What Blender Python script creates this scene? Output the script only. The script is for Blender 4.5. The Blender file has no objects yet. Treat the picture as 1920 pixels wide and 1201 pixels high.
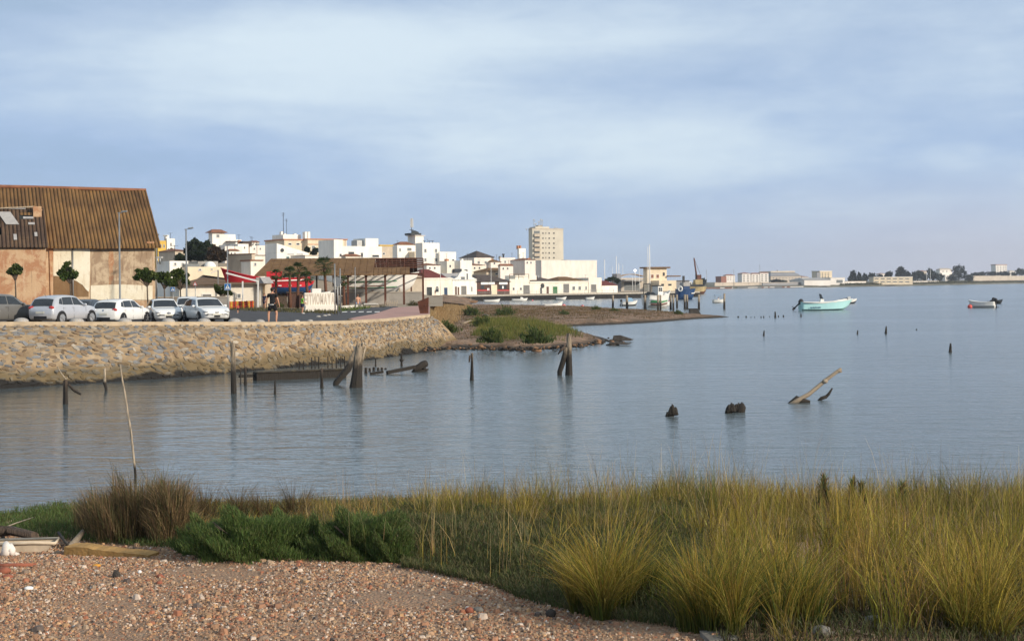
import bpy, bmesh, math, random
import numpy as np
from mathutils import Vector, Matrix
R = math.radians
random.seed(7); rng = np.random.default_rng(7)
scene = bpy.context.scene
COL = scene.collection
# ---------------------------------------------------------------- camera
F = 2638.0; CX = 960.0; HY = 535.0; SL = 0.011; EYE = 4.3      # focal (px of a 1920 wide picture), horizon, roll, eye height over the water
cd = bpy.data.cameras.new('camera'); cam = bpy.data.objects.new('camera', cd); COL.objects.link(cam)
cd.sensor_width = 36; cd.lens = 36*F/1920; cd.clip_start = 0.5; cd.clip_end = 20000
cd.shift_y = -(600.5-HY)/1920
_r = math.atan(SL); _c, _s = math.cos(_r), math.sin(_r)
cam.matrix_world = Matrix(((_c, _s, 0, 0), (0, 0, -1, 0), (-_s, _c, 0, EYE), (0, 0, 0, 1)))
scene.camera = cam
# ---------------------------------------------------------------- sun, sky, exposure
SUN_EL, SUN_AZ = R(21), math.atan2(0.84, -0.54)                 # azimuth from +Y towards +X
sd = bpy.data.lights.new('sun', 'SUN'); sd.energy = 3.2; sd.angle = R(2.0); sd.color = (1.0, 0.885, 0.735)
sun = bpy.data.objects.new('sun', sd); COL.objects.link(sun)
_to = Vector((math.sin(SUN_AZ)*math.cos(SUN_EL), math.cos(SUN_AZ)*math.cos(SUN_EL), math.sin(SUN_EL)))
sun.rotation_euler = _to.to_track_quat('Z', 'Y').to_euler(); sun.location = (60, -60, 80)
scene.view_settings.view_transform = 'Standard'; scene.view_settings.look = 'None'
scene.view_settings.exposure = 0.52; scene.view_settings.gamma = 1.0

class NT:
    """small node tree writer"""
    def __init__(s, tree): s.t = tree; s.n = tree.nodes; s.l = tree.links
    def new(s, typ, **kw):
        n = s.n.new(typ)
        for k, v in kw.items(): setattr(n, k, v)
        return n
    def put(s, v, sock):
        if hasattr(v, 'node'): s.l.new(v, sock)
        else: sock.default_value = v
    def math(s, op, a, b=0.0, clamp=False):
        n = s.new('ShaderNodeMath', operation=op, use_clamp=clamp); s.put(a, n.inputs[0]); s.put(b, n.inputs[1]); return n.outputs[0]
    def mix(s, f, a, b, blend='MIX'):
        n = s.new('ShaderNodeMix', data_type='RGBA', blend_type=blend)
        s.put(f, n.inputs[0])
        for v, k in ((a, 6), (b, 7)):
            s.put(v if hasattr(v, 'node') else (*v[:3], 1.0), n.inputs[k])
        return n.outputs[2]
    def noise(s, vec, scale, detail=4, rough=.55, dist=0.0):
        n = s.new('ShaderNodeTexNoise'); s.l.new(vec, n.inputs['Vector'])
        n.inputs['Scale'].default_value = scale; n.inputs['Detail'].default_value = detail
        n.inputs['Roughness'].default_value = rough; n.inputs['Distortion'].default_value = dist
        return n.outputs['Fac']
    def ramp(s, f, stops):
        n = s.new('ShaderNodeValToRGB'); s.put(f, n.inputs[0]); e = n.color_ramp.elements
        while len(e) < len(stops): e.new(0.5)
        for el, (p, c) in zip(e, stops): el.position = p; el.color = (*c[:3], 1) if not isinstance(c, float) else (c, c, c, 1)
        return n.outputs[0]
    def smooth(s, f, a, b):
        n = s.new('ShaderNodeMapRange', interpolation_type='SMOOTHSTEP'); s.put(f, n.inputs[0])
        n.inputs[1].default_value = a; n.inputs[2].default_value = b; return n.outputs[0]
    def scale(s, vec, sc):
        n = s.new('ShaderNodeMapping'); s.l.new(vec, n.inputs[0]); n.inputs['Scale'].default_value = sc; return n.outputs[0]

world = bpy.data.worlds.new('World'); scene.world = world; world.use_nodes = True
w = NT(world.node_tree); w.n.clear()
tc = w.new('ShaderNodeTexCoord'); d = tc.outputs['Generated']
sep = w.new('ShaderNodeSeparateXYZ'); w.l.new(d, sep.inputs[0]); dx, dy, dz = sep.outputs
base = w.ramp(dz, [(0.0, (.375, .470, .600)), (0.03, (.345, .450, .620)), (0.085, (.300, .415, .620)), (0.17, (.340, .440, .600)), (0.45, (.37, .46, .55)), (1.0, (.32, .39, .47))])
pink = w.math('MULTIPLY', w.smooth(dx, .02, .34), w.smooth(dz, .09, .0))
base = w.mix(w.math('MULTIPLY', pink, .75), base, (.50, .49, .565))
v1 = w.scale(d, (1.0, 1.0, 5.0)); v2 = w.scale(d, (1.0, 1.0, 8.0))
n1 = w.noise(v1, 3.1, 5, .5, .5); n2 = w.noise(v2, 5.0, 4, .5, .7); n3 = w.noise(w.scale(d, (1, 1, 3.2)), 15, 5, .6, .3)
def gauss(x0, z0, sx, sz):
    a = w.math('DIVIDE', w.math('SUBTRACT', dx, x0), sx); b = w.math('DIVIDE', w.math('SUBTRACT', dz, z0), sz)
    q = w.math('ADD', w.math('MULTIPLY', a, a), w.math('MULTIPLY', b, b))
    return w.math('MULTIPLY', w.math('EXPONENT', w.math('MULTIPLY', q, -1.0)), w.smooth(dy, .0, .4))
cl = w.math('ADD', w.math('MULTIPLY', n1, 1.0), w.math('MULTIPLY', n2, .30))
cl = w.math('ADD', cl, w.math('MULTIPLY', n3, .36))
cl = w.math('ADD', cl, w.math('MULTIPLY', w.math('SUBTRACT', w.noise(w.scale(d, (1, 1, 3.5)), 42, 5, .6, .4), .5), .16))
cl = w.math('ADD', cl, w.math('MULTIPLY', gauss(-.15, .152, .17, .034), .46))
cl = w.math('ADD', cl, w.math('MULTIPLY', gauss(.02, .178, .22, .018), .22))
cl = w.math('ADD', cl, w.math('MULTIPLY', gauss(.12, .095, .22, .022), .20))
cl = w.math('SUBTRACT', cl, w.math('MULTIPLY', gauss(-.36, .19, .16, .04), .30))
cl = w.math('SUBTRACT', cl, w.math('MULTIPLY', gauss(-.06, .205, .10, .012), .22))
cl = w.math('SUBTRACT', cl, w.math('MULTIPLY', gauss(-.30, .09, .25, .035), .16))
fac = w.smooth(cl, .62, 1.38)
dark = w.smooth(cl, .76, .48)
sky = w.mix(w.math('MULTIPLY', w.math('MULTIPLY', fac, .9), w.smooth(dz, .005, .05)), base, (.59, .685, .755))
sky = w.mix(w.math('MULTIPLY', dark, .35), sky, (.22, .325, .455))
sk = w.new('ShaderNodeTexSky', sky_type='NISHITA', sun_disc=False); sk.sun_elevation = SUN_EL; sk.sun_rotation = SUN_AZ
sk.air_density = 1.0; sk.dust_density = 1.5
cloud10 = w.mix(1.0, sky, (10, 10, 10), 'MULTIPLY')
out = w.mix(.08, cloud10, sk.outputs[0])
bg = w.new('ShaderNodeBackground'); w.l.new(out, bg.inputs[0]); bg.inputs[1].default_value = 0.09
wo = w.new('ShaderNodeOutputWorld'); w.l.new(bg.outputs[0], wo.inputs[0])
try: scene.cycles.use_denoising = True
except Exception: pass
scene.cycles.max_bounces = 6; scene.cycles.caustics_reflective = False; scene.cycles.caustics_refractive = False

# ---------------------------------------------------------------- picture measurements to world
def W(px, py, dist):
    a = px-CX; b = HY-py; k = dist/F
    return Vector(((a+SL*b)*k, dist, EYE+(b-SL*a)*k))
def G(px, py, z=0.0):
    a = px-CX; b = HY-py; q = (b-SL*a)/F
    return W(px, py, (z-EYE)/q)
def to_px(X, Y, Z):
    u = X/Y*F; v = (Z-EYE)/Y*F
    return CX+(u-SL*v)/(1+SL*SL), HY-(v+SL*u)/(1+SL*SL)
def ppm(dist): return F/dist

# ---------------------------------------------------------------- materials
def mat(name, c, rough=.75, var=.16, scale=3.0, bump=0.0, bscale=None, metal=0.0, spec=.3, c2=None, coat=0.0, mapscale=(1, 1, 1)):
    m = bpy.data.materials.new(name); m.use_nodes = True; t = NT(m.node_tree); p = t.n['Principled BSDF']
    p.inputs['Roughness'].default_value = rough; p.inputs['Metallic'].default_value = metal
    p.inputs['Specular IOR Level'].default_value = spec; p.inputs['Coat Weight'].default_value = coat
    tc = t.new('ShaderNodeTexCoord'); v = t.scale(tc.outputs['Object'], mapscale)
    n = t.noise(v, scale, 5, .6, .3)
    lo = tuple(x*(1-var) for x in c); hi = c2 or tuple(min(1, x*(1+var)) for x in c)
    t.l.new(t.ramp(n, [(.3, lo), (.7, hi)]), p.inputs['Base Color'])
    if bump:
        b = t.new('ShaderNodeBump'); b.inputs['Distance'].default_value = bump
        t.l.new(t.noise(v, bscale or scale*4, 4, .6), b.inputs['Height']); t.l.new(b.outputs[0], p.inputs['Normal'])
    return m
def attr_mat(name, rough=.8, var=.2, scale=6, trans=0.0, spec=.25):
    """colour of every face from its own attribute 'Col' (each blade, leaf or stone has its own colour)"""
    m = bpy.data.materials.new(name); m.use_nodes = True; t = NT(m.node_tree); p = t.n['Principled BSDF']
    a = t.new('ShaderNodeAttribute', attribute_name='Col')
    tc = t.new('ShaderNodeTexCoord'); n = t.noise(tc.outputs['Object'], scale, 3)
    c = t.mix(1.0, a.outputs['Color'], t.ramp(n, [(.3, 1-var), (.7, 1+0.0)]), 'MULTIPLY')
    t.l.new(c, p.inputs['Base Color']); p.inputs['Roughness'].default_value = rough; p.inputs['Specular IOR Level'].default_value = spec
    if trans:
        tr = t.new('ShaderNodeBsdfTranslucent'); t.l.new(c, tr.inputs[0]); ms = t.new('ShaderNodeMixShader'); ms.inputs[0].default_value = trans
        t.l.new(p.outputs[0], ms.inputs[1]); t.l.new(tr.outputs[0], ms.inputs[2]); t.l.new(ms.outputs[0], t.n['Material Output'].inputs[0])
    return m
M = {}
def mk(k, *a, **kw): M[k] = mat(k, *a, **kw); return M[k]
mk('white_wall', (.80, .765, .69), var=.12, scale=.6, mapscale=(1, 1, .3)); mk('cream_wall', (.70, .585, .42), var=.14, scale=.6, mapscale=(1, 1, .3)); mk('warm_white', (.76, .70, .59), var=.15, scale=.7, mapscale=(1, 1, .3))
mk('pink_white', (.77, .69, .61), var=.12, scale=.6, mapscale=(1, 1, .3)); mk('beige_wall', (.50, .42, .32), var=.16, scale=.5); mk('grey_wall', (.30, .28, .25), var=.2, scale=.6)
mk('yellow_wall', (.62, .40, .07), var=.1, scale=.5); mk('orange_wall', (.42, .185, .055), var=.22, scale=.5); mk('brown_wall', (.085, .045, .032), var=.3, scale=.8)
mk('tower_wall', (.58, .53, .43), var=.07, scale=.3); mk('brick_trim', (.45, .19, .09), var=.1)
mk('far_white', (.76, .71, .65), var=.08, scale=.1); mk('far_beige', (.50, .43, .35), var=.1, scale=.1); mk('far_grey', (.25, .25, .26), var=.1, scale=.1); mk('far_red', (.30, .13, .09), var=.1, scale=.1)
mk('window_dark', (.035, .04, .045), rough=.2, var=.2, spec=.5); mk('window_grey', (.16, .17, .17), rough=.3, var=.2); mk('window_teal', (.10, .17, .18), rough=.2, var=.2, spec=.5)
mk('frame_white', (.72, .70, .66), var=.05); mk('door_grey', (.17, .165, .155), var=.12, scale=1); mk('door_dark', (.04, .045, .045), var=.2); mk('door_blue', (.03, .055, .11), var=.15); mk('door_green', (.05, .16, .06), var=.2); mk('door_brown', (.11, .05, .03), var=.2)
mk('metal_grey', (.32, .32, .31), rough=.45, metal=.6, var=.12, scale=2); mk('metal_white', (.74, .73, .70), rough=.45, var=.05); mk('rust', (.10, .038, .022), rough=.85, var=.4, scale=2.5, bump=.01); mk('dark_metal', (.03, .03, .032), rough=.5, var=.3)
mk('tank_dark', (.03, .032, .035), rough=.6)
mk('concrete', (.40, .36, .30), rough=.9, var=.2, scale=1.4, bump=.01); mk('white_concrete', (.72, .67, .58), rough=.85, var=.08, scale=.8)
mk('tyre', (.018, .018, .019), rough=.85, var=.2); mk('rim_silver', (.50, .50, .50), rough=.35, metal=.7, var=.1); mk('rim_dark', (.05, .05, .055), rough=.35, metal=.5)
mk('glass_dark', (.022, .026, .03), rough=.06, var=.3, spec=.7); mk('plastic_black', (.02, .02, .022), rough=.6, var=.2)
mk('lamp_red', (.42, .03, .025), rough=.2, spec=.6, var=.1); mk('lamp_clear', (.62, .64, .66), rough=.12, spec=.7, var=.1); mk('chrome', (.62, .62, .63), rough=.15, metal=1.0, var=.05)
mk('paint_white', (.74, .735, .71), rough=.22, var=.03, spec=.5, coat=.5); mk('paint_silver', (.52, .53, .56), rough=.28, metal=.35, var=.04, coat=.4); mk('paint_grey', (.17, .165, .155), rough=.3, metal=.3, var=.05, coat=.4); mk('paint_dark', (.035, .04, .05), rough=.25, var=.05, coat=.4)
mk('plate', (.62, .60, .52), rough=.5, var=.05)
mk('skin', (.52, .27, .17), rough=.6, var=.06, scale=6); mk('cloth_black', (.012, .012, .014), rough=.9, var=.3, scale=9); mk('cloth_white', (.75, .74, .71), rough=.85, var=.05); mk('cloth_green', (.20, .52, .06), rough=.85, var=.08, scale=6); mk('cloth_navy', (.022, .025, .06), rough=.9, var=.2); mk('cloth_red', (.45, .06, .04), rough=.85, var=.1); mk('cloth_yellow', (.65, .48, .05), rough=.85, var=.1); mk('cloth_blue', (.16, .25, .42), rough=.85, var=.1)
mk('hair_dark', (.02, .013, .01), rough=.7, var=.3, scale=20); mk('hair_brown', (.12, .06, .03), rough=.7, var=.3, scale=20)
mk('hull_white', (.76, .74, .69), rough=.4, var=.05, scale=.8); mk('hull_aqua', (.42, .70, .70), rough=.35, var=.05, scale=.6); mk('hull_red', (.52, .025, .035), rough=.45, var=.12, scale=.7); mk('hull_blue', (.014, .05, .14), rough=.45, var=.12, scale=.8); mk('hull_green', (.05, .24, .09), rough=.45, var=.1); mk('hull_rust', (.14, .055, .035), rough=.8, var=.35, scale=1.2); mk('hull_wood', (.23, .13, .07), rough=.8, var=.3, scale=2); mk('hull_black', (.02, .025, .03), rough=.6, var=.3)
mk('barge_yellow', (.40, .31, .16), rough=.7, var=.3, scale=.6); mk('tarp_blue', (.20, .33, .46), rough=.7, var=.1); mk('buoy_red', (.62, .09, .07), rough=.5, var=.1); mk('buoy_pink', (.70, .20, .20), rough=.5, var=.1); mk('rope', (.20, .18, .15), rough=.9)
mk('roof_tile', (.225, .095, .05), rough=.85, var=.3, scale=1.2); mk('roof_brown', (.165, .082, .032), rough=.9, var=.35, scale=.8, c2=(.21, .12, .05)); mk('roof_dark', (.075, .055, .045), rough=.85, var=.3, scale=1); mk('roof_maroon', (.135, .03, .022), rough=.8, var=.2, scale=1); mk('roof_beige', (.40, .28, .19), rough=.9, var=.2, scale=.8); mk('roof_plum', (.05, .022, .02), rough=.85, var=.3, scale=1.5); mk('roof_grey', (.36, .34, .32), rough=.7, var=.15)
mk('sign_blue', (.03, .14, .36), rough=.4, var=.05); mk('sign_white', (.78, .78, .76), rough=.4, var=.04); mk('sign_red', (.5, .03, .03), rough=.4, var=.05); mk('slat_red', (.50, .05, .03), rough=.5, var=.1); mk('slat_orange', (.58, .27, .04), rough=.5, var=.1); mk('slat_yellow', (.66, .50, .08), rough=.5, var=.1)
mk('bark', (.115, .085, .06), rough=.95, var=.35, scale=6, bump=.02); mk('palm_bark', (.13, .06, .035), rough=.95, var=.35, scale=8, bump=.03)
def wood(name, c, wet=(.022, .017, .012), wet_z=.55, c2=None):
    """weathered timber: long grain, dark and wet where the tide has stood"""
    m = bpy.data.materials.new(name); m.use_nodes = True; t = NT(m.node_tree); p = t.n['Principled BSDF']; p.inputs['Roughness'].default_value = .85
    ob = t.new('ShaderNodeTexCoord').outputs['Object']
    g = t.noise(t.scale(ob, (14, 14, 1.6)), 1.6, 5, .65, .4)
    col = t.ramp(g, [(.32, tuple(x*.42 for x in c)), (.52, c), (.72, c2 or tuple(min(1, x*1.6) for x in c))])
    geo = t.new('ShaderNodeNewGeometry'); s3 = t.new('ShaderNodeSeparateXYZ'); t.l.new(geo.outputs['Position'], s3.inputs[0])
    zz = t.math('ADD', s3.outputs[2], t.math('MULTIPLY', t.noise(ob, 3, 4), -.7*wet_z-.12))
    t.l.new(t.mix(t.smooth(zz, wet_z*.95, wet_z*.35), col, wet), p.inputs['Base Color'])
    b = t.new('ShaderNodeBump'); b.inputs['Distance'].default_value = .05; t.l.new(g, b.inputs['Height']); t.l.new(b.outputs[0], p.inputs['Normal'])
    M[name] = m
wood('old_wood', (.27, .21, .145), wet_z=1.05); wood('pale_wood', (.40, .32, .23), wet_z=.35); wood('dark_wood', (.085, .058, .04), wet_z=.6); wood('mossy_wood', (.13, .10, .045), wet_z=.4); wood('pile_wood', (.36, .29, .21), wet_z=1.3)
mk('beach_wood', (.25, .20, .145), rough=.9, var=.35, scale=5, bump=.01, mapscale=(1, 6, 6)); mk('foam_brown', (.37, .215, .075), rough=.95, var=.25, scale=5, bump=.012); mk('pale_plastic', (.55, .45, .33), rough=.7, var=.2, scale=6); mk('cloth_rag', (.72, .66, .60), rough=.9, var=.12); mk('brick_red', (.29, .10, .06), rough=.9, var=.3, scale=9)
mk('stone_grey', (.20, .185, .16), rough=.9, var=.35, scale=4, bump=.02); mk('rock_dark', (.055, .047, .04), rough=.8, var=.5, scale=3, bump=.05)
M['leaf'] = attr_mat('leaf', .6, .35, 2.0, .38); M['blade'] = attr_mat('blade', .65, .25, 2.5, .30); M['pebble'] = attr_mat('pebble', .8, .3, 40); M['stones'] = attr_mat('stones', .85, .3, 5)

# ---------------------------------------------------------------- mesh writer
class MB:
    def __init__(s): s.v = []; s.f = []; s.m = []; s.ms = []; s.smooth = []
    def mi(s, m):
        if isinstance(m, str): m = M[m]
        if m not in s.ms: s.ms.append(m)
        return s.ms.index(m)
    def add(s, vs, fs, m, smooth=False):
        k = len(s.v); i = s.mi(m); s.v += [tuple(v) for v in vs]
        for f in fs: s.f.append(tuple(k+q for q in f)); s.m.append(i); s.smooth.append(smooth)
        return s
    def box(s, a, b, m, mtx=None):
        x0, y0, z0 = a; x1, y1, z1 = b
        v = [Vector(q) for q in ((x0, y0, z0), (x1, y0, z0), (x1, y1, z0), (x0, y1, z0), (x0, y0, z1), (x1, y0, z1), (x1, y1, z1), (x0, y1, z1))]
        if mtx: v = [mtx @ q for q in v]
        return s.add(v, [(0, 3, 2, 1), (4, 5, 6, 7), (0, 1, 5, 4), (1, 2, 6, 5), (2, 3, 7, 6), (3, 0, 4, 7)], m)
    def bar(s, p, q, wx, wy, m):
        """square bar from p to q"""
        p, q = Vector(p), Vector(q); t = (q-p).normalized(); u = t.orthogonal().normalized() if abs(t.z) > .95 else t.cross(Vector((0, 0, 1))).normalized(); n = t.cross(u)
        if abs(t.z) > .95: u = Vector((1, 0, 0)); n = t.cross(u).normalized()
        vs = [c+u*i*wx/2+n*j*wy/2 for c in (p, q) for i, j in ((-1, -1), (1, -1), (1, 1), (-1, 1))]
        return s.add(vs, [(0, 1, 2, 3), (7, 6, 5, 4), (0, 4, 5, 1), (1, 5, 6, 2), (2, 6, 7, 3), (3, 7, 4, 0)], m)
    def tube(s, pts, rad, m, n=8, jit=0.0, cap=True, smooth=True):
        pts = [Vector(p) for p in pts]
        if not isinstance(rad, (list, tuple)): rad = [rad]*len(pts)
        vs = []; u = None
        for i, p in enumerate(pts):
            t = (pts[min(i+1, len(pts)-1)]-pts[max(i-1, 0)]).normalized()
            u = t.orthogonal().normalized() if u is None else (u-t*u.dot(t)).normalized()
            b = t.cross(u)
            for k in range(n):
                a = 2*math.pi*k/n; r = rad[i]*(1+random.uniform(-jit, jit)); vs.append(p+(u*math.cos(a)+b*math.sin(a))*r)
        fs = [(i*n+k, i*n+(k+1) % n, (i+1)*n+(k+1) % n, (i+1)*n+k) for i in range(len(pts)-1) for k in range(n)]
        s.add(vs, fs, m, smooth)
        if cap:
            s.f.append(tuple(len(s.v)-len(vs)+k for k in range(n-1, -1, -1))); s.m.append(s.mi(m)); s.smooth.append(False)
            s.f.append(tuple(len(s.v)-n+k for k in range(n))); s.m.append(s.mi(m)); s.smooth.append(False)
        return s
    def ell(s, c, r, m, n=12, h=8, jit=0.0, zmin=-1.0, mtx=None):
        vs = []; fs = []
        for i in range(h+1):
            ph = -math.pi/2+math.pi*i/h
            for k in range(n):
                a = 2*math.pi*k/n; q = 1+random.uniform(-jit, jit)
                v = Vector((r[0]*math.cos(ph)*math.cos(a)*q, r[1]*math.cos(ph)*math.sin(a)*q, r[2]*max(zmin, math.sin(ph))*q))
                if mtx: v = mtx @ v
                vs.append(Vector(c)+v)
        for i in range(h):
            for k in range(n): fs.append((i*n+k, i*n+(k+1) % n, (i+1)*n+(k+1) % n, (i+1)*n+k))
        return s.add(vs, fs, m, True)
    def prism(s, pts, m, h=None, d=None):
        """polygon (list of 3-D points) pushed along vector d"""
        pts = [Vector(p) for p in pts]; d = Vector(d) if d is not None else Vector((0, 0, h)); n = len(pts)
        return s.add(pts+[p+d for p in pts], [tuple(range(n-1, -1, -1)), tuple(range(n, 2*n))]+[(i, (i+1) % n, n+(i+1) % n, n+i) for i in range(n)], m)
    def quad(s, a, b, c, d, m): return s.add([a, b, c, d], [(0, 1, 2, 3)], m)
    def build(s, name, parent=None):
        me = bpy.data.meshes.new(name); me.from_pydata(s.v, [], s.f)
        for m in s.ms: me.materials.append(m)
        me.polygons.foreach_set('material_index', s.m); me.polygons.foreach_set('use_smooth', s.smooth); me.update()
        bm = bmesh.new(); bm.from_mesh(me); bmesh.ops.recalc_face_normals(bm, faces=bm.faces); bm.to_mesh(me); bm.free()
        o = bpy.data.objects.new(name, me); COL.objects.link(o)
        if parent: o.parent = parent
        return o
def tag(o, label=None, cat=None, group=None, kind=None):
    if label: o['label'] = label
    if cat: o['category'] = cat
    if group: o['group'] = group
    if kind: o['kind'] = kind
    return o
def thing(name, label, cat, loc, rz=0.0, group=None):
    o = bpy.data.objects.new(name, None); o.empty_display_size = .3; COL.objects.link(o); o.location = loc; o.rotation_euler = (0, 0, rz)
    return tag(o, label, cat, group)
def single(mb, name, label, cat, loc=(0, 0, 0), rz=0.0, group=None):
    o = mb.build(name); o.location = loc; o.rotation_euler = (0, 0, rz); return tag(o, label, cat, group)
def copy_tree(o, loc, rz=None, label=None, parent=None, sc=None):
    c = o.copy(); COL.objects.link(c)
    if parent: c.parent = parent
    else:
        c.location = loc
        if rz is not None: c.rotation_euler = (0, 0, rz)
        if sc: c.scale = (sc, sc, sc)
        if label: c['label'] = label
    for ch in list(o.children): copy_tree(ch, None, parent=c)
    return c
def np_mesh(name, V, Fq, mats, colors=None, smooth=False, parent=None, mi=None):
    """V (n,3), Fq (m,k) arrays -> object; colors one rgb per face"""
    me = bpy.data.meshes.new(name); n, m, k = len(V), len(Fq), Fq.shape[1]
    me.vertices.add(n); me.vertices.foreach_set('co', np.asarray(V, np.float32).ravel())
    me.loops.add(m*k); me.loops.foreach_set('vertex_index', Fq.astype(np.int32).ravel())
    me.polygons.add(m); me.polygons.foreach_set('loop_start', np.arange(0, m*k, k, dtype=np.int32))
    try: me.polygons.foreach_set('loop_total', np.full(m, k, np.int32))
    except Exception: pass
    me.polygons.foreach_set('use_smooth', np.full(m, smooth))
    if mi is not None: me.polygons.foreach_set('material_index', mi.astype(np.int32))
    for q in mats: me.materials.append(M[q] if isinstance(q, str) else q)
    if colors is not None:
        a = me.attributes.new('Col', 'FLOAT_COLOR', 'FACE'); c = np.ones((m, 4), np.float32); c[:, :3] = np.clip(colors, 0, 1); a.data.foreach_set('color', c.ravel())
    me.update(calc_edges=True); me.validate()
    o = bpy.data.objects.new(name, me); COL.objects.link(o)
    if parent: o.parent = parent
    return o
# ================================================================= the setting
def structure(o): o['kind'] = 'structure'; return o
# ---- water
def water_mat():
    m = bpy.data.materials.new('river_water'); m.use_nodes = True; t = NT(m.node_tree); p = t.n['Principled BSDF']
    p.inputs['Base Color'].default_value = (.098, .122, .128, 1); p.inputs['Roughness'].default_value = .17; p.inputs['IOR'].default_value = 1.33
    p.inputs['Specular IOR Level'].default_value = .5
    ob = t.new('ShaderNodeTexCoord').outputs['Object']
    a = t.noise(t.scale(ob, (.55, 1.5, 1)), 2.6, 3, .55, .6); b = t.noise(t.scale(ob, (.5, 1.3, 1)), .55, 3, .5, .8); c = t.noise(t.scale(ob, (.25, 1.0, 1)), .035, 3, .5, .5)
    h = t.math('ADD', t.math('MULTIPLY', a, .42), t.math('MULTIPLY', b, .9))
    sp = t.new('ShaderNodeSeparateXYZ'); t.l.new(ob, sp.inputs[0]); open_ = t.math('MAXIMUM', t.smooth(t.math('ADD', sp.outputs[0], t.math('MULTIPLY', sp.outputs[1], .12)), -10.0, 9.0), t.smooth(sp.outputs[1], 130.0, 200.0))   # sheltered below the sea wall, open water beyond
    wind = t.math('ADD', .42, t.math('MULTIPLY', t.math('MULTIPLY', open_, t.smooth(c, .25, .6)), 1.5))
    t.l.new(t.math('ADD', .05, t.math('MULTIPLY', open_, .115)), p.inputs['Roughness'])
    bp = t.new('ShaderNodeBump'); bp.inputs['Distance'].default_value = .085; t.l.new(t.math('MULTIPLY', h, wind), bp.inputs['Height'])
    t.l.new(bp.outputs[0], p.inputs['Normal']); return m
M['water'] = water_mat()
wv = MB(); wv.quad((-2400, -200, 0), (2400, -200, 0), (2400, 3400, 0), (-2400, 3400, 0), 'water'); structure(wv.build('river_water'))

# ---- ground materials
def gravel_mat(name, cols, vs, wetz=None, bump=.02, patch=None):
    m = bpy.data.materials.new(name); m.use_nodes = True; t = NT(m.node_tree); p = t.n['Principled BSDF']; p.inputs['Roughness'].default_value = .9; p.inputs['Specular IOR Level'].default_value = .2
    ob = t.new('ShaderNodeTexCoord').outputs['Object']
    v = t.new('ShaderNodeTexVoronoi'); t.l.new(ob, v.inputs['Vector']); v.inputs['Scale'].default_value = vs
    v2 = t.new('ShaderNodeTexVoronoi'); t.l.new(ob, v2.inputs['Vector']); v2.inputs['Scale'].default_value = vs*2.3
    s = t.new('ShaderNodeSeparateColor'); t.l.new(v.outputs['Color'], s.inputs[0])
    s2 = t.new('ShaderNodeSeparateColor'); t.l.new(v2.outputs['Color'], s2.inputs[0])
    n = len(cols); c1 = t.ramp(s.outputs[0], [(i/n, c) for i, c in enumerate(cols)]); c2 = t.ramp(s2.outputs[0], [(i/n, c) for i, c in enumerate(cols)])
    c = t.mix(t.smooth(t.noise(ob, vs*.35, 3), .42, .58), c1, c2)
    c = t.mix(1.0, c, t.ramp(t.noise(ob, .8, 4), [(.3, .74), (.7, 1.0)]), 'MULTIPLY')
    if patch: c = t.mix(t.math('MULTIPLY', t.smooth(t.noise(t.scale(ob, (.5, .22, 1)), .55, 6, .7), .46, .60), .85), c, patch)
    if wetz:
        g = t.new('ShaderNodeNewGeometry'); s3 = t.new('ShaderNodeSeparateXYZ'); t.l.new(g.outputs['Position'], s3.inputs[0])
        zz = t.math('ADD', s3.outputs[2], t.math('MULTIPLY', t.math('SUBTRACT', t.noise(ob, .7, 4), .5), wetz))
        c = t.mix(t.smooth(zz, wetz, wetz*.25), c, (.035, .028, .02))
    t.l.new(c, p.inputs['Base Color'])
    b = t.new('ShaderNodeBump'); b.inputs['Distance'].default_value = bump; b.inputs['Strength'].default_value = .8
    t.l.new(t.math('SUBTRACT', 1.0, v.outputs['Distance']), b.inputs['Height']); t.l.new(b.outputs[0], p.inputs['Normal'])
    M[name] = m
PEB = [(.34, .195, .115), (.42, .265, .16), (.27, .145, .088), (.45, .31, .20), (.36, .21, .13), (.30, .215, .155), (.41, .215, .125), (.47, .345, .235), (.34, .215, .13)]
gravel_mat('beach_gravel', PEB, 30, .28)
gravel_mat('spit_gravel', [(.26, .15, .09), (.33, .20, .125), (.18, .105, .062), (.38, .265, .18), (.22, .15, .10)], 2.6, .34, .09, (.135, .09, .055))
mk('town_ground', (.30, .235, .165), rough=.95, var=.2, scale=.35); mk('asphalt', (.062, .060, .062), rough=.9, var=.2, scale=.8, bump=.006, bscale=60)
mk('pink_paving', (.40, .235, .195), rough=.9, var=.1, scale=1.2); mk('road_paint', (.66, .64, .60), rough=.8, var=.15, scale=4); mk('kerb_stone', (.44, .35, .24), rough=.9, var=.22, scale=1.6, bump=.01)
mk('far_shore', (.12, .11, .075), rough=.95, var=.35, scale=.06); mk('hill_soil', (.16, .14, .07), rough=.95, var=.3, scale=.1)

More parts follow.
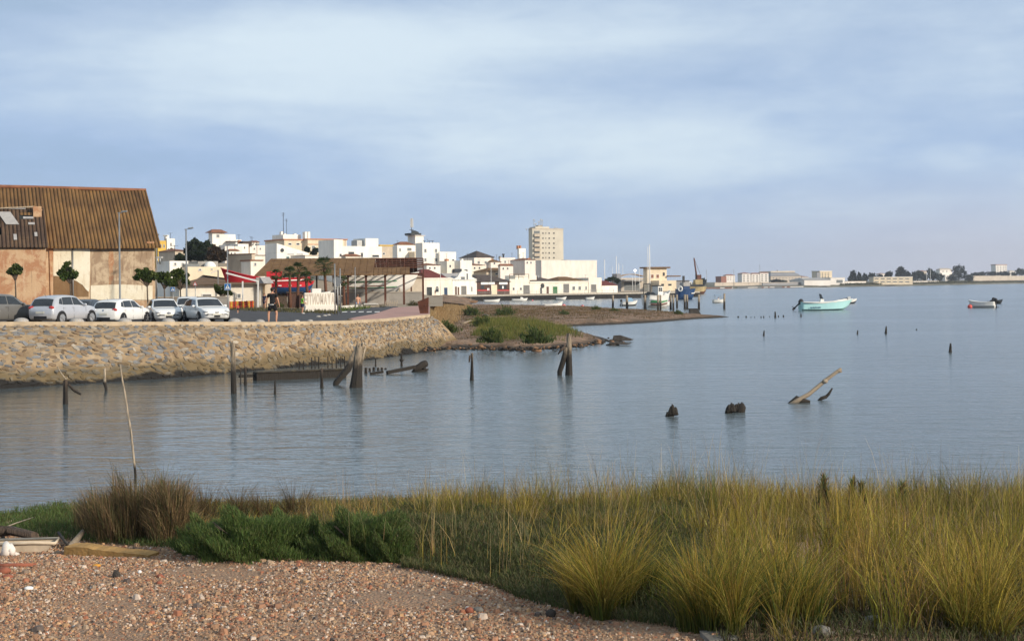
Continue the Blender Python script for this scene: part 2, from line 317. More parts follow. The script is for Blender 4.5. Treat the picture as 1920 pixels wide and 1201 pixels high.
# ---- the kerb line along the top of the sea wall, and the town ground behind it
KP = [(-260, 604, 66.5), (0, 603, 68), (200, 603, 70.5), (400, 603, 75.5), (500, 603.5, 78), (640, 601, 84), (720, 597, 91), (800, 589.5, 98), (806, 588.5, 99)]
KX = [k[0] for k in KP]; KD = [k[2] for k in KP]; KZ = [W(*k).z for k in KP]
def gz(px, dist):
    kd = np.interp(px, KX, KD); kz = np.interp(px, KX, KZ)-.12
    t = min(1, max(0, (dist-kd)/14.0)); t = t*t*(3-2*t); z = kz+(2.28-kz)*t
    if dist > 125: z = float(np.interp(dist, [125, 180, 380, 900], [2.28, 2.05, 1.75, 1.75]))
    h = max(0.0, min(1.0, (dist-235)/170.0)); h = h*h*(3-2*h)
    return float(z+13*h*np.interp(px, [200, 600, 700, 770, 790], [1, .9, .6, .1, 0]))
def gm(px, py, lo=60., hi=420.):
    f = lambda q: W(px, py, q).z-gz(px, q)
    prev = lo
    for q in np.arange(lo, hi, 1.0):
        if f(q) < 0:
            a, b = max(lo, q-1.0), q
            for _ in range(20):
                c = (a+b)/2
                if f(c) < 0: b = c
                else: a = c
            return b
    return hi
def ground(px, py, lift=0.0):
    q = gm(px, py); v = W(px, py, q); return Vector((v.x, v.y, gz(px, q)+lift))
def on_ground(px, dist): v = W(px, HY+SL*(CX-px), dist); return Vector((v.x, dist, gz(px, dist)))
def radial(name, pxs, dfun, mt, n=24, lift=0.0, parent=None):
    mb = MB(); V = []; n1 = n+1
    for px in pxs:
        d0, d1 = dfun(px)
        for i in range(n1):
            q = d0+(d1-d0)*(i/n)**1.4; v = W(px, HY+SL*(CX-px), q); V.append((v.x, q, gz(px, q)+lift))
    mb.add(V, [(c*n1+i, (c+1)*n1+i, (c+1)*n1+i+1, c*n1+i+1) for c in range(len(pxs)-1) for i in range(n)], mt, True)
    return mb
# quay line
QA = Vector((-23.6, 390)); QR = Vector((.777, .63)).normalized()
def quay_d(px):
    t = (px-CX)/F; s = (t*QA.y-QA.x)/(QR.x-t*QR.y); return QA.y+s*QR.y
g = MB()
for mb in (radial('', list(np.linspace(-260, 806, 60)), lambda p: (np.interp(p, KX, KD)+.30, 160), 'town_ground', 30),
           radial('', list(np.linspace(-400, 806, 50)), lambda p: (159.9, 700), 'town_ground', 40),
           radial('', list(np.linspace(806, 830, 6)), lambda p: (150, 700), 'town_ground', 40),
           radial('', list(np.linspace(829.9, 1272, 40)), lambda p: (quay_d(p)+.4, 900), 'town_ground', 20)):
    g.add(mb.v, mb.f, 'town_ground', True)
structure(g.build('ground'))
def sheet(name, cols, mt, lift):
    """cols: (px, py_near, py_far) columns; a sheet lying on the ground"""
    mb = MB(); V = []; n = 12; cc = []
    for (a, b) in zip(cols[:-1], cols[1:]):
        k = max(1, int(abs(b[0]-a[0])/12))
        cc += [tuple(a[q]+(b[q]-a[q])*i/k for q in range(3)) for i in range(k)]
    cc.append(cols[-1])
    for px, pn, pf in cc:
        dn = np.interp(px, KX, KD)+.36 if pn > 990 else max(gm(px, pn), np.interp(px, KX, KD)+.36); df = max(dn+.05, gm(px, pf))
        for i in range(n+1):
            q = dn+(df-dn)*i/n; v = W(px, HY+SL*(CX-px), q); V.append((v.x, q, gz(px, q)+lift))
    mb.add(V, [(c*(n+1)+i, (c+1)*(n+1)+i, (c+1)*(n+1)+i+1, c*(n+1)+i+1) for c in range(len(cc)-1) for i in range(n)], mt, True)
    return structure(mb.build(name))
sheet('road', [(-260, 999, 580), (300, 999, 580), (430, 999, 579), (620, 999, 578), (640, 999, 577), (660, 999, 575.7), (661, 597.5, 575.7), (700, 590, 574.5), (745, 577, 574)], 'asphalt', .02)
sheet('pavement', [(652, 999, 598.5), (668, 999, 594.8), (700, 999, 589.5), (738, 999, 577), (780, 999, 574.5), (805, 999, 574.5)], 'pink_paving', .035)
mb = MB()
for px in (641, 657, 672, 687, 702):
    a, b, c, e = ground(px, 586, .03), ground(px+9.5, 585.6, .03), ground(px+10.5, 584, .03), ground(px+1, 584.4, .03)
    mb.quad(a, b, c, e, 'road_paint')
structure(mb.build('road_marking'))

# ---- the sea wall: mortar slope with stones set in it, kerb on top
BP = [(-260, 748), (-120, 739), (0, 729), (100, 722), (200, 716), (300, 710), (400, 702), (500, 692), (560, 687), (640, 680), (700, 673), (760, 665), (800, 659), (822, 653)]
BG = [G(*b) for b in BP]; BX = [b[0] for b in BP]
def base_pt(px): return Vector((np.interp(px, BX, [v.x for v in BG]), np.interp(px, BX, [v.y for v in BG]), 0))
def kerb_pt(px): v = W(px, 603, np.interp(px, KX, KD)); return Vector((W(px, HY+SL*(CX-px), v.y).x, v.y, np.interp(px, KX, KZ)))
def wall_pt(px, t):
    """t 0 at the kerb, .22 the shoulder, 1 at the water, then below it"""
    k = kerb_pt(min(px, 806)); k.z -= .20; b = base_pt(px); out = Vector((b.x-k.x, b.y-k.y, 0))
    if px > 790: b += Vector((1.6, 1.8, 0))*((px-790)/32)**2
    sh = k.lerp(Vector((b.x, b.y, k.z)), .26); sh.z = k.z-.22
    if t < .22: return k.lerp(sh, t/.22)
    q = (t-.22)/.78; p = sh.lerp(b, q); p.z = sh.z*(1-q)+.05*math.sin(q*3.14)*2
    return p
wpx = list(np.concatenate([np.linspace(-260, 700, 81), np.linspace(712, 822, 24)])); NT_ = 16
def wall_mat():
    m = bpy.data.materials.new('wall_mortar'); m.use_nodes = True; t = NT(m.node_tree); p = t.n['Principled BSDF']; p.inputs['Roughness'].default_value = .95; p.inputs['Specular IOR Level'].default_value = .15
    ob = t.new('ShaderNodeTexCoord').outputs['Object']; c = t.ramp(t.noise(ob, 1.1, 6, .65), [(.3, (.21, .145, .085)), (.55, (.35, .25, .148)), (.75, (.44, .34, .23))])
    return m, t, p, ob, c
def wet(t, p, ob, c):
    """tide stain"""
    gg = t.new('ShaderNodeNewGeometry'); s3 = t.new('ShaderNodeSeparateXYZ'); t.l.new(gg.outputs['Position'], s3.inputs[0])
    zz = t.math('ADD', s3.outputs[2], t.math('MULTIPLY', t.math('SUBTRACT', t.noise(ob, .5, 5, .65), .5), 1.3))
    c = t.mix(t.math('MULTIPLY', t.smooth(zz, 1.0, .5), .72), c, (.10, .075, .035)); c = t.mix(t.smooth(zz, .26, .08), c, (.022, .020, .018)); t.l.new(c, p.inputs['Base Color'])
m, t, p, ob, c = wall_mat(); wet(t, p, ob, c)
b = t.new('ShaderNodeBump'); b.inputs['Distance'].default_value = .06; t.l.new(t.noise(ob, 5, 5), b.inputs['Height']); t.l.new(b.outputs[0], p.inputs['Normal']); M['wall_mortar'] = m
m = bpy.data.materials.new('wall_stones'); m.use_nodes = True; t = NT(m.node_tree); p = t.n['Principled BSDF']; p.inputs['Roughness'].default_value = .85; p.inputs['Specular IOR Level'].default_value = .2
a = t.new('ShaderNodeAttribute', attribute_name='Col'); ob = t.new('ShaderNodeTexCoord').outputs['Object']
wet(t, p, ob, t.mix(1.0, a.outputs['Color'], t.ramp(t.noise(ob, 4, 5, .65), [(.25, .55), (.7, 1.0)]), 'MULTIPLY')); M['wall_stones'] = m
sea = thing('sea_wall', 'sloping rubble sea wall of grey stones set in ochre mortar along the road edge', 'wall', (0, 0, 0))
mb = MB(); V = []
for px in wpx:
    for i in range(NT_+1): V.append(wall_pt(px, 1.06*i/NT_))
mb.add(V, [(c*(NT_+1)+i, (c+1)*(NT_+1)+i, (c+1)*(NT_+1)+i+1, c*(NT_+1)+i+1) for c in range(len(wpx)-1) for i in range(NT_)], 'wall_mortar', True)
mb.build('mortar_slope', sea)
def stone_mesh(name, parent):
    V, Fc, C = [], [], []; kk = 0
    px = -255.0
    while px < 820:
        step_px = .40/max(.004, (wall_pt(px+1, .5)-wall_pt(px, .5)).length)
        L = (wall_pt(px, 1)-wall_pt(px, 0)).length; rows = int(L/.27)
        for r in range(rows):
            if random.random() < .10: continue
            pp = px+random.uniform(-.45, .45)*step_px; tt = (r+.5+random.uniform(-.35, .35))/rows
            if pp > 820 or tt > .985: continue
            o = wall_pt(pp, tt); du = (wall_pt(pp+2, tt)-wall_pt(pp-2, tt)).normalized(); dv = (wall_pt(pp, min(1, tt+.03))-wall_pt(pp, tt-.03)).normalized()
            nn = du.cross(dv).normalized()
            if nn.y > 0: nn = -nn
            th = random.gauss(.55 if pp > 330 else .25, .5); ca, sa = math.cos(th), math.sin(th)
            e1 = du*ca+dv*sa; e2 = dv*ca-du*sa
            big = random.random() < .12
            ra = random.uniform(.17, .31)*(1.35 if big else 1)*(.8 if tt < .2 else 1); rb = ra*random.uniform(.32, .62); hh = random.uniform(.015, .05)
            tilt = random.gauss(0, .06); tl2 = random.gauss(0, .07); n = 6; ph = random.uniform(0, 6.28)
            ring = []
            for k in range(n):
                an = ph+2*math.pi*k/n+random.uniform(-.28, .28); q = random.uniform(.78, 1.12); ring.append((math.cos(an)*ra*q, math.sin(an)*rb*q))
            lo = [o+e1*x+e2*y-nn*.05 for x, y in ring]; up = [o+e1*x*.88+e2*y*.88+nn*(hh+tilt*x/ra*.4+tl2*y/rb*.3) for x, y in ring]
            V += lo+up
            for k in range(n): k2 = (k+1) % n; Fc += [(kk+k, kk+k2, kk+n+k2), (kk+k, kk+n+k2, kk+n+k)]
            Fc += [(kk+n, kk+n+k, kk+n+k+1) for k in range(1, n-1)]
            u = random.random()
            c = np.array((.27, .265, .26) if u < (.40 if pp < 420 else .22) else (.38, .30, .215) if u < .68 else (.30, .205, .125) if u < .86 else (.48, .41, .32))*random.uniform(.62, 1.05)
            C += [c]*(2*n+n-2); kk += 2*n
        px += step_px
    return np_mesh(name, np.array([tuple(v) for v in V]), np.array(Fc), ['wall_stones'], np.array(C), parent=parent)
stone_mesh('stone_facing', sea)
mb = MB(); V = []
kpx = list(np.linspace(-260, 806, 90))
for px in kpx:
    k = kerb_pt(px); bb = base_pt(px); o = Vector((bb.x-k.x, bb.y-k.y, 0)).normalized(); i_ = -o
    V += [k+o*.02+Vector((0, 0, -.28)), k+o*.02, k+i_*.34, k+i_*.34+Vector((0, 0, -.28))]
mb.add(V, [(c*4+i, (c+1)*4+i, (c+1)*4+i+1, c*4+i+1) for c in range(len(kpx)-1) for i in range(3)], 'kerb_stone'); mb.build('kerb', sea)

# ---- heightfield of the spit
def poly_dist(P, poly):
    """signed distance of points (n,2) to polygon, positive inside"""
    n = len(poly); dm = np.full(len(P), 1e9); ins = np.zeros(len(P), bool)
    for i in range(n):
        a = poly[i]; b = poly[(i+1) % n]; ab = b-a; t = np.clip(((P-a)@ab)/(ab@ab), 0, 1); dm = np.minimum(dm, np.linalg.norm(P-a-t[:, None]*ab, axis=1))
        cnd = (a[1] > P[:, 1]) != (b[1] > P[:, 1]); xs = (b[0]-a[0])*(P[:, 1]-a[1])/(b[1]-a[1]+1e-12)+a[0]; ins ^= cnd & (P[:, 0] < xs)
    return np.where(ins, dm, -dm)
def vnoise(P, s, seed=0):
    r = np.random.default_rng(seed); o = np.zeros(len(P))
    for k in range(7):
        a = r.uniform(0, 6.28); f = s*r.uniform(.6, 2.4); o += np.sin((P[:, 0]*math.cos(a)+P[:, 1]*math.sin(a))*f+r.uniform(0, 6.28)+1.3*np.sin(P[:, 0]*f*.37+P[:, 1]*f*.53))/7
    return o
SP = [(760, 664), (790, 661), (830, 656), (900, 655), (980, 657), (1040, 654), (1090, 650), (1115, 646), (1140, 640), (1128, 632), (1090, 625), (1065, 618), (1050, 613), (1090, 610.5), (1130, 609), (1200, 606), (1280, 599.5), (1340, 596), (1366, 594.5), (1330, 592.5), (1280, 589.5), (1200, 583.5), (1100, 578), (980, 575), (860, 573), (760, 573)]
SPW = np.array([tuple(G(*q))[:2] for q in SP])
def spit_h(P):
    px = CX+P[:, 0]/P[:, 1]*F
    dd = poly_dist(P, SPW)+vnoise(P, .9, 3)*.5; cap = np.interp(px, [1000, 1150, 1290, 1366], [.60, .60, .48, .25])
    z = np.where(dd > 0, cap*(1-np.exp(-dd*.33/cap)), dd*.3)+vnoise(P, 1.7, 1)*.07+vnoise(P, 5, 2)*.03
    rise = np.clip((836-px)/34, 0, 1); rise = rise*rise*(3-2*rise)*np.clip((P[:, 1]-96)/4, 0, 1)
    return np.maximum(z, -.8)+rise*1.25*np.clip(dd/2, 0, 1)
xs = np.arange(-22, 32, .55); ys = np.arange(88, 312, .7); XX, YY = np.meshgrid(xs, ys); P = np.stack([XX.ravel(), YY.ravel()], 1); Z = spit_h(P)
nx = len(xs); I = np.arange(len(P)).reshape(len(ys), nx); q = np.stack([I[:-1, :-1], I[:-1, 1:], I[1:, 1:], I[1:, :-1]], -1).reshape(-1, 4)
px_ = CX+P[:, 0]/P[:, 1]*F; keep = (Z[q].max(1) > -.3) & (px_[q].min(1) > 782); structure(np_mesh('gravel_spit', np.column_stack([P, Z]), q[keep], ['spit_gravel'], smooth=True))
def spit_pt(px, py):
    v = G(px, py, .8)
    for _ in range(6): z = float(spit_h(np.array([[v.x, v.y]]))[0]); v = G(px, py, max(z, 0))
    return v
# ---- near beach
def near_h(X, Y):
    z = np.interp(Y, [6, 12, 15, 18, 21, 24, 27.4, 31], [1.45, 1.25, 1.13, .93, .70, .40, 0, -.6]); P = np.stack([np.ravel(X), np.ravel(Y)], 1)
    return z+(vnoise(P, 1.1, 11)*.05+vnoise(P, 3.7, 12)*.018).reshape(np.shape(z))
xs = np.arange(-17, 18.01, .11); ys = np.arange(7, 31, .11); XX, YY = np.meshgrid(xs, ys); Z = near_h(XX, YY)
I = np.arange(XX.size).reshape(XX.shape); q = np.stack([I[:-1, :-1], I[:-1, 1:], I[1:, 1:], I[1:, :-1]], -1).reshape(-1, 4)
structure(np_mesh('gravel_beach', np.column_stack([XX.ravel(), YY.ravel(), Z.ravel()]), q, ['beach_gravel'], smooth=True))
def beach(px, py):
    v = G(px, py, 1.0)
    for _ in range(8): v = G(px, py, float(near_h(np.array([v.x]), np.array([v.y]))[0]))
    return v
# pebbles
EDGE = ([-200, 0, 120, 330, 420, 560, 780, 920, 980, 1100, 1250, 1330, 1400], [1000, 1005, 1020, 1035, 1050, 1052, 1064, 1095, 1122, 1152, 1172, 1200, 1230])
def edge_y(px): return np.interp(px, *EDGE)
def pebbles(n):
    Y = rng.uniform(11.0, 21.0, n*3)**1.0; X = rng.uniform(-10, 8, n*3); z = near_h(X, Y); px, py = to_px(X, Y, z)
    k = (px > -300) & (px < 1500) & (py < 1240) & (py > edge_y(px)-14) & (rng.random(len(X)) < np.clip(.7+1.5*vnoise(np.stack([X, Y], 1), 1.3, 51), .1, 1)); X, Y, z = X[k][:n], Y[k][:n], z[k][:n]; n = len(X)
    an = np.arange(6)*math.pi/3; r = np.abs(rng.normal(.008, .006, n))+.005; r *= 1+1.2*(rng.random(n) < .03)
    rot = rng.uniform(0, 6.28, n); el = rng.uniform(.6, 1, n); hh = r*rng.uniform(.4, .9, n)
    rr = r[:, None]*rng.uniform(.75, 1.15, (n, 6)); cx = np.cos(an)*rr; cy = np.sin(an)*rr*el[:, None]
    gx = X[:, None]+cx*np.cos(rot)[:, None]-cy*np.sin(rot)[:, None]; gy = Y[:, None]+cx*np.sin(rot)[:, None]+cy*np.cos(rot)[:, None]
    low = np.stack([gx, gy, np.repeat((z-.003)[:, None], 6, 1)], -1); s = .62
    up = np.stack([X[:, None]+(gx-X[:, None])*s, Y[:, None]+(gy-Y[:, None])*s, np.repeat((z+hh)[:, None], 6, 1)], -1)+rng.normal(0, .002, (n, 6, 3))
    V = np.concatenate([low, up], 1).reshape(-1, 3); b = (np.arange(n)*12)[:, None]; fs = []
    for i in range(6): j = (i+1) % 6; fs.append(np.stack([b[:, 0]+i, b[:, 0]+j, b[:, 0]+6+j, b[:, 0]+6+i], 1))
    fs.append(np.stack([b[:, 0]+6, b[:, 0]+7, b[:, 0]+8, b[:, 0]+9], 1)); fs.append(np.stack([b[:, 0]+9, b[:, 0]+10, b[:, 0]+11, b[:, 0]+6], 1))
    Fq = np.concatenate(fs); pal = np.array(PEB+[(.62, .50, .40), (.38, .16, .09), (.13, .10, .085), (.55, .33, .17)]); c = pal[rng.integers(0, len(pal), n)]*rng.uniform(.85, 1.15, (n, 1)); white = rng.random(n) < .006; c[white] = (.75, .71, .66)
    return np_mesh('pebbles', V, Fq, ['pebble'], np.tile(c, (8, 1)))
tag(pebbles(78000), 'small brown and orange pebbles lying over the near beach', 'pebbles', kind='stuff')

# ================================================================= plants
def blades(name, base, ln, wid, lean, laz, col, tipcol=None, parent=None, seg=3, curl=.8):
    """one mesh of tapered bent blades. base (n,3); lean: tip offset as a share of length; laz: azimuth of lean"""
    n = len(base); t = np.linspace(0, 1, seg+1); side = rng.uniform(0, 6.28, n)
    # face roughly across the view, with scatter
    side = rng.normal(0, .7, n); sx, sy = np.cos(side), np.sin(side)
    V = np.zeros((n, (seg+1)*2, 3))
    for i, q in enumerate(t):
        off = lean*ln*(q**(1+curl)); up = ln*q*np.sqrt(np.clip(1-(lean*q)**2*.7, .05, 1))
        cxp = base[:, 0]+np.cos(laz)*off; cyp = base[:, 1]+np.sin(laz)*off; cz = base[:, 2]+up; wq = wid*(1-q**1.5)*.5+.0006
        V[:, 2*i] = np.stack([cxp-sx*wq, cyp-sy*wq, cz], 1); V[:, 2*i+1] = np.stack([cxp+sx*wq, cyp+sy*wq, cz], 1)
    b = np.arange(n)*(seg+1)*2; Fq = np.concatenate([np.stack([b+2*i, b+2*i+1, b+2*i+3, b+2*i+2], 1) for i in range(seg)])
    tip = col if tipcol is None else tipcol
    C = np.concatenate([col*(1-(i+.5)/seg)+tip*((i+.5)/seg) for i in range(seg)])
    return np_mesh(name, V.reshape(-1, 3), Fq, ['blade'], C, parent=parent)
def tufts(px0, px1, y0, y1, density, per, hfun, colfun, sel, spread=.11, leanm=.35, wid=.0078, hs=near_h, ox=0):
    """scatter tussocks on the near bank; sel(px,py)->mask"""
    A = 40*(y1-y0); nt = int(A*density); X = rng.uniform(-20, 20, nt); Y = rng.uniform(y0, y1, nt); z = hs(X, Y); px, py = to_px(X, Y, z)
    pn_ = vnoise(np.stack([X, Y], 1), 2.3, 31); k = (px > px0) & (px < px1) & sel(px, py) & (rng.random(nt) < np.clip(.75+1.1*pn_, .12, 1)); X, Y, px, py, pn_ = X[k], Y[k], px[k], py[k], pn_[k]; nt = len(X)
    H = hfun(px, py, Y)*rng.uniform(.55, 1.15, nt)*np.clip(.96+1.0*vnoise(np.stack([X, Y], 1), .9, 33)+.5*pn_, .42, 1.3); tc_, tt_ = colfun(px, py, nt)
    idx = np.repeat(np.arange(nt), per); n = len(idx); a = rng.uniform(0, 6.28, n); r = spread*np.sqrt(rng.random(n))
    bx = X[idx]+np.cos(a)*r; by = Y[idx]+np.sin(a)*r; base = np.stack([bx, by, hs(bx, by)-.02], 1)
    ln = H[idx]*rng.uniform(.5, 1.1, n); lean = np.clip(np.abs(rng.normal(leanm, .26, n))*(.35+r/spread), 0, .94); dead = rng.random(n) < .16; ba = rng.uniform(0, 6.28, nt)[idx]; lean = np.clip(lean*rng.uniform(.4, 1.5, nt)[idx], 0, .94); laz = np.where(rng.random(n) < .5, ba+rng.normal(0, .5, n), a+rng.normal(0, .8, n))
    jit = np.exp(rng.normal(0, .34, (n, 1))); return base, ln, wid*rng.uniform(.6, 1.3, n), np.where(dead, np.clip(lean*1.5+.2, 0, .95), lean), laz, np.where(dead[:, None], [.12, .075, .04], tc_[idx])*jit, np.where(dead[:, None], [.24, .155, .085], tt_[idx])*jit
def stuff(o, label, cat): return tag(o, label, cat, kind='stuff')
def cat(*parts): return [np.concatenate(q) for q in zip(*parts)]
def pick(n, pal, j=.12):
    pal = np.array(pal); return pal[rng.integers(0, len(pal), n)]*rng.uniform(1-j, 1+j, (n, 1))
GREEN = [(.055, .095, .016), (.080, .105, .018), (.036, .065, .012), (.10, .10, .02)]; GOLD = [(.45, .30, .045), (.38, .28, .038), (.54, .39, .085), (.28, .26, .034), (.36, .20, .05)]
veg = lambda px, py: py < edge_y(px)
grass_h = lambda px, py, Y: np.interp(px, [300, 560, 700, 780, 900, 1150, 1500, 1900], [.48, .40, .42, .60, .70, .74, .70, .76])*np.interp(Y, [12, 20, 23, 27], [.95, 1.02, .88, .74])
def grass_col(px, py, n):
    g_ = pick(n, GREEN); q = np.clip(rng.normal(np.interp(px, [600, 900, 1300, 1900], [.46, .50, .58, .72]), .22, n)+.9*vnoise(np.stack([px*.012, py*.03], 1), 1.0, 61), 0, 1)[:, None]; go = pick(n, GOLD)
    return g_*(1-q*.35)+go*q*.35, g_*(1-q)*.9+go*q
near1 = tufts(770, 2420, 14.5, 26.9, 8.5, 34, grass_h, grass_col, lambda px, py: veg(px, py-14) & ((px > 1020) | (py < 995+.2*(px-770)*(px > 770))), .14, .34)
near2 = tufts(1200, 2420, 11.2, 15.2, 6, 40, lambda px, py, Y: np.interp(px, [1180, 1300, 1950], [.62, .80, .82]), grass_col, lambda px, py: py < edge_y(px)-14, .17, .45, .0075)
back = tufts(560, 2420, 22.5, 27.0, 9, 22, lambda px, py, Y: np.interp(px, [560, 700, 790, 2000], [.30, .32, .44, .48]), lambda px, py, n: (pick(n, GREEN), pick(n, GOLD)), lambda px, py: (py > 0) & ~((px > 690) & (px < 770) & (rng.random(len(px)) < .6)), .13, .24)
a = cat(near1, near2, back); stuff(blades('grass', *a), 'tall green and golden salt marsh grass covering the near bank', 'grass')
# thin dry seed stalks standing above the grass
st = tufts(560, 2420, 15, 27.0, 6.5, 5, lambda px, py, Y: np.interp(px, [560, 760, 860, 2000], [.62, .72, .98, 1.0]), lambda px, py, n: (pick(n, GOLD), pick(n, [(.36, .27, .16), (.26, .17, .09), (.42, .33, .2)])), lambda px, py: veg(px, py), .16, .2, .0045)
stuff(blades('dry_grass', *st, seg=4, curl=1.4), 'thin dry seed stalks standing up out of the marsh grass', 'dry grass')
# low dark mat of creeping plants along the gravel edge
def creep(n, sel, x0, x1, y0, y1, hmax, pal, ln=(.05, .12), wid=.010):
    X = rng.uniform(x0, x1, n); Y = rng.uniform(y0, y1, n); z = near_h(X, Y); px, py = to_px(X, Y, z); k = sel(px, py); X, Y, z, px, py = X[k], Y[k], z[k], px[k], py[k]; n = len(X)
    edge = np.clip((edge_y(px)-py)/40, .12, 1); bump_ = .5+.5*vnoise(np.stack([X, Y], 1), 4.5, 21); z = z+rng.random(n)*hmax*edge*(.35+.65*bump_)
    c = pick(n, pal); return np.stack([X, Y, z], 1), rng.uniform(*ln, n), wid*rng.uniform(.5, 1.3, n), np.clip(np.abs(rng.normal(.6, .25, n)), 0, .95), rng.uniform(0, 6.28, n), c, c*1.25
DULL = [(.075, .085, .030), (.11, .105, .042), (.055, .070, .026), (.14, .115, .055), (.085, .105, .03)]
cr = creep(150000, lambda px, py: (py < edge_y(px)+4) & (px > 752) & (px < 1330), -1.8, 3.4, 12.5, 22, .44, DULL, (.04, .11), .011)
cr2 = creep(30000, lambda px, py: (py < edge_y(px)-4) & (px > 1180) & (px < 2420), 1.0, 8.5, 11, 15, .16, DULL+[(.045, .033, .02)]*3)
stuff(blades('ground_cover', *cat(cr, cr2), seg=2), 'dull low creeping plants matted along the edge of the gravel', 'ground cover')
# left bank: low fresh green succulents
SUC = [(.070, .125, .030), (.095, .15, .036), (.050, .085, .024), (.12, .155, .042), (.085, .10, .035)]
lf = creep(70000, lambda px, py: (px < 330) & (py < np.interp(px, [-100, 0, 120, 200, 330], [1000, 1002, 1012, 1020, 1030])) & (py > np.interp(px, [-100, 0, 100, 300], [985, 974, 962, 960])), -12, -3.5, 17.5, 26.5, .26, SUC+[(.09, .085, .03)])
cr3 = creep(26000, lambda px, py: (py < 1015) & (px > 300) & (px < 800), -7.5, -1.0, 19.5, 27.2, .22, DULL+GOLD[3:]+[(.16, .11, .05)], (.08, .22), .009)
stuff(blades('shore_weeds', *cr3, seg=2), 'brown and green weeds between the saltbushes and the water', 'weeds')
stuff(blades('succulent_mat', *lf, seg=2), 'low fresh green succulents spread along the left water edge', 'ground cover')
def shrub(name, label, spots, n, pal, ln=(.03, .085), group=None, catg='shrub', wid=.0065, up=.5):
    """bush of fine twigs; spots: (px, py_base, half width px, height px)"""
    px0, py0 = spots[0][:2]; o0 = beach(px0, py0); root = thing(name, label, catg, o0, group=group); B, Ls, Wd, Le, Az, C = [], [], [], [], [], []
    tot = sum(s[2]*s[3] for s in spots)
    stem = MB()
    for (sx, sy, hw, hp) in spots:
        c = beach(sx, sy); k = c.y/F; r = hw*k; h = hp*k; c.y += r*.55; m_ = int(n*hw*hp/tot)
        u = rng.normal(size=(m_, 3)); u /= np.linalg.norm(u, axis=1)[:, None]; u[:, 2] = np.abs(u[:, 2]); rad = rng.uniform(.45, 1.0, m_)**.6
        lump = 1+.26*np.sin(u[:, 0]*6+sx)*np.cos(u[:, 1]*5+u[:, 2]*4+sy)+.17*np.sin(u[:, 2]*11+u[:, 0]*9)
        q = u*rad[:, None]*lump[:, None]; B.append(np.stack([c.x+q[:, 0]*r, c.y+q[:, 1]*r*.8, c.z+q[:, 2]*h*.9-.02], 1)-np.array(o0)); l = rng.uniform(*ln, m_); Ls.append(l); Wd.append(wid*rng.uniform(.6, 1.3, m_))
        Le.append(np.clip(np.abs(rng.normal(up, .25, m_)), 0, .95)); Az.append(np.arctan2(u[:, 1], u[:, 0])+rng.normal(0, .6, m_)); C.append(pick(m_, pal, .25))
        stem.tube([Vector((0, 0, -.05)), Vector((c.x-o0.x, c.y-o0.y, c.z-o0.z-.05))+Vector((.01, 0, 0))], .02, 'bark', 5)
        for _ in range(9):
            a_ = random.uniform(0, 6.28); e = Vector((math.cos(a_)*r*.6, math.sin(a_)*r*.5, h*.75)); c0 = c-o0; stem.tube([c0+Vector((0, 0, -.03)), c0+e*.5+Vector((0, 0, .03)), c0+e], [.012, .008, .004], 'bark', 5)
    C = np.concatenate(C); blades('foliage', np.concatenate(B), np.concatenate(Ls), np.concatenate(Wd), np.concatenate(Le), np.concatenate(Az), C, C*1.35, parent=root, seg=2); stem.build('stems', root); return root
shrub('shrub', 'wide dark green saltbush nearest the foam plank on the gravel edge', [(455, 1052, 120, 84), (380, 1040, 60, 66), (530, 1045, 55, 80)], 60000, SUC)
shrub('shrub', 'green saltbush right of the widest saltbush at the gravel edge', [(670, 1052, 92, 84), (600, 1045, 40, 66), (735, 1055, 40, 70)], 46000, SUC+[(.075, .085, .03)])
DRK = [(.17, .105, .055), (.10, .075, .035), (.22, .15, .075), (.075, .08, .03), (.13, .075, .045)]
shrub('dry_shrub', 'tangled dry brown bush behind the foam plank', [(245, 1018, 95, 95), (185, 1005, 45, 62), (318, 1022, 40, 100)], 8500, DRK+[(.30, .21, .10), (.09, .09, .035)], (.12, .46), wid=.0065, up=.42)
def tussock(name, label, px, py, hw, hp, n, tipc, basec=GREEN, group=None, lean=.42, wid=.007, catg='grass tussock'):
    o = beach(px, py); k = o.y/F; H = hp*k; r = hw*k; a = rng.uniform(0, 6.28, n); rr = np.sqrt(rng.random(n)); cl = rng.integers(0, 8, n); cc = rng.normal(0, r*.30, (8, 2)); base = np.stack([cc[cl, 0]+np.cos(a)*rr*r*.12, cc[cl, 1]*.8+np.sin(a)*rr*r*.12, np.full(n, -.03)], 1); a = np.where(rng.random(n) < .55, (np.arctan2(cc[:, 1], cc[:, 0])+rng.normal(0, .6, 8))[cl], a)
    ln = H*rng.uniform(.5, 1.1, n)*rng.uniform(.6, 1.1, 8)[cl]; L = np.clip(rng.uniform(.12, .62, 8)[cl]*rng.uniform(.4, 1.5, n)+rng.normal(0, .12, n)+lean*.3, 0, .95)
    ob = blades(name, base, ln, wid*rng.uniform(.6, 1.3, n), L, a+rng.normal(0, .8, n), pick(n, basec, .4), pick(n, tipc, .4), seg=4); ob.location = o; return tag(ob, label, catg, group)
GT = 'tussocks at the front of the grass'
tussock('grass_tussock', 'nearest big grass tussock standing clear on the gravel edge', 1125, 1150, 120, 190, 1000, GOLD, group=GT)
tussock('grass_tussock', 'green grass tussock close behind the right of the nearest tussock', 1185, 1135, 70, 150, 800, GREEN+GOLD[:2], group=GT)
tussock('grass_tussock', 'spreading golden tussock at the bottom beside the pale driftwood end', 1330, 1185, 120, 200, 900, GOLD+GREEN[:1], group=GT)
tussock('grass_tussock', 'wide tussock above the flat stones at the bottom edge', 1480, 1180, 140, 200, 900, GOLD+GREEN[:2], group=GT)
tussock('grass_tussock', 'golden tussock spilling over the bottom right corner', 1830, 1195, 170, 200, 1000, GOLD, group=GT)
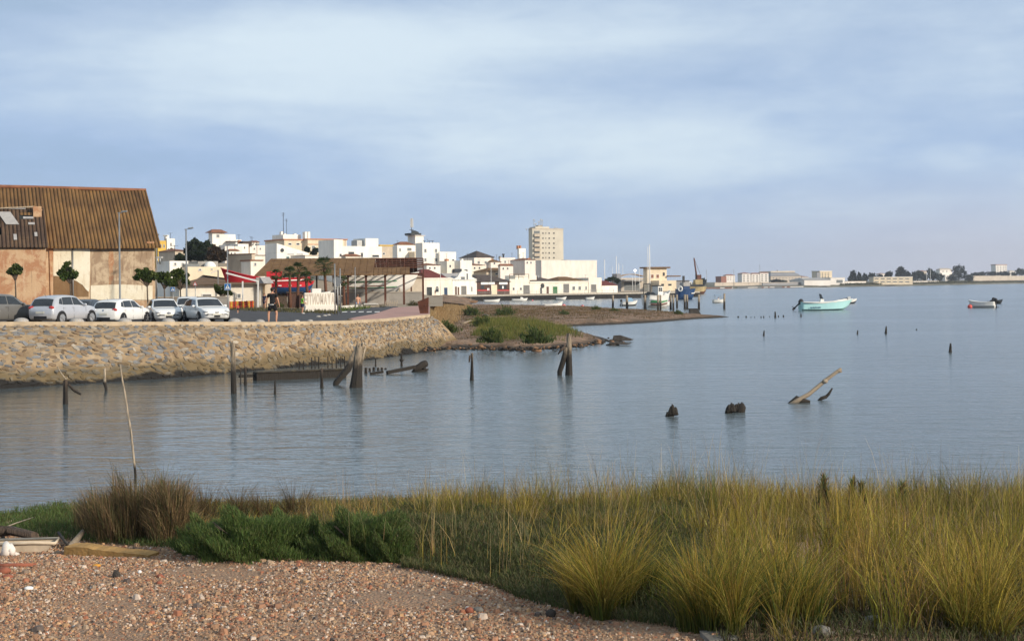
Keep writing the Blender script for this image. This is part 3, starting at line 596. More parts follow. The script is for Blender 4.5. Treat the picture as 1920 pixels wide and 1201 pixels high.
RUSH = 'rush clumps by the water'; RB = [(.085, .07, .03), (.07, .05, .028), (.12, .085, .04)]; RT = [(.16, .105, .05), (.13, .075, .04), (.10, .09, .03), (.20, .13, .06)]
tussock('rush_clump', 'tall pointed rush clump left of the first shrub, tallest of the rushes', 306, 985, 16, 132, 260, [(.17, .15, .05), (.13, .12, .04)], RB, RUSH, .12, .007, 'rush')
tussock('rush_clump', 'brown rush clump with a drooping head behind the widest saltbush', 385, 985, 32, 94, 300, RT, RB, RUSH, .25, .006, 'rush')
tussock('rush_clump', 'thick brown rush clump with a curled rusty top over the widest saltbush', 440, 985, 34, 101, 320, RT, RB, RUSH, .3, .006, 'rush')
tussock('rush_clump', 'dark upright rush clump above the right end of the widest saltbush', 500, 985, 30, 96, 300, RT, RB, RUSH, .2, .006, 'rush')
tussock('rush_clump', 'dark brown rush clump rising between the two saltbushes', 553, 985, 30, 100, 300, RT, RB, RUSH, .2, .006, 'rush')
tussock('rush_clump', 'low bent dead rushes rising over the dry brown bush', 225, 985, 60, 82, 420, RT, RB, RUSH, .5, .006, 'rush')
def spike_plant(label, px, py, hp):
    o = beach(px, py); k = o.y/F; H = hp*k*1.0; r_ = thing('marsh_plant', label, 'marsh plant', o, group='dark leafy stems at the back of the grass'); sm = MB(); top = Vector((random.uniform(-.22, .22), random.uniform(-.1, .1), H)); sm.tube([(0, 0, -.05), top*.5+Vector((random.uniform(-.04, .04), 0, 0)), top], [.016, .012, .006], 'bark', 6); sm.build('stem', r_)
    n = 230; t = rng.uniform(.1, 1.0, n); a = rng.uniform(0, 6.28, n); base = np.outer(t, np.array(top)); c = pick(n, [(.07, .11, .035), (.11, .11, .035), (.06, .09, .04), (.17, .10, .05), (.13, .10, .04)], .3)
    blades('foliage', base, rng.uniform(.12, .27, n)*(1.05-t*.35), .026*rng.uniform(.6, 1.2, n), np.clip(rng.normal(.42, .28, n), 0, .95), a, c, c*1.6, parent=r_, seg=2)
spike_plant('leftmost dark leafy stem, leaning, at the back of the right grass', 1526, 976, 70); spike_plant('dark leafy stem beside the leftmost one at the back of the grass', 1558, 976, 76)
spike_plant('tallest dark leafy stem at the middle of its row', 1590, 990, 84); spike_plant('forked looking brown leafy stem right of the tallest stem', 1632, 985, 70); spike_plant('rightmost dark leafy stem at the back of the right grass', 1684, 990, 74)
# ---- vegetation on the spit
def spit_scatter(n, X0, X1, sel, H, tipc, basec, name, label, wid=.03, lean=.3):
    X = rng.uniform(X0, X1, n); Y = rng.uniform(92, 305, n); P = np.stack([X, Y], 1); z = spit_h(P); px, py = to_px(X, Y, z); pn_ = vnoise(P, .55, 41)+.5*vnoise(P, 1.6, 42); k = (z > .24) & sel(px+pn_*26, py+pn_*5) & (rng.random(n) < np.clip(.55+1.3*pn_, 0, 1)); X, Y, z, px, py = X[k], Y[k], z[k], px[k], py[k]; n = len(X)
    hh = H(px, py)*rng.uniform(.3, 1.25, n)*np.clip(.75+.7*vnoise(np.stack([X, Y], 1), 2.2, 43), .35, 1.3); return stuff(blades(name, np.stack([X, Y, z-.03], 1), hh, wid*rng.uniform(.6, 1.3, n)*(Y/130), np.abs(rng.normal(lean, .2, n)), rng.uniform(0, 6.28, n), pick(n, basec), pick(n, tipc), seg=2), label, 'grass')
TAN = [(.46, .30, .14), (.38, .25, .11), (.52, .37, .19)]
spit_scatter(150000, -20, 2, lambda px, py: (px > 806) & (px < 872-(py-585)*.9) & (py < 622) & (py > 572), lambda px, py: np.interp(px, [810, 835, 870], [.55, .8, .4]), TAN, TAN, 'dry_spit_grass', 'tan dry grass where the spit meets the end of the sea wall')
spit_scatter(330000, -16, 12, lambda px, py: (px > 890+(625-py)*.2) & (px < 1085) & (py < np.interp(px, [890, 960, 1060, 1090], [630, 641, 640, 632])) & (py > np.interp(px, [890, 980, 1090], [600, 598, 618])), lambda px, py: .66+0*px, [(.24, .23, .05), (.19, .20, .04), (.32, .25, .07), (.13, .17, .035)], GREEN, 'spit_grass', 'green and yellow grass growing over the near lobe of the spit')
spit_scatter(260000, -22, 20, lambda px, py: (px > 830) & (px < 1130) & (py < 590) & (py > 574) & (rng.random(len(px)) < .45), lambda px, py: .24+0*px, TAN[:1]+[(.14, .13, .05), (.26, .13, .06), (.20, .10, .05), (.16, .14, .05)], [(.12, .08, .04)], 'bank_weeds', 'low brown weeds along the back edge of the spit')
def far_bush(label, pt, r, h, n=1500, pal=None, name='green_bush', grp='bushes growing on the spit', leaf=None):
    root = thing(name, label, 'bush', pt, group=grp); u = rng.normal(size=(n, 3)); u /= np.linalg.norm(u, axis=1)[:, None]; u[:, 2] = np.abs(u[:, 2]); lump = 1+.42*np.sin(u[:, 0]*7+pt.x)*np.cos(u[:, 1]*6+pt.y)+.25*np.sin(u[:, 2]*9+u[:, 0]*5+pt.x)
    q = u*(rng.uniform(.3, 1, n)**.5*lump)[:, None]; c = pick(n, pal or [(.06, .095, .025), (.085, .115, .03), (.10, .11, .035)], .25); l = leaf or h*.3
    blades('foliage', np.stack([q[:, 0]*r, q[:, 1]*r*.8, q[:, 2]*h*.95-h*.12], 1), rng.uniform(.6, 1.2, n)*l, np.full(n, l*.28), np.clip(np.abs(rng.normal(.5, .25, n)), 0, .95), np.arctan2(u[:, 1], u[:, 0])+rng.normal(0, .5, n), c, c*1.3, parent=root, seg=2)
    st_ = MB()
    for _ in range(5): a_ = random.uniform(0, 6.28); st_.tube([(0, 0, -.1), (math.cos(a_)*r*.3, math.sin(a_)*r*.3, h*.5)], [.015*h, .008*h], 'bark', 5)
    st_.build('stems', root); return root
spit_scatter(300000, -16, 24, lambda px, py: (px > 840) & (px < 1290) & (py < 660) & (py > 580) & (rng.random(len(px)) < .35), lambda px, py: .26+0*px, [(.26, .14, .065), (.20, .15, .06), (.13, .12, .04), (.34, .22, .11)], [(.10, .065, .035)], 'ground_weeds', 'rusty low weeds in patches over the gravel of the spit', .05, .5)
for (lb, px, py, hw, hp) in (('dark green bush at the foot of the sea wall end', 839, 623, 19, 20), ('dark bush on the spit below the red buoy', 884, 592, 14, 18), ('wide dark bush at the middle of the spit back edge', 946, 592, 17, 16), ('bright green bush at the front left of the spit grass', 920, 640, 22, 24), ('tiny round bush alone on the bare gravel of the far lobe', 1057, 590, 9, 8), ('small bush at the back edge left of the first pile', 1117, 581, 8, 7), ('flat small bush at the foot of the first pile', 1152, 583, 9, 6), ('green bush in front of the grass on the near lobe', 1005, 641, 26, 26), ('grass topped bush on the far lobe beside the sunken box', 1272, 589, 7, 8), ('low bush behind the middle of the spit grass', 905, 612, 16, 18)):
    pt = spit_pt(px, py); far_bush(lb, pt, hw*pt.y/F, hp*pt.y/F, 900)
# ================================================================= buildings
def corrugated(name, cols, sc, along=0):
    """fibre cement sheets: ribs down the slope, lichen streaks, sheet joints. object x runs along the eave"""
    m = bpy.data.materials.new(name); m.use_nodes = True; t = NT(m.node_tree); p = t.n['Principled BSDF']; p.inputs['Roughness'].default_value = .95; p.inputs['Specular IOR Level'].default_value = .1
    ob = t.new('ShaderNodeTexCoord').outputs['Object']; s = t.new('ShaderNodeSeparateXYZ'); t.l.new(ob, s.inputs[0])
    wv = t.math('SINE', t.math('MULTIPLY', s.outputs[0], sc)); rib = t.math('ADD', t.math('MULTIPLY', wv, .5), .5)
    n = t.noise(t.scale(ob, (1.2, .35, .35)), 1.1, 6, .65); n2 = t.noise(ob, .35, 4)
    c = t.ramp(t.math('ADD', t.math('MULTIPLY', n, .6), t.math('MULTIPLY', n2, .4)), [(.33, cols[0]), (.48, cols[1]), (.62, cols[2])])
    c = t.mix(t.math('MULTIPLY', rib, .42), c, cols[3]); t.l.new(c, p.inputs['Base Color'])
    b = t.new('ShaderNodeBump'); b.inputs['Distance'].default_value = .12; t.l.new(rib, b.inputs['Height']); t.l.new(b.outputs[0], p.inputs['Normal']); M[name] = m
corrugated('ribbed_roof', [(.085, .048, .026), (.185, .105, .045), (.28, .155, .058), (.075, .040, .024)], 21.0)
corrugated('ribbed_roof_old', [(.055, .038, .03), (.10, .065, .045), (.155, .10, .06), (.045, .03, .025)], 21.0)
def plaster(name, cols, thr=.5, scale=.45):
    """old plaster with irregular bare patches and vertical stains"""
    m = bpy.data.materials.new(name); m.use_nodes = True; t = NT(m.node_tree); p = t.n['Principled BSDF']; p.inputs['Roughness'].default_value = .95; p.inputs['Specular IOR Level'].default_value = .15
    ob = t.new('ShaderNodeTexCoord').outputs['Object']
    big = t.noise(ob, scale, 8, .7, .4); st = t.noise(t.scale(ob, (2.5, 2.5, .35)), 1.3, 5, .65)
    c = t.mix(t.smooth(big, thr-.05, thr+.08), cols[0], cols[1]); c = t.mix(t.math('MULTIPLY', t.smooth(st, .52, .68), .6), c, cols[2])
    fine = t.noise(ob, scale*7, 6, .75, .6); c = t.mix(t.math('MULTIPLY', t.smooth(fine, .55, .66), .55), c, cols[2]); c = t.mix(t.math('MULTIPLY', t.smooth(t.noise(t.scale(ob, (5, 5, .5)), 1.0, 4, .6), .60, .72), .5), c, (.16, .10, .06))
    t.l.new(c, p.inputs['Base Color']); b = t.new('ShaderNodeBump'); b.inputs['Distance'].default_value = .05; t.l.new(big, b.inputs['Height']); t.l.new(b.outputs[0], p.inputs['Normal']); M[name] = m
plaster('old_plaster', [(.44, .285, .17), (.54, .40, .26), (.28, .165, .095)], .47)
plaster('stained_plaster', [(.33, .235, .155), (.50, .385, .26), (.20, .13, .085)], .50, .8)
plaster('red_plaster', [(.38, .195, .105), (.50, .335, .20), (.56, .42, .28)], .48, .7)
plaster('pale_plaster', [(.70, .63, .48), (.76, .70, .56), (.52, .42, .29)], .5, .3)
plaster('brown_plaster', [(.20, .12, .06), (.23, .145, .075), (.15, .09, .05)], .5)
class Bld:
    """a building whose front corner is measured in the photograph; local x runs along the front, y goes back"""
    def __init__(s, name, label, cat, dist, p0, pc, p1, yt, zb, m, th=36, depth=None, group=None, wall=True, py=None):
        s.th = R(th); s.r = Vector((math.cos(s.th), math.sin(s.th))); s.bk = Vector((-math.sin(s.th), math.cos(s.th)))
        py = py or yt; s.C = W(pc, py, dist); s.py = py; top = s.C.z
        s.L = s.along(p1, py, s.r); s.D = s.along(p0, py, s.bk) if p0 is not None and p0 < pc-.5 else (depth or 9.0)
        if depth and p0 is None: s.D = depth
        s.zb = zb; s.H = W(pc, yt, dist).z-zb; s.m = m
        s.root = thing(name, label, cat, (s.C.x, s.C.y, zb), s.th, group)
        if wall: s.walls(0, 0, s.L, s.D, s.H)
    def along(s, px, py, v):
        t = (px-CX+SL*(HY-py))/F; return (t*s.C.y-s.C.x)/(v.x-t*v.y)
    def f(s, px, py):
        """pixel -> (x, z) on the front"""
        x = s.along(px, py, s.r); y = s.C.y+x*s.r.y; return x, EYE+((HY-py)-SL*(px-CX))*y/F-s.zb
    def walls(s, x0, y0, x1, y1, h, m=None, parapet=.35, name='wall'):
        b = MB(); b.box((x0, y0, 0), (x1, y1, h-parapet), m or s.m)
        if parapet:
            e = .22
            for q in (((x0, y0, h-parapet), (x1, y0+e, h)), ((x0, y1-e, h-parapet), (x1, y1, h)), ((x0, y0+e, h-parapet), (x0+e, y1-e, h)), ((x1-e, y0+e, h-parapet), (x1, y1-e, h))): b.box(*q, m or s.m)
        return b.build(name, s.root)
    def opening(s, kind, x0, y0, x1, y1, m='window_dark', fr='frame_white', out=.0):
        a, z1 = s.f(x0, y0); c, z0 = s.f(x1, y1); t = min(.12, (c-a)*.14); b = MB()
        if kind == 'window':
            b.box((a, -.07-out, z0), (a+t, -.002-out, z1), fr).box((c-t, -.07-out, z0), (c, -.002-out, z1), fr).box((a+t, -.07-out, z1-t), (c-t, -.002-out, z1), fr).box((a-.05, -.12-out, z0-t), (c+.05, -.002-out, z0), fr)
            o = b.build('window', s.root); MB().box((a+t, -.03-out, z0), (c-t, -.004-out, z1-t), m).build('pane', o)
        else:
            z0 = max(z0, .02); b.box((a-.1, -.06, z0), (a, -.002, z1+.1), fr).box((c, -.06, z0), (c+.1, -.002, z1+.1), fr).box((a, -.06, z1), (c, -.002, z1+.1), fr); o = b.build('door_frame', s.root)
            MB().box((a, -.03, z0), (c, -.004, z1), m).build('door', o)
    def wins(s, L, m='window_dark', fr='frame_white'):
        for q in L: s.opening('window', *q, m=m, fr=fr)
        return s
    def doors(s, L):
        for q in L: s.opening('door', *q[:4], m=q[4])
        return s
    def hip(s, yr, m='roof_tile', over=.4, x0=0, x1=None, y0=0, y1=None, base=None, inset=None, name='roof'):
        x1 = s.L if x1 is None else x1; y1 = s.D if y1 is None else y1; h = s.H if base is None else base
        dm = s.C.y+(y0+y1)/2*s.bk.y+(x0+x1)/2*s.r.y; zr = EYE+((HY-yr)-SL*(CX*0+0))*dm/F-s.zb if False else None
        cpt = (s.C.x+(x0+x1)/2*s.r.x+(y0+y1)/2*s.bk.x, dm); px = CX+cpt[0]/dm*F; zr = EYE+((HY-yr)-SL*(px-CX))*dm/F-s.zb
        ins = (y1-y0)/2 if inset is None else inset; ym = (y0+y1)/2; a, b_, c, d_ = x0-over, x1+over, y0-over, y1+over
        if 2*ins > (b_-a): ins = (b_-a)/2-.05
        v = [(a, c, h), (b_, c, h), (b_, d_, h), (a, d_, h), (a+ins, ym, zr), (b_-ins, ym, zr)]
        MB().add(v, [(0, 1, 5, 4), (1, 2, 5), (2, 3, 4, 5), (3, 0, 4), (3, 2, 1, 0)], m).build(name, s.root); return s
    def gable(s, yr, m='roof_tile', over=.3, wallm=None):
        """ridge along the front"""
        s.hip(yr, m, over, inset=.001); return s
    def cap(s, m='concrete', t=.12, o=.15, h=None):
        h = s.H if h is None else h; MB().box((-o, -o, h+.003), (s.L+o, s.D+o, h+t), m).build('coping', s.root); return s
    def box_on(s, x0, x1, y0, y1, z0, z1, m, name):
        b = MB().box((x0, y0, z0), (x1, y1, z1), m).build(name, s.root); return b
    def px_box(s, px0, px1, pyt, m, name, y0=1.0, y1=4.0, z0=None):
        a, z1 = s.f(px0, pyt); c, _ = s.f(px1, pyt); z0 = s.H-.35 if z0 is None else z0
        return s.box_on(a, c, y0, y1, z0, z1, m, name)
    def mast(s, px, py, m='dark_metal', y=2.0, rad=.05, name='antenna', z0=None):
        a, z1 = s.f(px, py); b = MB().tube([(a, y, (s.H-.4) if z0 is None else z0), (a, y, z1)], rad, m, 5)
        for q in (.97, .9): b.bar((a-.5, y, z1*q+(1-q)*s.H), (a+.5, y, z1*q+(1-q)*s.H), rad, rad, m)
        return b.build(name, s.root)

# ---- the old warehouse on the left, with the ruined annex in front of it
def warehouse():
    th = R(22); r = Vector((math.cos(th), math.sin(th))); E = W(290, 456, 118); zb = 2.2; H = E.z-zb
    root = thing('warehouse', 'large derelict warehouse with ribbed brown roof and patched peeling walls', 'warehouse', (E.x, E.y, zb), th)
    L = 34.0; D = 16.8; zr = 13.15-zb; wb = MB()
    wb.box((-L, 0, 0), (0, .5, H-.02), 'old_plaster').prism([(-L, D-.5, 0), (0, D-.5, 0), (0, D-.5, H-.02), (-L, D-.5, H-.02)], 'old_plaster', d=(0, .5, 0))
    for x in (0, -L): wb.prism([(x, .502, 0), (x, D-.502, 0), (x, D-.502, H), (x, D/2, zr-.25), (x, .502, H)], 'red_plaster', d=(.5 if x < 0 else -.5, 0, 0))
    wb.build('wall', root)
    for y0, y1, ya in ((-.55, D/2, 0), (D+.55, D/2, 0)):
        rb = MB(); nseg = 34; V = []
        zl = H-.30
        for i in range(nseg+1):
            x = -L-.3+(L+.75)*i/nseg; sag = -.07*math.sin(i*.9)+.05*math.sin(i*2.1) ; sg2 = .16*math.exp(-((x+10)/4.5)**2)
            for k, q in enumerate((0, .33, .34, .66, .67, 1)): V.append((x, y0+(y1-y0)*q, zl+(zr-zl)*q+sag*(1 if k == 5 else .3)+sg2*(k == 5)+(.05 if k in (1, 3) else 0)))
        n1 = 6; top = len(V); V += [(a, b, c-.14) for a, b, c in V]
        fs = [(i*n1+k, (i+1)*n1+k, (i+1)*n1+k+1, i*n1+k+1) for i in range(nseg) for k in range(5)]; rb.add(V, fs+[tuple(top+q for q in f[::-1]) for f in fs]+[(i*n1, top+i*n1, top+(i+1)*n1, (i+1)*n1) for i in range(nseg)]+[(nseg*n1+k, nseg*n1+k+1, top+nseg*n1+k+1, top+nseg*n1+k) for k in range(5)], 'ribbed_roof'); rb.build('roof', root)
    MB().tube([(-L-.3, D/2, zr+.03), (-12, D/2, zr+.16), (-9, D/2, zr+.14), (.45, D/2, zr+.02)], .16, 'roof_tile', 6).build('ridge_cap', root)
    s = Bld.__new__(Bld); s.C = Vector((E.x, E.y, E.z)); s.r = r; s.zb = zb
    def patch(name, pts, m, out):
        q = [s.f(*p) for p in pts]; MB().prism([(x, -out, z) for x, z in q], m, d=(0, out-.002, 0)).build(name, root)
    patch('repaired_plaster', [(100, 464), (169, 466), (169, 512), (168, 540), (166, 547), (160, 541), (155, 534), (150, 531), (144, 527), (137, 524), (128, 521), (118, 520), (106, 517), (100, 517)], 'pale_plaster', .06)
    patch('brown_patch', [(101, 511), (108, 513), (118, 518), (128, 519), (138, 522), (144, 520), (150, 518), (155, 523), (158, 529), (163, 536), (166, 546), (166, 556), (100, 556)], 'brown_plaster', .035)  # broad dark brown area on the lower wall with a slanting upper edge
    patch('stained_render', [(170.5, 467), (199, 468), (222, 467), (250, 469), (286, 468), (286, 534), (224, 532.5), (170.5, 534.5)], 'stained_plaster', .028)
    patch('brick_pier', [(92, 462), (99.5, 462), (99.8, 560), (95, 560)], 'red_plaster', .12)
    patch('lower_render', [(170, 535), (224, 533), (286, 535), (286, 562), (170, 562)], 'pale_plaster', .05)
    patch('brick_scar', [(205, 468), (212, 470), (214, 492), (211, 500), (213, 520), (208, 533), (204, 533), (205, 510), (203, 490)], 'red_plaster', .04)
    patch('wall_plate', [(170, 459), (254, 458), (254, 461), (206, 463.5), (170, 464)], 'cream_wall', .16)
    patch('brick_course', [(275, 453), (289, 453), (289, 464), (275, 463)], 'red_plaster', .10)
    for p in ((136, 463, 143), ):
        x, z = s.f(p[0], p[1]); MB().tube([(x, -.12, .3), (x, -.12, z)], .06, 'metal_grey', 6).build('drain_pipe', root)
    # ruined annex
    E2 = W(86, 460, 112.6); zz = 2.2
    a = thing('ruined_annex', 'ruined low annex with a dark patched roof full of holes', 'outbuilding', (E2.x, E2.y, zz), th); s2 = Bld.__new__(Bld); s2.C = E2; s2.r = r; s2.zb = zz
    H2 = E2.z-zz; L2 = 13.0; ab = MB().box((-L2, 0, 0), (0, .5, H2-.1), 'red_plaster'); dy = 4.2; z2 = H2+3.2
    ab.prism([(0, .502, 0), (0, dy+1, 0), (0, dy+1, z2), (0, dy-.2, z2-.1), (0, .502, H2-.1)], 'red_plaster', d=(-.45, 0, 0)); ab.build('wall', a)
    def rp(u, v, o=0.0):  # point on annex roof: u along (m, negative left), v 0..1 up
        return (u, -.35+(dy+.35)*v-o*.6, H2-.15+(z2-H2+.15)*v+o)
    rb = MB(); nx_, ny_ = 26, 10; holes = {(22, 8), (23, 8), (22, 7), (23, 7), (18, 4), (18, 3)}
    for i in range(nx_):
        for k in range(ny_):
            if (i, k) in holes: continue
            u0, u1 = -L2+.35+(L2-.2)*i/nx_, -L2+.35+(L2-.2)*(i+1)/nx_; j = random.uniform(0, .03)
            rb.prism([rp(u0, k/ny_, j), rp(u1, k/ny_, j), rp(u1, (k+1)/ny_, j), rp(u0, (k+1)/ny_, j)], 'ribbed_roof_old', d=(0, .03, -.05))
    rb.build('roof', a)
    MB().add([rp(-L2, .02, -.5), rp(-.3, .02, -.5), rp(-.3, .98, -.5), rp(-L2, .98, -.5)], [(0, 1, 2, 3)], 'door_dark').build('dark_backing', a)  # dark sheet added under the roof so the holes look shaded inside
    for (u, v, w_, h_) in ((-2.9, .55, 1.0, .32), (-1.55, .70, .8, .05), (-1.2, .55, .5, .05), (-2.6, .95, 1.3, .04), (-2.4, .16, .25, .14), (-.8, .25, .22, .1)):
        MB().prism([rp(u, v, .06), rp(u+w_, v, .06), rp(u+w_-(.6 if h_ > .2 else 0), v+h_, .06), rp(u-(.6 if h_ > .2 else 0), v+h_, .06)], 'roof_grey', d=(0, -.02, .03)).build('loose_sheet', a)
    MB().box((-.75, dy*.75, z2-.9), (-.1, dy*.75+.5, z2+.1), 'red_plaster').build('brick_stub', a)
    MB().bar((-3.4, dy*.93, z2-.05), (-.6, dy*.93, z2+.12), .1, .1, 'pale_wood').build('batten', a)
warehouse()

# ---- the town. p0 | pc | p1: left edge, front corner, right edge
TW = 'white houses of the town'
def T(name, label, cat, *a, **k):
    k.setdefault('group', TW); a = list(a); a[0] += 160 if a[2] > 740 and a[0] < 500 else 0; return Bld(name, label, cat, *a, **k)
ZT = 2.0
# row at the left, above the trees
b = T('white_house', 'low white house with pipes on its roof, just right of the warehouse corner', 'house', 215, 292, 318, 353, 489, ZT, 'white_wall'); b.wins([(326, 492, 331, 497), (340, 492, 345, 497)], 'window_grey')
for p in (303, 309, 314): b.mast(p, 481, 'metal_grey', 3, .15, 'roof_vent')
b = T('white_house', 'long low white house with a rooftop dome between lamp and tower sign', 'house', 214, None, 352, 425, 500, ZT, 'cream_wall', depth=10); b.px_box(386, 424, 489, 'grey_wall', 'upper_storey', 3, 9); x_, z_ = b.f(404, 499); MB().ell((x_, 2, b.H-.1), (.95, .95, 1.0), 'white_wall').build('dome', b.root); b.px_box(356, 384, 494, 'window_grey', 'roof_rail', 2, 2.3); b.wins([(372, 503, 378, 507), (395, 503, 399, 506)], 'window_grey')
b = T('yellow_house', 'yellow and white house on the skyline beside the warehouse gable', 'house', 330, 290, 296, 312, 451, 6, 'yellow_wall'); b.wins([(300, 458, 303, 464), (306, 458, 309, 464)])
b = T('white_house', 'tall white house joined to the right of the yellow house', 'house', 331, 310, 313, 328, 447, 6, 'white_wall'); b.mast(316, 441, 'metal_grey', 2, .2, 'chimney'); b.wins([(319, 455, 322, 461)])
b = T('low_house', 'low pale house row below the yellow house, behind the first street lamp', 'house', 300, None, 328, 352, 470, 4, 'beige_wall', depth=9); b.hip(466, 'roof_tile'); b.wins([(334, 474, 338, 479)])
# hill top houses
b = T('hilltop_villa', 'white hilltop villa with a brown hip roof on its corner tower', 'villa', 385, 391, 398, 421, 436, 10, 'white_wall'); b.hip(430, 'roof_tile', .8); b.wins([(405, 439, 412, 445)], 'window_grey')
for px0, px1, y_ in ((420.6, 432, 439), (431.5, 443, 444), (442.5, 454, 449), (453.5, 466, 455)): b.px_box(px0, px1, y_, 'white_wall', 'stepped_wing', .4, 6, 0)
b.px_box(438, 450, 438.5, 'white_wall', 'chimney', 3, 5, 5); b.px_box(422, 444, 452, 'roof_dark', 'pergola', -2, -.1, b.f(430, 454)[1])
b = T('white_house', 'boxy white hill house with shaded left wall below the hilltop villa', 'house', 350, 410, 446, 466, 457, 8, 'white_wall'); b.wins([(449, 462, 452, 466), (457, 462, 460, 466)]); b.px_box(412, 444, 462, 'pink_white', 'terrace', -3, -.05, 0)
b = T('white_house', 'white hill house with a dark terrace awning right of the boxy house', 'house', 352, 464, 468, 497, 460, 8, 'pink_white'); b.wins([(475, 464, 479, 468), (486, 464, 490, 468)], 'window_grey'); b.px_box(455, 472, 452, 'roof_dark', 'awning', 0, 3)
b.mast(481, 455, 'dark_metal')
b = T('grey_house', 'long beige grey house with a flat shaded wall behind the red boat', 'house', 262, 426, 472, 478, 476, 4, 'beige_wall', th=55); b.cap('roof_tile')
b = T('cream_house', 'small cream house with a flat roof behind the red boat', 'house', 268, None, 475, 497, 479, 4, 'warm_white', depth=8); b.cap('roof_dark'); b.wins([(480, 491, 484, 497)])
b = T('stucco_house', 'low stucco house with white gable end and vents left of the big shed roof', 'house', 232, 452, 470, 492, 489, 3, 'warm_white'); b.cap('roof_tile', .2); b.wins([(476, 492, 481, 498)], 'window_grey')
b = T('gabled_house', 'white gabled house with a round window and teal glass doors', 'house', 330, 497, 519, 579, 474, 6, 'white_wall'); p1 = b.f(519, 456); p2 = b.f(579, 474)
MB().prism([(0, 0, p2[1]-.02), (p2[0], 0, p2[1]-.02), (p1[0], 0, p1[1])], 'white_wall', d=(0, b.D, 0)).build('gable', b.root); b.wins([(536, 480, 543, 488), (544, 480, 553, 488), (555, 480, 562, 488), (563, 480, 571, 488)], 'window_teal'); b.wins([(538, 475, 552, 477), (555, 475, 569, 477)])
x_, z_ = b.f(529, 469); MB().tube([(x_, -.15, z_), (x_, -.003, z_)], .45, 'window_dark', 14).build('round_window', b.root)
b = T('low_house', 'low white house with a glazed porch right of the gabled house', 'house', 325, None, 572, 606, 479, 5, 'pink_white', depth=7); b.wins([(577, 483, 583, 489), (586, 483, 592, 489)], 'window_teal'); b.cap('concrete')
b = T('apartment_block', 'cream apartment block with orange trims and a white rooftop storey with masts', 'apartment block', 400, 497, 533, 572, 450, 8, 'cream_wall'); b.cap('brick_trim', .35, .25); b.px_box(537, 570, 439, 'white_wall', 'rooftop_storey', 2, 9)
b.wins([(540, 455, 547, 459), (555, 455, 562, 459)]); b.mast(543, 397, 'dark_metal', 4, .09); b.mast(549, 409, 'dark_metal', 4, .07)
for p, y_ in ((541, 433), (547, 437), (566, 437)): b.px_box(p-2, p+2, y_, 'pink_white', 'chimney', 4, 5)
b.wins([(557, 444, 566, 447)], out=0) if False else None
b = T('apartment_block', 'cream apartment block with orange trims and twin white chimneys', 'apartment block', 402, 570, 577, 650, 449, 8, 'cream_wall'); b.cap('brick_trim', .3, .25)
for p in (578.5, 584): b.px_box(p-2, p+2.2, 434, 'white_wall', 'chimney', 1.5, 3)
b.wins([(584, 460, 591, 467), (604, 460, 611, 467), (622, 460, 629, 467)], 'window_grey')
b.box_on(*[b.f(577.5, 457)[0], b.f(600, 457)[0]], -.1, -.003, b.f(580, 458.5)[1], b.f(580, 457.3)[1], 'brick_trim', 'string_course')
b = T('white_house', 'long white house with a dark doorway above the big shed roof', 'house', 300, 603, 626, 716, 461, 4, 'white_wall'); b.px_box(626.2, 643, 449, 'white_wall', 'front_tower', .02, 7, 1); b.px_box(688, 712, 446.5, 'white_wall', 'roof_room', .6, 6); b.px_box(676, 687, 450, 'metal_grey', 'roof_frame', 1.5, 4)
b.doors([(653, 472, 664, 484.5, 'window_dark')]); b.wins([(636, 475, 641, 481), (676, 473, 681, 482), (697, 477, 711, 482)])
b = T('cream_house', 'small yellowish house between the two biggest white houses', 'house', 345, None, 712, 736, 461, 6, 'beige_wall', depth=8); b.cap('yellow_wall', .3); b.wins([(717, 473, 722, 477)])
b = T('white_house', 'white house with red tiled eave and a square lookout tower', 'house', 330, 732, 745, 794, 459, 4, 'white_wall'); b.hip(453, 'roof_tile', .2, x0=b.f(747, 459)[0], x1=b.f(779, 459)[0], base=b.H+.01); b.wins([(748, 465, 752, 471), (763, 464, 772, 470)], 'window_grey')
b.px_box(778.5, 794, 442, 'white_wall', 'lookout_tower', -.03, 5, 0); b.px_box(776.5, 796, 440.8, 'pink_white', 'tower_cornice', -.5, 5.6, b.f(785, 442)[1]+.003); b.px_box(766, 794, 472, 'cream_wall', 'front_wing', -4, -.05, 0)
tx = b.f(782, 440)[0]; zt = b.f(782, 440.6)[1]; t_ = MB()
t_.prism([(tx-2.4, .2, zt), (tx+1.9, .2, zt), (tx+1.9, 4.4, zt), (tx-2.4, 4.4, zt)], 'door_dark', h=.7); t_.prism([(tx-1.6, .9, zt+.7), (tx+1.3, .9, zt+.7), (tx+.6, 2.2, zt+1.3), (tx-.9, 2.2, zt+1.3)], 'door_dark', h=.4); t_.build('tower_roof', b.root)
mx = b.f(778, 440)[0]; zz = b.f(778, 409)[1]; a_ = thing('phone_mast', 'phone mast with upright panel antennas on the white lookout tower', 'mast', b.root.matrix_basis @ Vector((mx, 2.2, zt+.8)), b.th)
hm = zz-zt-.8; MB().tube([(0, 0, 0), (0, 0, hm)], .11, 'dark_metal', 6).build('pole', a_); MB().bar((-.7, 0, hm*.22), (.7, 0, hm*.22), .35, .2, 'dark_metal').build('bracket', a_)
for q in (-.42, .0, .42): MB().box((q-.13, -.3, hm*.38), (q+.13, -.16, hm*1.0), 'metal_grey').build('antenna_panel', a_)
b = T('white_house', 'tallest white house block with two rows of small windows', 'house', 292, 779, 792, 824, 455, 3, 'white_wall'); b.wins([(795, 466, 800, 473), (815, 466, 820, 473), (795, 483.5, 800, 490), (815, 483.5, 820, 490), (806, 499, 821, 502)], 'window_grey')
for p in (802, 811, 817): b.mast(p, 451, 'dark_metal', 2, .1, 'roof_vent')
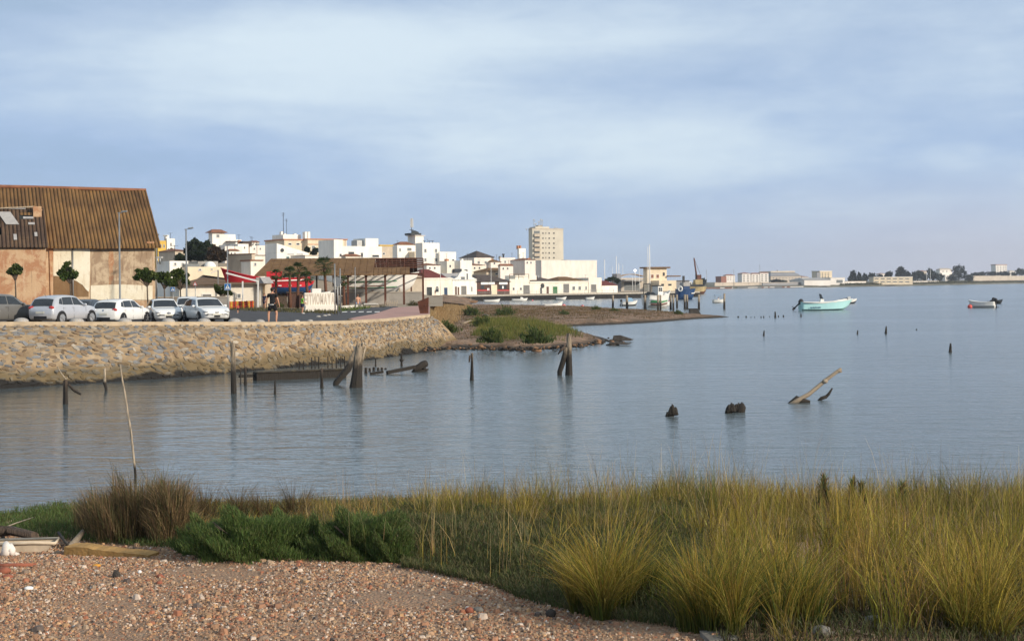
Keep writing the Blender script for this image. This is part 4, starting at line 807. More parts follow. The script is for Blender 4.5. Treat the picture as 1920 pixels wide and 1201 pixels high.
b = T('white_house', 'white house one storey lower right of the tallest house', 'house', 294, 822, 824, 855, 472, 3, 'white_wall'); b.wins([(833, 485.5, 842, 491), (847, 485.5, 852, 491)])
b = T('white_house', 'narrow white house with dark upper window above the baroque gable', 'house', 283, 848, 863, 885, 488, 3, 'white_wall'); b.wins([(870, 504.5, 877, 509)]); b.px_box(849, 862, 504, 'window_dark', 'balcony', -1.2, -.05, b.f(855, 511)[1])
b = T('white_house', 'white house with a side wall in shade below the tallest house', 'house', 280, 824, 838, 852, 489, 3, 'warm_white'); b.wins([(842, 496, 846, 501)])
b = T('church', 'dark pyramid roofed church rising behind the white houses', 'church', 560, 862, 894, 926, 482.5, 6, 'grey_wall', th=30); b.hip(470, 'roof_dark', .6, inset=30)
b = T('white_house', 'white house with shaded roof left below the church roof', 'house', 320, 862, 889, 921, 483, 4, 'pink_white'); b.wins([(895, 489, 900, 494), (908, 489, 913, 494)], 'window_grey')
b = T('tiled_house', 'pinkish house with a small tiled roof right of the church', 'house', 322, None, 920, 939, 491, 4, 'pink_white', depth=7); b.hip(484, 'roof_brown', .3); b.wins([(925, 491.5, 929, 495)])
b = T('white_house', 'plain white house wall left of the slender white tower', 'house', 325, 936, 938, 966, 483, 4, 'pink_white'); b.mast(950, 476, 'dark_metal', 2, .3, 'chimney'); b.wins([(945, 488, 949, 493), (956, 488, 960, 493)], 'window_grey')
b = T('low_house', 'low house with a brown tiled lean-to at the foot of the slender tower', 'house', 330, None, 963, 995, 491, 4, 'pink_white', depth=7); b.hip(487, 'roof_brown', .3); b.wins([(974, 493, 979, 497)])
b = T('slender_tower', 'slender white tower with two chimney pots on top', 'tower', 540, 970, 973, 985.5, 465.5, 4, 'white_wall')
for p in (975, 979): b.px_box(p-1, p+1.2, 460, 'brick_trim', 'chimney_pot', 1, 2)
b = T('orange_house', 'house with a bare orange brick wall and tiled roof above the quay', 'house', 305, 938, 966, 1004, 497, 3, 'orange_wall'); b.cap('roof_tile', .3); b.wins([(972, 503, 976, 508)], 'window_dark', 'brick_trim')
b = T('brown_shed', 'old shed with a low brown roof behind the brown restaurant', 'shed', 292, 888, 912, 960, 509, 3, 'beige_wall'); b.hip(502, 'roof_brown', .5); b.wins([(928, 511, 934, 515)])
for lb, c_, d_, p0, pc, p1, yt, m_, roof in (('small white house with a tiled roof between the dark trees and the hilltop villa', 'house', 300, 425, 430, 448, 470, 'white_wall', 466.5), ('white house peeping over the stepped wings of the hilltop villa', 'house', 410, 466, 470, 486, 454, 'white_wall', 451), ('white house with a low tiled roof below the long white house', 'house', 270, 640, 648, 676, 480, 'warm_white', 476), ('white house with a red tiled roof over the maroon roofed quay house', 'house', 275, None, 800, 826, 497, 'white_wall', 493), ('narrow white house with tiled roof left of the orange brick house', 'house', 290, 934, 938, 962, 498, 'pink_white', 494.5), ('flat cream house between the tiled houses behind the brown restaurant', 'house', 300, None, 884, 910, 497, 'warm_white', 493.5), ('pale house with a tiled roof left of the big white warehouse', 'house', 300, None, 984, 1004, 487, 'pink_white', 483.5)):
    b = T('tiled_house', lb, c_, d_, p0, pc, p1, yt, 3, m_, depth=None if p0 else 8); b.hip(roof, 'roof_tile', .3); w_ = (p1-pc)/4; b.wins([(pc+w_*(.6+1.4*i), yt+3, pc+w_*(1.2+1.4*i), yt+7) for i in range(2)])
ar = random.Random(5)
for o in [q for q in COL.objects if q.name.startswith(('white_house', 'cream_house', 'tiled_house', 'gabled_house')) and q.type == 'EMPTY']:
    wl = [c for c in o.children if c.name.startswith('wall')][0]; xs = [v_.co.x for v_ in wl.data.vertices]; zt_ = max(v_.co.z for v_ in wl.data.vertices); ys_ = [v_.co.y for v_ in wl.data.vertices]
    for _ in range(ar.choice((0, 1, 1, 2))):
        x = ar.uniform(min(xs)+.5, max(xs)-.5); y = ar.uniform(1, max(ys_)*.6); h = ar.uniform(1.2, 2.6); mb = MB().tube([(x, y, zt_-.4), (x, y, zt_+h)], .05, 'dark_metal', 5); mb.bar((x-.6, y, zt_+h*.95), (x+.6, y, zt_+h*.95), .05, .05, 'dark_metal'); mb.build('aerial', o)
    if ar.random() < .5: x = ar.uniform(min(xs)+.5, max(xs)-1.5); MB().box((x, 2, zt_-.36), (x+ar.uniform(.6, 1.1), 2.8, zt_+ar.uniform(.5, 1.2)), ar.choice(('white_wall', 'brick_trim', 'grey_wall'))).build('chimney', o)
# tower block
b = Bld('tower_block', 'tall pale concrete tower block with rows of small windows on the skyline', 'tower block', 640, 991, 998, 1056, 430, 3, 'tower_wall', th=22); b.cap('beige_wall', .5, .1); b.px_box(1007, 1033, 424.5, 'tower_wall', 'plant_room', 2, 9); b.px_box(1015, 1024, 421.5, 'beige_wall', 'water_tank', 4, 7)
rows = (436.5, 446, 455.5, 464, 473.5, 482.5)
for y_ in rows:
    for p, w_ in ((1018, 3), (1023.4, 1.8), (1029.7, 3.4), (1038.5, 3.6)): b.wins([(p-w_/2, y_-1.3, p+w_/2, y_+1.9)], 'window_dark', 'tower_wall')
    bb = b.f(1001, y_+4)[0], b.f(1012, y_+4)[0]; z1 = b.f(1006, y_+1.6)[1]; b.box_on(bb[0], bb[1], -.9, -.004, z1-1.3, z1, 'beige_wall', 'balcony'); b.box_on(bb[0], bb[1], -.05, -.006, z1+.003, z1+1.3, 'window_grey', 'balcony_glass')
for p, y_ in ((1007.5, 410), (1011, 418), (1017, 414), (1020.5, 409.5), (1023, 411), (993.5, 428), (1047, 425), (1051, 426)): b.mast(p, y_, 'metal_grey', 4, .14)
b = T('white_warehouse', 'large plain white warehouse wall right of the tower block', 'warehouse', 520, 993, 1015, 1119, 489, 2, 'pink_white', th=30); b.cap('white_wall', .25, .12); b.px_box(1068, 1076, 486.5, 'grey_wall', 'roof_hatch', 3, 6)
b = T('ruined_house', 'roofless grey brown house shell in front of the big white warehouse', 'ruin', 410, 1004, 1006, 1056, 502.5, 2, 'beige_wall'); b.cap('roof_dark', .4); b.px_box(1018, 1026, 499.5, 'roof_dark', 'roof_hatch', 1, 4)
b = T('ruined_house', 'smaller rounded ruin right of the roofless house shell', 'ruin', 408, 1040, 1050, 1071, 506, 2, 'beige_wall'); b.cap('roof_dark', .35)
# quay row
def qd(px): return quay_d(px)+9
QT = 38.9; QG = 'waterfront buildings on the quay'; ZQ = 1.75
def Q(name, label, cat, p0, pc, p1, yt, m, **k): return Bld(name, label, cat, qd(pc), p0, pc, p1, yt, ZQ, m, th=QT, group=QG, **k)
b = Q('quay_house', 'white quay house with a maroon hip roof, arch and two dark doors', 'house', None, 795, 848, 521, 'warm_white', depth=12); b.cap('white_wall', .25, .25, b.H-.35); b.hip(504.5, 'roof_maroon', .1, y0=.6, y1=11.5, x1=b.L-1, base=b.H-.05, inset=3.2); b.doors([(800, 538, 810, 553.5, 'door_dark'), (832.5, 539, 839, 553, 'door_blue')]); b.wins([(816, 540, 823, 547)])
x_, z_ = b.f(819.5, 540); MB().tube([(x_, -.06, z_), (x_, -.004, z_)], .5, 'window_dark', 14).build('arch', b.root)
b = Q('gabled_warehouse', 'white quay warehouse with a curved baroque gable', 'warehouse', None, 848, 894, 524, 'white_wall', depth=12)
pts = [(848, 524), (853, 522), (858, 519), (862, 512), (867, 508), (871, 506.5), (875, 508), (881, 513), (885, 519), (890, 521.5), (894, 523)]; q = [b.f(*p) for p in pts]
MB().prism([(0, 0, b.H-.36)]+[(x, 0, z) for x, z in q]+[(b.L, 0, b.H-.36)], 'white_wall', d=(0, .5, 0)).build('gable', b.root); b.doors([(864.5, 536, 874.5, 552, 'door_grey'), (853, 537, 856.5, 552.5, 'door_brown'), (858, 538, 861, 552.5, 'door_brown')]); b.wins([(863.5, 518, 872, 524), (874, 512, 878, 524), (883, 537, 886, 546)], 'window_grey')
b.hip(512, 'roof_grey', 0, y0=.6, y1=11.8, base=b.H-.3, inset=.5)
b = Q('restaurant', 'dark brown quay restaurant with red trims and blank white boards', 'restaurant', None, 894.5, 955, 528, 'brown_wall', depth=11); b.hip(515, 'roof_dark', .5, base=b.H-.02, inset=4); b.wins([(901, 533.5, 908, 541), (936, 533.5, 950, 541)], 'window_dark', 'brown_wall')
for x0, x1 in ((901, 927), (935, 951)):
    p, z1 = b.f(x0, 529); q, z0 = b.f(x1, 533); b.box_on(p, q, -.2, -.06, z0, z1, 'sign_white', 'sign_board')
for x0, x1 in ((895, 918), (932, 955)):
    p, z1 = b.f(x0, 543.4); q, z0 = b.f(x1, 544.8); b.box_on(p, q, -.1, -.004, z0, z1, 'sign_red', 'red_band')
p, z1 = b.f(919.5, 534); q, z0 = b.f(931, 552); b.box_on(p, q, -.3, -.004, .02, z1, 'cream_wall', 'entrance'); p, z1 = b.f(913, 540); q, z0 = b.f(917, 544); b.box_on(p, q, -.12, -.11, z0, z1, 'sign_white', 'menu_board'); p, z1 = b.f(941, 536); q, z0 = b.f(944, 541); b.box_on(p, q, -.12, -.08, z0, z1, 'sign_white', 'menu_board')
b = Q('quay_house', 'white quay house with a fenced roof terrace and small square windows', 'house', None, 955.5, 993, 523, 'warm_white', depth=11); b.doors([(981, 534.5, 993, 551.5, 'door_grey')]); b.wins([(961, 538.5, 965, 543.5), (974.5, 538.5, 978.5, 543.5)]); rl = MB()
z1 = b.f(960, 514)[1]; xs_ = [b.f(p, 514)[0] for p in (956, 973, 992)]
rl.bar((xs_[0], .15, z1), (xs_[2], .15, z1), .12, .12, 'roof_brown'); rl.bar((xs_[0], .15, (z1+b.H)/2), (xs_[2], .15, (z1+b.H)/2), .06, .06, 'roof_brown')
for x in xs_: rl.bar((x, .15, b.H), (x, .15, z1), .12, .12, 'roof_brown')
rl.build('terrace_rail', b.root); b.px_box(974, 1014, 516, 'warm_white', 'upper_storey', 2, 7)
b = Q('quay_warehouse', 'long low white quay warehouse under grey and brown hip roofs', 'warehouse', None, 993.5, 1103, 527.5, 'warm_white', depth=12); b.cap('white_wall', .2, .25, b.H-.33); xg = b.f(1050, 527)[0]
b.hip(518, 'roof_dark', 0, x0=b.f(998, 527)[0], x1=xg, y0=.3, y1=11, base=b.H-.05, inset=5); b.hip(518.5, 'roof_brown', 0, x0=xg+.02, x1=b.L, y0=.3, y1=11, base=b.H-.05, inset=4, name='brown_roof')
b.doors([(1056, 532, 1067, 548.5, 'door_grey'), (1036.5, 537, 1045, 549.5, 'door_green'), (1012.5, 539, 1016, 550.5, 'door_dark'), (1024.5, 537, 1029, 550, 'door_brown')]); b.wins([(1072.5, 536, 1078.5, 543.5), (1084, 536, 1089.5, 543), (1097, 536, 1100.5, 543)], 'window_grey')
x_, z_ = b.f(1017, 535.5); MB().tube([(x_, -.08, z_), (x_, -.004, z_)], .75, 'door_dark', 14).build('arch', b.root)
b = Q('quay_house', 'small square white quay house with one grey door at the row end', 'house', None, 1103.5, 1128, 520.5, 'warm_white', depth=9); b.doors([(1108, 533, 1118, 547.5, 'door_grey')]); b.mast(1106, 515, 'metal_grey')
b = Q('low_store', 'low white store with a dull tiled roof after the last quay house', 'store', None, 1128.5, 1158, 535, 'white_wall', depth=9, py=540); b.hip(526, 'roof_maroon', .2, base=b.H, inset=1); b.doors([(1143, 538, 1150, 546.5, 'frame_white')])
# port buildings at the quay end
b = Bld('port_hall', 'grey port hall with a curved pale roof at the quay end', 'hall', 520, 1158, 1163, 1207, 521, ZQ, 'far_beige', th=20, group=QG); q = [(b.L*i/8, b.H+1.5*math.sin(math.pi*(.15+.7*i/8))) for i in range(9)]
MB().prism([(x, -.4, z) for x, z in q]+[(x, -.4, z-.25) for x, z in q[::-1]], 'roof_beige', d=(0, b.D+.8, 0)).build('roof', b.root); b.px_box(1166, 1204, 524, 'roof_grey', 'canopy', -3, -.05, b.f(1180, 527)[1]); b.doors([(1170, 529, 1200, 544, 'window_grey')]); b.px_box(1156, 1163.5, 513, 'far_grey', 'stair_tower', -.3, 4, 0)
b = Bld('port_tower', 'beige port office with an overhanging flat roof and side canopy', 'office', 505, 1206, 1213, 1250, 503, ZQ, 'cream_wall', th=20, group=QG); b.cap('roof_brown', .5, 1.0); b.wins([(1242, 510, 1247, 517)], 'window_dark', 'cream_wall'); b.px_box(1222, 1254, 526, 'cream_wall', 'lower_wing', -6, -.05, 0); b.wins([(1220, 514, 1226, 521), (1230, 514, 1236, 521)], 'roof_tile')
x0, z1 = b.f(1250, 516.5); x1, z0 = b.f(1274, 518.5); b.box_on(x0+.03, x1, -1, 4, z0, z1, 'roof_brown', 'side_canopy'); w2 = [(1226, 532, 1231, 535.5), (1239, 532, 1245, 535.5)]
for p in w2:
    a_, z1 = b.f(p[0], p[1]); c_, z0 = b.f(p[2], p[3]); b.box_on(a_, c_, -6.06, -6.003, z0, z1, 'window_dark', 'window')
b = Bld('port_shed', 'dull green port shed with a dark open doorway', 'shed', 512, None, 1254, 1292, 527, ZQ, 'far_grey', th=20, depth=9, group=QG); b.cap('roof_dark', .25, .2); b.doors([(1258, 529, 1263, 545, 'door_dark')]); x_, z_ = b.f(1254.5, 531); b.box_on(-1.2, -.1, 0, 2, 0, z_, 'hull_red', 'red_kiosk')
# ---- quay wall
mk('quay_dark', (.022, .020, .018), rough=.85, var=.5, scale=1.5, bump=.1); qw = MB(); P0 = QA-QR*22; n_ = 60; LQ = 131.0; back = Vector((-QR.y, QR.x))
V = []
for i in range(n_+1):
    o = P0+QR*(LQ*i/n_); z = 1.75
    for (dy_, zz) in ((.0, -.5), (.05+random.uniform(-.1, .1), .4), (0, 1.25), (-.25, 1.27), (-.25, z), (.55, z)): V.append((o.x+back.x*dy_, o.y+back.y*dy_, zz))
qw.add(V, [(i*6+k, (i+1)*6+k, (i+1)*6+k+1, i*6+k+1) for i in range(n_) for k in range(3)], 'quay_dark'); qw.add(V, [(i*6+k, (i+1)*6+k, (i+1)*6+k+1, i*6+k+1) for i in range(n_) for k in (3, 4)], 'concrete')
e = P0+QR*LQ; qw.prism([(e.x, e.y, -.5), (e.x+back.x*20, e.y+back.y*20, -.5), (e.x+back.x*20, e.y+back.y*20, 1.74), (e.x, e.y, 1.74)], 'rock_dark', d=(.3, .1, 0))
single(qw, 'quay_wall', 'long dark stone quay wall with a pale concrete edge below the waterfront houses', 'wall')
bk = MB(); V = []
for i in range(15):
    px = 802+(838-802)*i/14; dd = quay_d(px)-3 if px > 826 else np.interp(px, [800, 826], [250, quay_d(826)-3]); a_ = W(px, HY, dd)
    for k in range(4): V.append((a_.x+k*3.2+random.uniform(-.5, .5), a_.y-k*1.5, [1.95, 1.5, .8, -.3][k]+random.uniform(-.2, .2)))
bk.add(V, [(i*4+k, i*4+k+1, (i+1)*4+k+1, (i+1)*4+k) for i in range(14) for k in range(3)], 'spit_gravel'); single(bk, 'stone_bank', 'sloping grey stone bank where the quay meets the shipyard', 'embankment')
rl = MB()
for i in range(30):
    o = P0+QR*(40+i*2.4); rl.bar((o.x, o.y, 1.74), (o.x, o.y, 2.75), .06, .06, 'metal_grey')
for z in (2.3, 2.75): a_, c_ = P0+QR*40, P0+QR*(40+29*2.4); rl.bar((a_.x, a_.y, z), (c_.x, c_.y, z), .05, .05, 'metal_grey')
single(rl, 'quay_railing', 'thin grey railing along the quay edge in front of the white warehouses', 'railing')
# ================================================================= trees
def leaf_cloud(name, parent, blobs, n, size, pal, hang=0.0):
    """many small leaf faces spread through uneven blobs ((x,y,z),(rx,ry,rz))"""
    vol = np.array([b[1][0]*b[1][1]*b[1][2] for b in blobs])**.7; vol /= vol.sum(); P, C = [], []
    for (c, r), w_ in zip(blobs, vol):
        m_ = max(20, int(n*w_)); u = rng.normal(size=(m_, 3)); u /= np.linalg.norm(u, axis=1)[:, None]; lump = 1+.36*np.sin(u[:, 0]*6+c[0]*3)*np.sin(u[:, 2]*5+c[2]+u[:, 1]*3)
        P.append(np.array(c)+u*(rng.uniform(.25, 1.0, m_)**.45*lump)[:, None]*np.array(r)); C.append(np.repeat(pick(1, pal, .25), m_, 0)*rng.uniform(.65, 1.3, (m_, 1)))
    P = np.concatenate(P); C = np.concatenate(C); n = len(P); a = rng.normal(size=(n, 3)); a /= np.linalg.norm(a, axis=1)[:, None]; b = np.cross(a, rng.normal(size=(n, 3))); b /= np.linalg.norm(b, axis=1)[:, None]; s = (size*rng.uniform(.5, 1.3, n))[:, None]
    V = np.stack([P-a*s-b*s*.5, P+a*s*.2-b*s*.6, P+a*s, P-a*s*.2+b*s*.6], 1).reshape(-1, 3); return np_mesh(name, V, np.arange(n*4).reshape(-1, 4), ['leaf'], C, parent=parent)
OLIVE = [(.08, .125, .026), (.11, .155, .033), (.15, .185, .05), (.06, .09, .024)]; DARKG = [(.022, .038, .016), (.035, .052, .02), (.028, .045, .022), (.045, .06, .025)]; REDG = [(.07, .045, .025), (.055, .05, .022), (.085, .055, .03)]
def tree(name, label, base, H, blobs, n, size, pal, group=None, trunk=.09, lean=0.0):
    """base: ground point; H: height of the crown foot; blobs in metres relative to base"""
    root = thing(name, label, 'tree', base, group=group); tb = MB(); tp = Vector((lean, 0, H)); tb.tube([(0, 0, -.2), (lean*.4+.03, 0, H*.5), tp, tp+Vector((0, 0, .4))], [trunk, trunk*.8, trunk*.65, trunk*.4], 'bark', 7)
    for c, r in blobs:
        c = Vector(c); tb.tube([tp-Vector((0, 0, H*.12)), tp.lerp(c, .55)+Vector((0, 0, -.1)), c], [trunk*.55, trunk*.35, trunk*.12], 'bark', 5)
    tb.build('trunk', root); leaf_cloud('crown', root, blobs, n, size, pal); return root
def px_blobs(base, lst, depth=.8):
    out = []
    for cx_, cy_, rx, ry in lst:
        v = W(cx_, cy_, base.y); k = base.y/F; out.append(((v.x-base.x, random.uniform(-.4, .4)*rx*k, v.z-base.z), (rx*k, rx*k*depth, ry*k)))
    return out
def street_tree(label, px, dist, foot, lst, n=4200, size=.10, pal=OLIVE, trunk=.075):
    n = int(n*1.5); b = on_ground(px, dist); H = W(px, foot, dist).z-b.z; lst = [(x+random.uniform(-.75, .75)*rx, y+random.uniform(-.75, .75)*ry, rx*random.uniform(.38, .6), ry*random.uniform(.36, .58)) for x, y, rx, ry in lst for _ in range(7)]; return tree('street_tree', label, b, H, px_blobs(b, lst), n, size, pal, 'young trees along the road', trunk)
street_tree('small round street tree above the grey car, leftmost of the trees', 29, 104, 517, [(27, 505, 12, 8), (20, 508, 7, 6), (35, 506, 7, 7), (28, 500, 7, 5)], 2400)
street_tree('street tree in front of the bare render patch behind the silver car', 132, 103, 524, [(127, 510, 14, 12), (138, 512, 8, 9), (118, 513, 9, 7), (126, 499, 7, 8)], 3200)
street_tree('street tree at the warehouse corner behind the first white car', 276, 106, 530, [(268, 514, 13, 9), (258, 518, 8, 7), (281, 516, 9, 8), (272, 508, 8, 6), (276, 525, 6, 5)], 2800)
street_tree('street tree with pale leaves left of the pair under the lamp', 308, 118, 536, [(308, 524, 12, 12), (300, 520, 8, 9), (316, 528, 8, 8)], 2600)
street_tree('densest street tree standing against the tall lamp post', 338, 119, 538, [(334, 520, 14, 14), (324, 528, 9, 8), (345, 522, 9, 10), (330, 510, 8, 6)], 3200)
street_tree('low bushy street tree behind the blue crossing sign', 418, 132, 556, [(416, 545, 12, 10), (408, 540, 7, 7), (428, 546, 8, 7)], 1800, .1, [(.09, .12, .03), (.07, .10, .03)])
def big_tree(name, label, px, dist, zb, lst, n, size, pal, grp=None, trunk=.25):
    v = W(px, HY, dist); b = Vector((v.x, dist, zb)); bl = px_blobs(b, lst, .7); H = min(x[0][2] for x in bl)-.3; return tree(name, label, b, max(.5, H), bl, n, size, pal, grp, trunk)
big_tree('dark_tree', 'big dark evergreen tree beside the lamp below the hilltop villa', 372, 262, 5, [(366, 466, 18, 16), (382, 470, 18, 15), (356, 478, 9, 10), (394, 474, 10, 13), (375, 480, 22, 8)], 9000, .34, DARKG, 'dark trees below the villa')
big_tree('dark_tree', 'reddish dark tree right of the big evergreen below the villa', 408, 258, 5, [(404, 476, 14, 13), (416, 480, 9, 10), (396, 482, 9, 7)], 5000, .3, REDG, 'dark trees below the villa')
big_tree('round_tree', 'small round tree in front of the yellow house on the skyline', 321, 310, 8, [(321, 473, 6, 6)], 900, .35, DARKG)
big_tree('round_tree', 'grey green scrub tree between the yellow house and the big evergreen', 341, 285, 5, [(338, 484, 9, 7), (346, 488, 6, 4)], 1100, .35, DARKG+REDG)
big_tree('terrace_tree', 'small terrace tree in front of the apartment block chimneys', 577, 345, 6, [(576, 468, 5, 5)], 600, .3, DARKG); big_tree('terrace_tree', 'small terrace tree right of the other terrace tree by the apartment block', 593, 346, 6, [(593, 469, 6, 4), (588, 474, 6, 4)], 700, .3, DARKG)
big_tree('round_tree', 'dark tree over the low white store at the quay end', 1148, 470, 1.75, [(1148, 523, 9, 4), (1158, 526, 5, 4), (1139, 525, 5, 3)], 900, .35, DARKG)
def palm(label, px, dist, cx_, cy_, r_px, base_py=None):
    b = on_ground(px, dist); v = W(cx_, cy_, dist); k = dist/F; r = r_px*k*1.25; h = v.z-b.z; root = thing('palm_tree', label, 'palm tree', b, group='fan palms by the shipyard'); tb = MB(); dx_ = v.x-b.x
    tb.tube([(0, 0, -.2), (dx_*.3, 0, h*.4), (dx_*.8, 0, h*.8), (dx_, 0, h)], [.21, .15, .14, .17], 'palm_bark', 9, .08); tb.build('trunk', root); V, Fq, C = [], [], []; kk = 0
    for f in range(34):
        az = random.uniform(0, 6.28); el = random.uniform(-.75, 1.35); dv = Vector((math.cos(az)*math.cos(el), math.sin(az)*math.cos(el), math.sin(el))); st = Vector((dx_, 0, h)); hub = st+dv*r*.55; c0 = np.array([(.055, .085, .02), (.075, .10, .03), (.10, .12, .035), (.16, .12, .06)][random.choice((0, 0, 1, 1, 2, 3 if el < -.4 else 0))])
        side = dv.cross(Vector((0, 0, 1))).normalized(); upv = side.cross(dv)
        V += [st-side*.02, st+side*.02, hub+side*.02, hub-side*.02]; Fq.append((kk, kk+1, kk+2, kk+3)); C.append(c0*.8); kk += 4
        for j in range(11):
            an = (j-5)/5*1.25; d2 = (dv*math.cos(an)+side*math.sin(an)).normalized(); l = r*.52*random.uniform(.8, 1.1); tip = hub+d2*l-Vector((0, 0, 1))*l*random.uniform(.1, .45); mid = hub+d2*l*.55; wv_ = d2.cross(upv).normalized()*.035
            V += [hub, mid-wv_, tip, mid+wv_]; Fq.append((kk, kk+1, kk+2, kk+3)); C.append(c0*random.uniform(.7, 1.2)); kk += 4
    np_mesh('fronds', np.array([tuple(v_) for v_ in V]), np.array(Fq), ['leaf'], np.array(C), parent=root); return root
palm('fan palm left of the tallest one, crown against the shed roof', 557, 141, 560, 508, 16); palm('tallest fan palm right of the town name sign', 612, 142, 608, 500, 19)
palm('small fan palm with drooping crown just right of the left fan palm', 578, 138, 574, 521, 13); palm('small fan palm directly behind the man in black', 516, 146, 518, 516, 11); palm('low fan palm left of the left fan palm', 544, 150, 543, 511, 12); palm('low fan palm beside the three grey sign posts', 645, 152, 644, 527, 10)
# ================================================================= street furniture
def lamp_post(label, px, dist, top, arm=14, both=False):
    b = on_ground(px, dist); H = W(px, top, dist).z-b.z; k = dist/F; root = thing('street_lamp', label, 'street lamp', b, group='street lamps along the road'); MB().tube([(0, 0, -.1), (0, 0, .9), (0, 0, .92), (0, 0, H)], [.10, .10, .075, .055], 'metal_grey', 8).build('pole', root); MB().tube([(0, 0, 0), (0, 0, .14)], .2, 'metal_grey', 10).build('base', root)
    MB().bar((-.12, 0, H-.05), (arm*k, 0, H+.03), .07, .05, 'metal_grey').build('arm', root); MB().prism([(arm*k*.35, -.13, H), (arm*k*1.05, -.1, H+.04), (arm*k*1.05, .1, H+.04), (arm*k*.35, .13, H)], 'metal_grey', h=.09).build('lamp_head', root); return root
lamp_post('tall grey street lamp standing against the warehouse wall', 225, 101, 398); lamp_post('tall grey street lamp beside the dense street tree and big dark evergreen', 350, 112, 429, 13)
lamp_post('thin grey lamp post behind the blue crossing sign', 427, 150, 459, 5); lamp_post('grey lamp post at the end of the warehouse corner', 294, 121, 441, 5)
def pole_thing(name, label, px, dist, top, rad=.05, m='metal_grey', cat='pole', group=None, pz=None):
    b = on_ground(px, dist) if pz is None else Vector((W(px, HY, dist).x, dist, pz)); H = W(px, top, dist).z-b.z; return single(MB().tube([(0, 0, -.1), (0, 0, H*.5), (0, 0, H)], [rad, rad*.9, rad*.75], m, 7).tube([(0, 0, 0), (0, 0, .08)], rad*2.2, m, 8).ell((0, 0, H), (rad*1.1,)*3, m, 7, 4), name, label, cat, b, group=group)
# pedestrian crossing signs and warning sign
def road_sign(label, px, dist, cx_, cy_, half, kind, back=False):
    b = on_ground(px, dist); k = dist/F; v = W(cx_, cy_, dist); z = v.z-b.z; s = half*k; root = thing('road_sign', label, 'road sign', b); MB().tube([(0, .05, -.1), (0, .05, z+s*.8)], .035, 'metal_grey', 7).build('post', root)
    if kind == 'cross':
        pl = MB().box((-s, -.03, z-s), (s, 0, z+s), 'sign_white').build('panel', root); MB().box((-s*.93, -.036, z-s*.93), (s*.93, -.031, z+s*.93), 'sign_blue').build('blue_field', pl); MB().prism([(-s*.72, -.037, z-s*.62), (s*.72, -.037, z-s*.62), (0, -.037, z+s*.72)], 'sign_white', d=(0, -.004, 0)).build('triangle', pl)
        f = MB().ell((0, -.044, z+s*.26), (s*.10, .003, s*.10), 'plastic_black', 8, 6); q = lambda x, zz: (x*s, -.0435, z+zz*s)
        f.bar(q(0, .16), q(-.02, -.18), .12*s, .004, 'plastic_black').bar(q(-.02, -.18), q(-.2, -.55), .1*s, .004, 'plastic_black').bar(q(0, -.18), q(.2, -.55), .1*s, .004, 'plastic_black').bar(q(0, .12), q(-.18, -.1), .07*s, .004, 'plastic_black').bar(q(0, .12), q(.17, -.08), .07*s, .004, 'plastic_black'); f.build('walking_figure', pl)
    elif kind == 'warn':
        pl = MB().prism([(-s, -.03, z-s*.8), (s, -.03, z-s*.8), (0, -.03, z+s)], 'sign_red', d=(0, .03, 0)).build('panel', root); MB().prism([(-s*.68, -.034, z-s*.62), (s*.68, -.034, z-s*.62), (0, -.034, z+s*.58)], 'sign_white', d=(0, .003, 0)).build('white_field', pl); MB().box((-s*.07, -.038, z-s*.45), (s*.07, -.035, z+s*.15), 'plastic_black').build('mark', pl)
    return root
road_sign('blue and white pedestrian crossing sign right of the parked white cars', 427, 104, 427, 537.5, 6.2, 'cross'); road_sign('smaller pedestrian crossing sign in the shade left of the tall lamp', 324, 112, 324, 542, 4.2, 'cross'); road_sign('red bordered triangular warning sign above the parked white cars', 366, 118, 366.5, 531.5, 4.2, 'warn')
for i, (px, top, lb) in enumerate(((628, 494, 'leftmost and tallest of the three grey sign posts by the town sign'), (633, 520, 'middle grey post carrying the backs of two round signs'), (638, 503, 'rightmost of the three grey sign posts by the town sign'))):
    r_ = thing('sign_post', lb, 'sign post', on_ground(px, 104+i*1.2), group='grey sign posts beside the town name'); H = W(px, top, 104+i*1.2).z-r_.location.z; MB().tube([(0, 0, -.1), (0, 0, H)], .05, 'metal_grey', 7).build('post', r_)
    if i == 1: MB().tube([(-.05, -.09, H-.25), (-.05, -.055, H-.25)], .3, 'metal_grey', 16).build('sign_back', r_); MB().prism([(.0, -.1, H-.75), (.3, -.1, H-.4), (.0, -.1, H-.05), (-.3, -.1, H-.4)], 'metal_grey', d=(0, .02, 0)).build('square_sign_back', r_)
pole_thing('flag_pole', 'thin grey pole beside the seated person near the shed', 666, 128, 502, .05)
for px, d_, top, lb in ((1092, 455, 497, 'thin lamp pole in front of the right end of the quay warehouse'), (1010, 430, 516, 'thin lamp pole in front of the terrace house on the quay'), (921, 412, 498, 'thin lamp pole in front of the restaurant on the quay'), (826, 396, 502, 'thin lamp pole in front of the maroon roofed quay house')): pole_thing('lamp_pole', lb, px, d_, top, .07, 'metal_white', 'lamp pole', 'lamp poles along the quay')
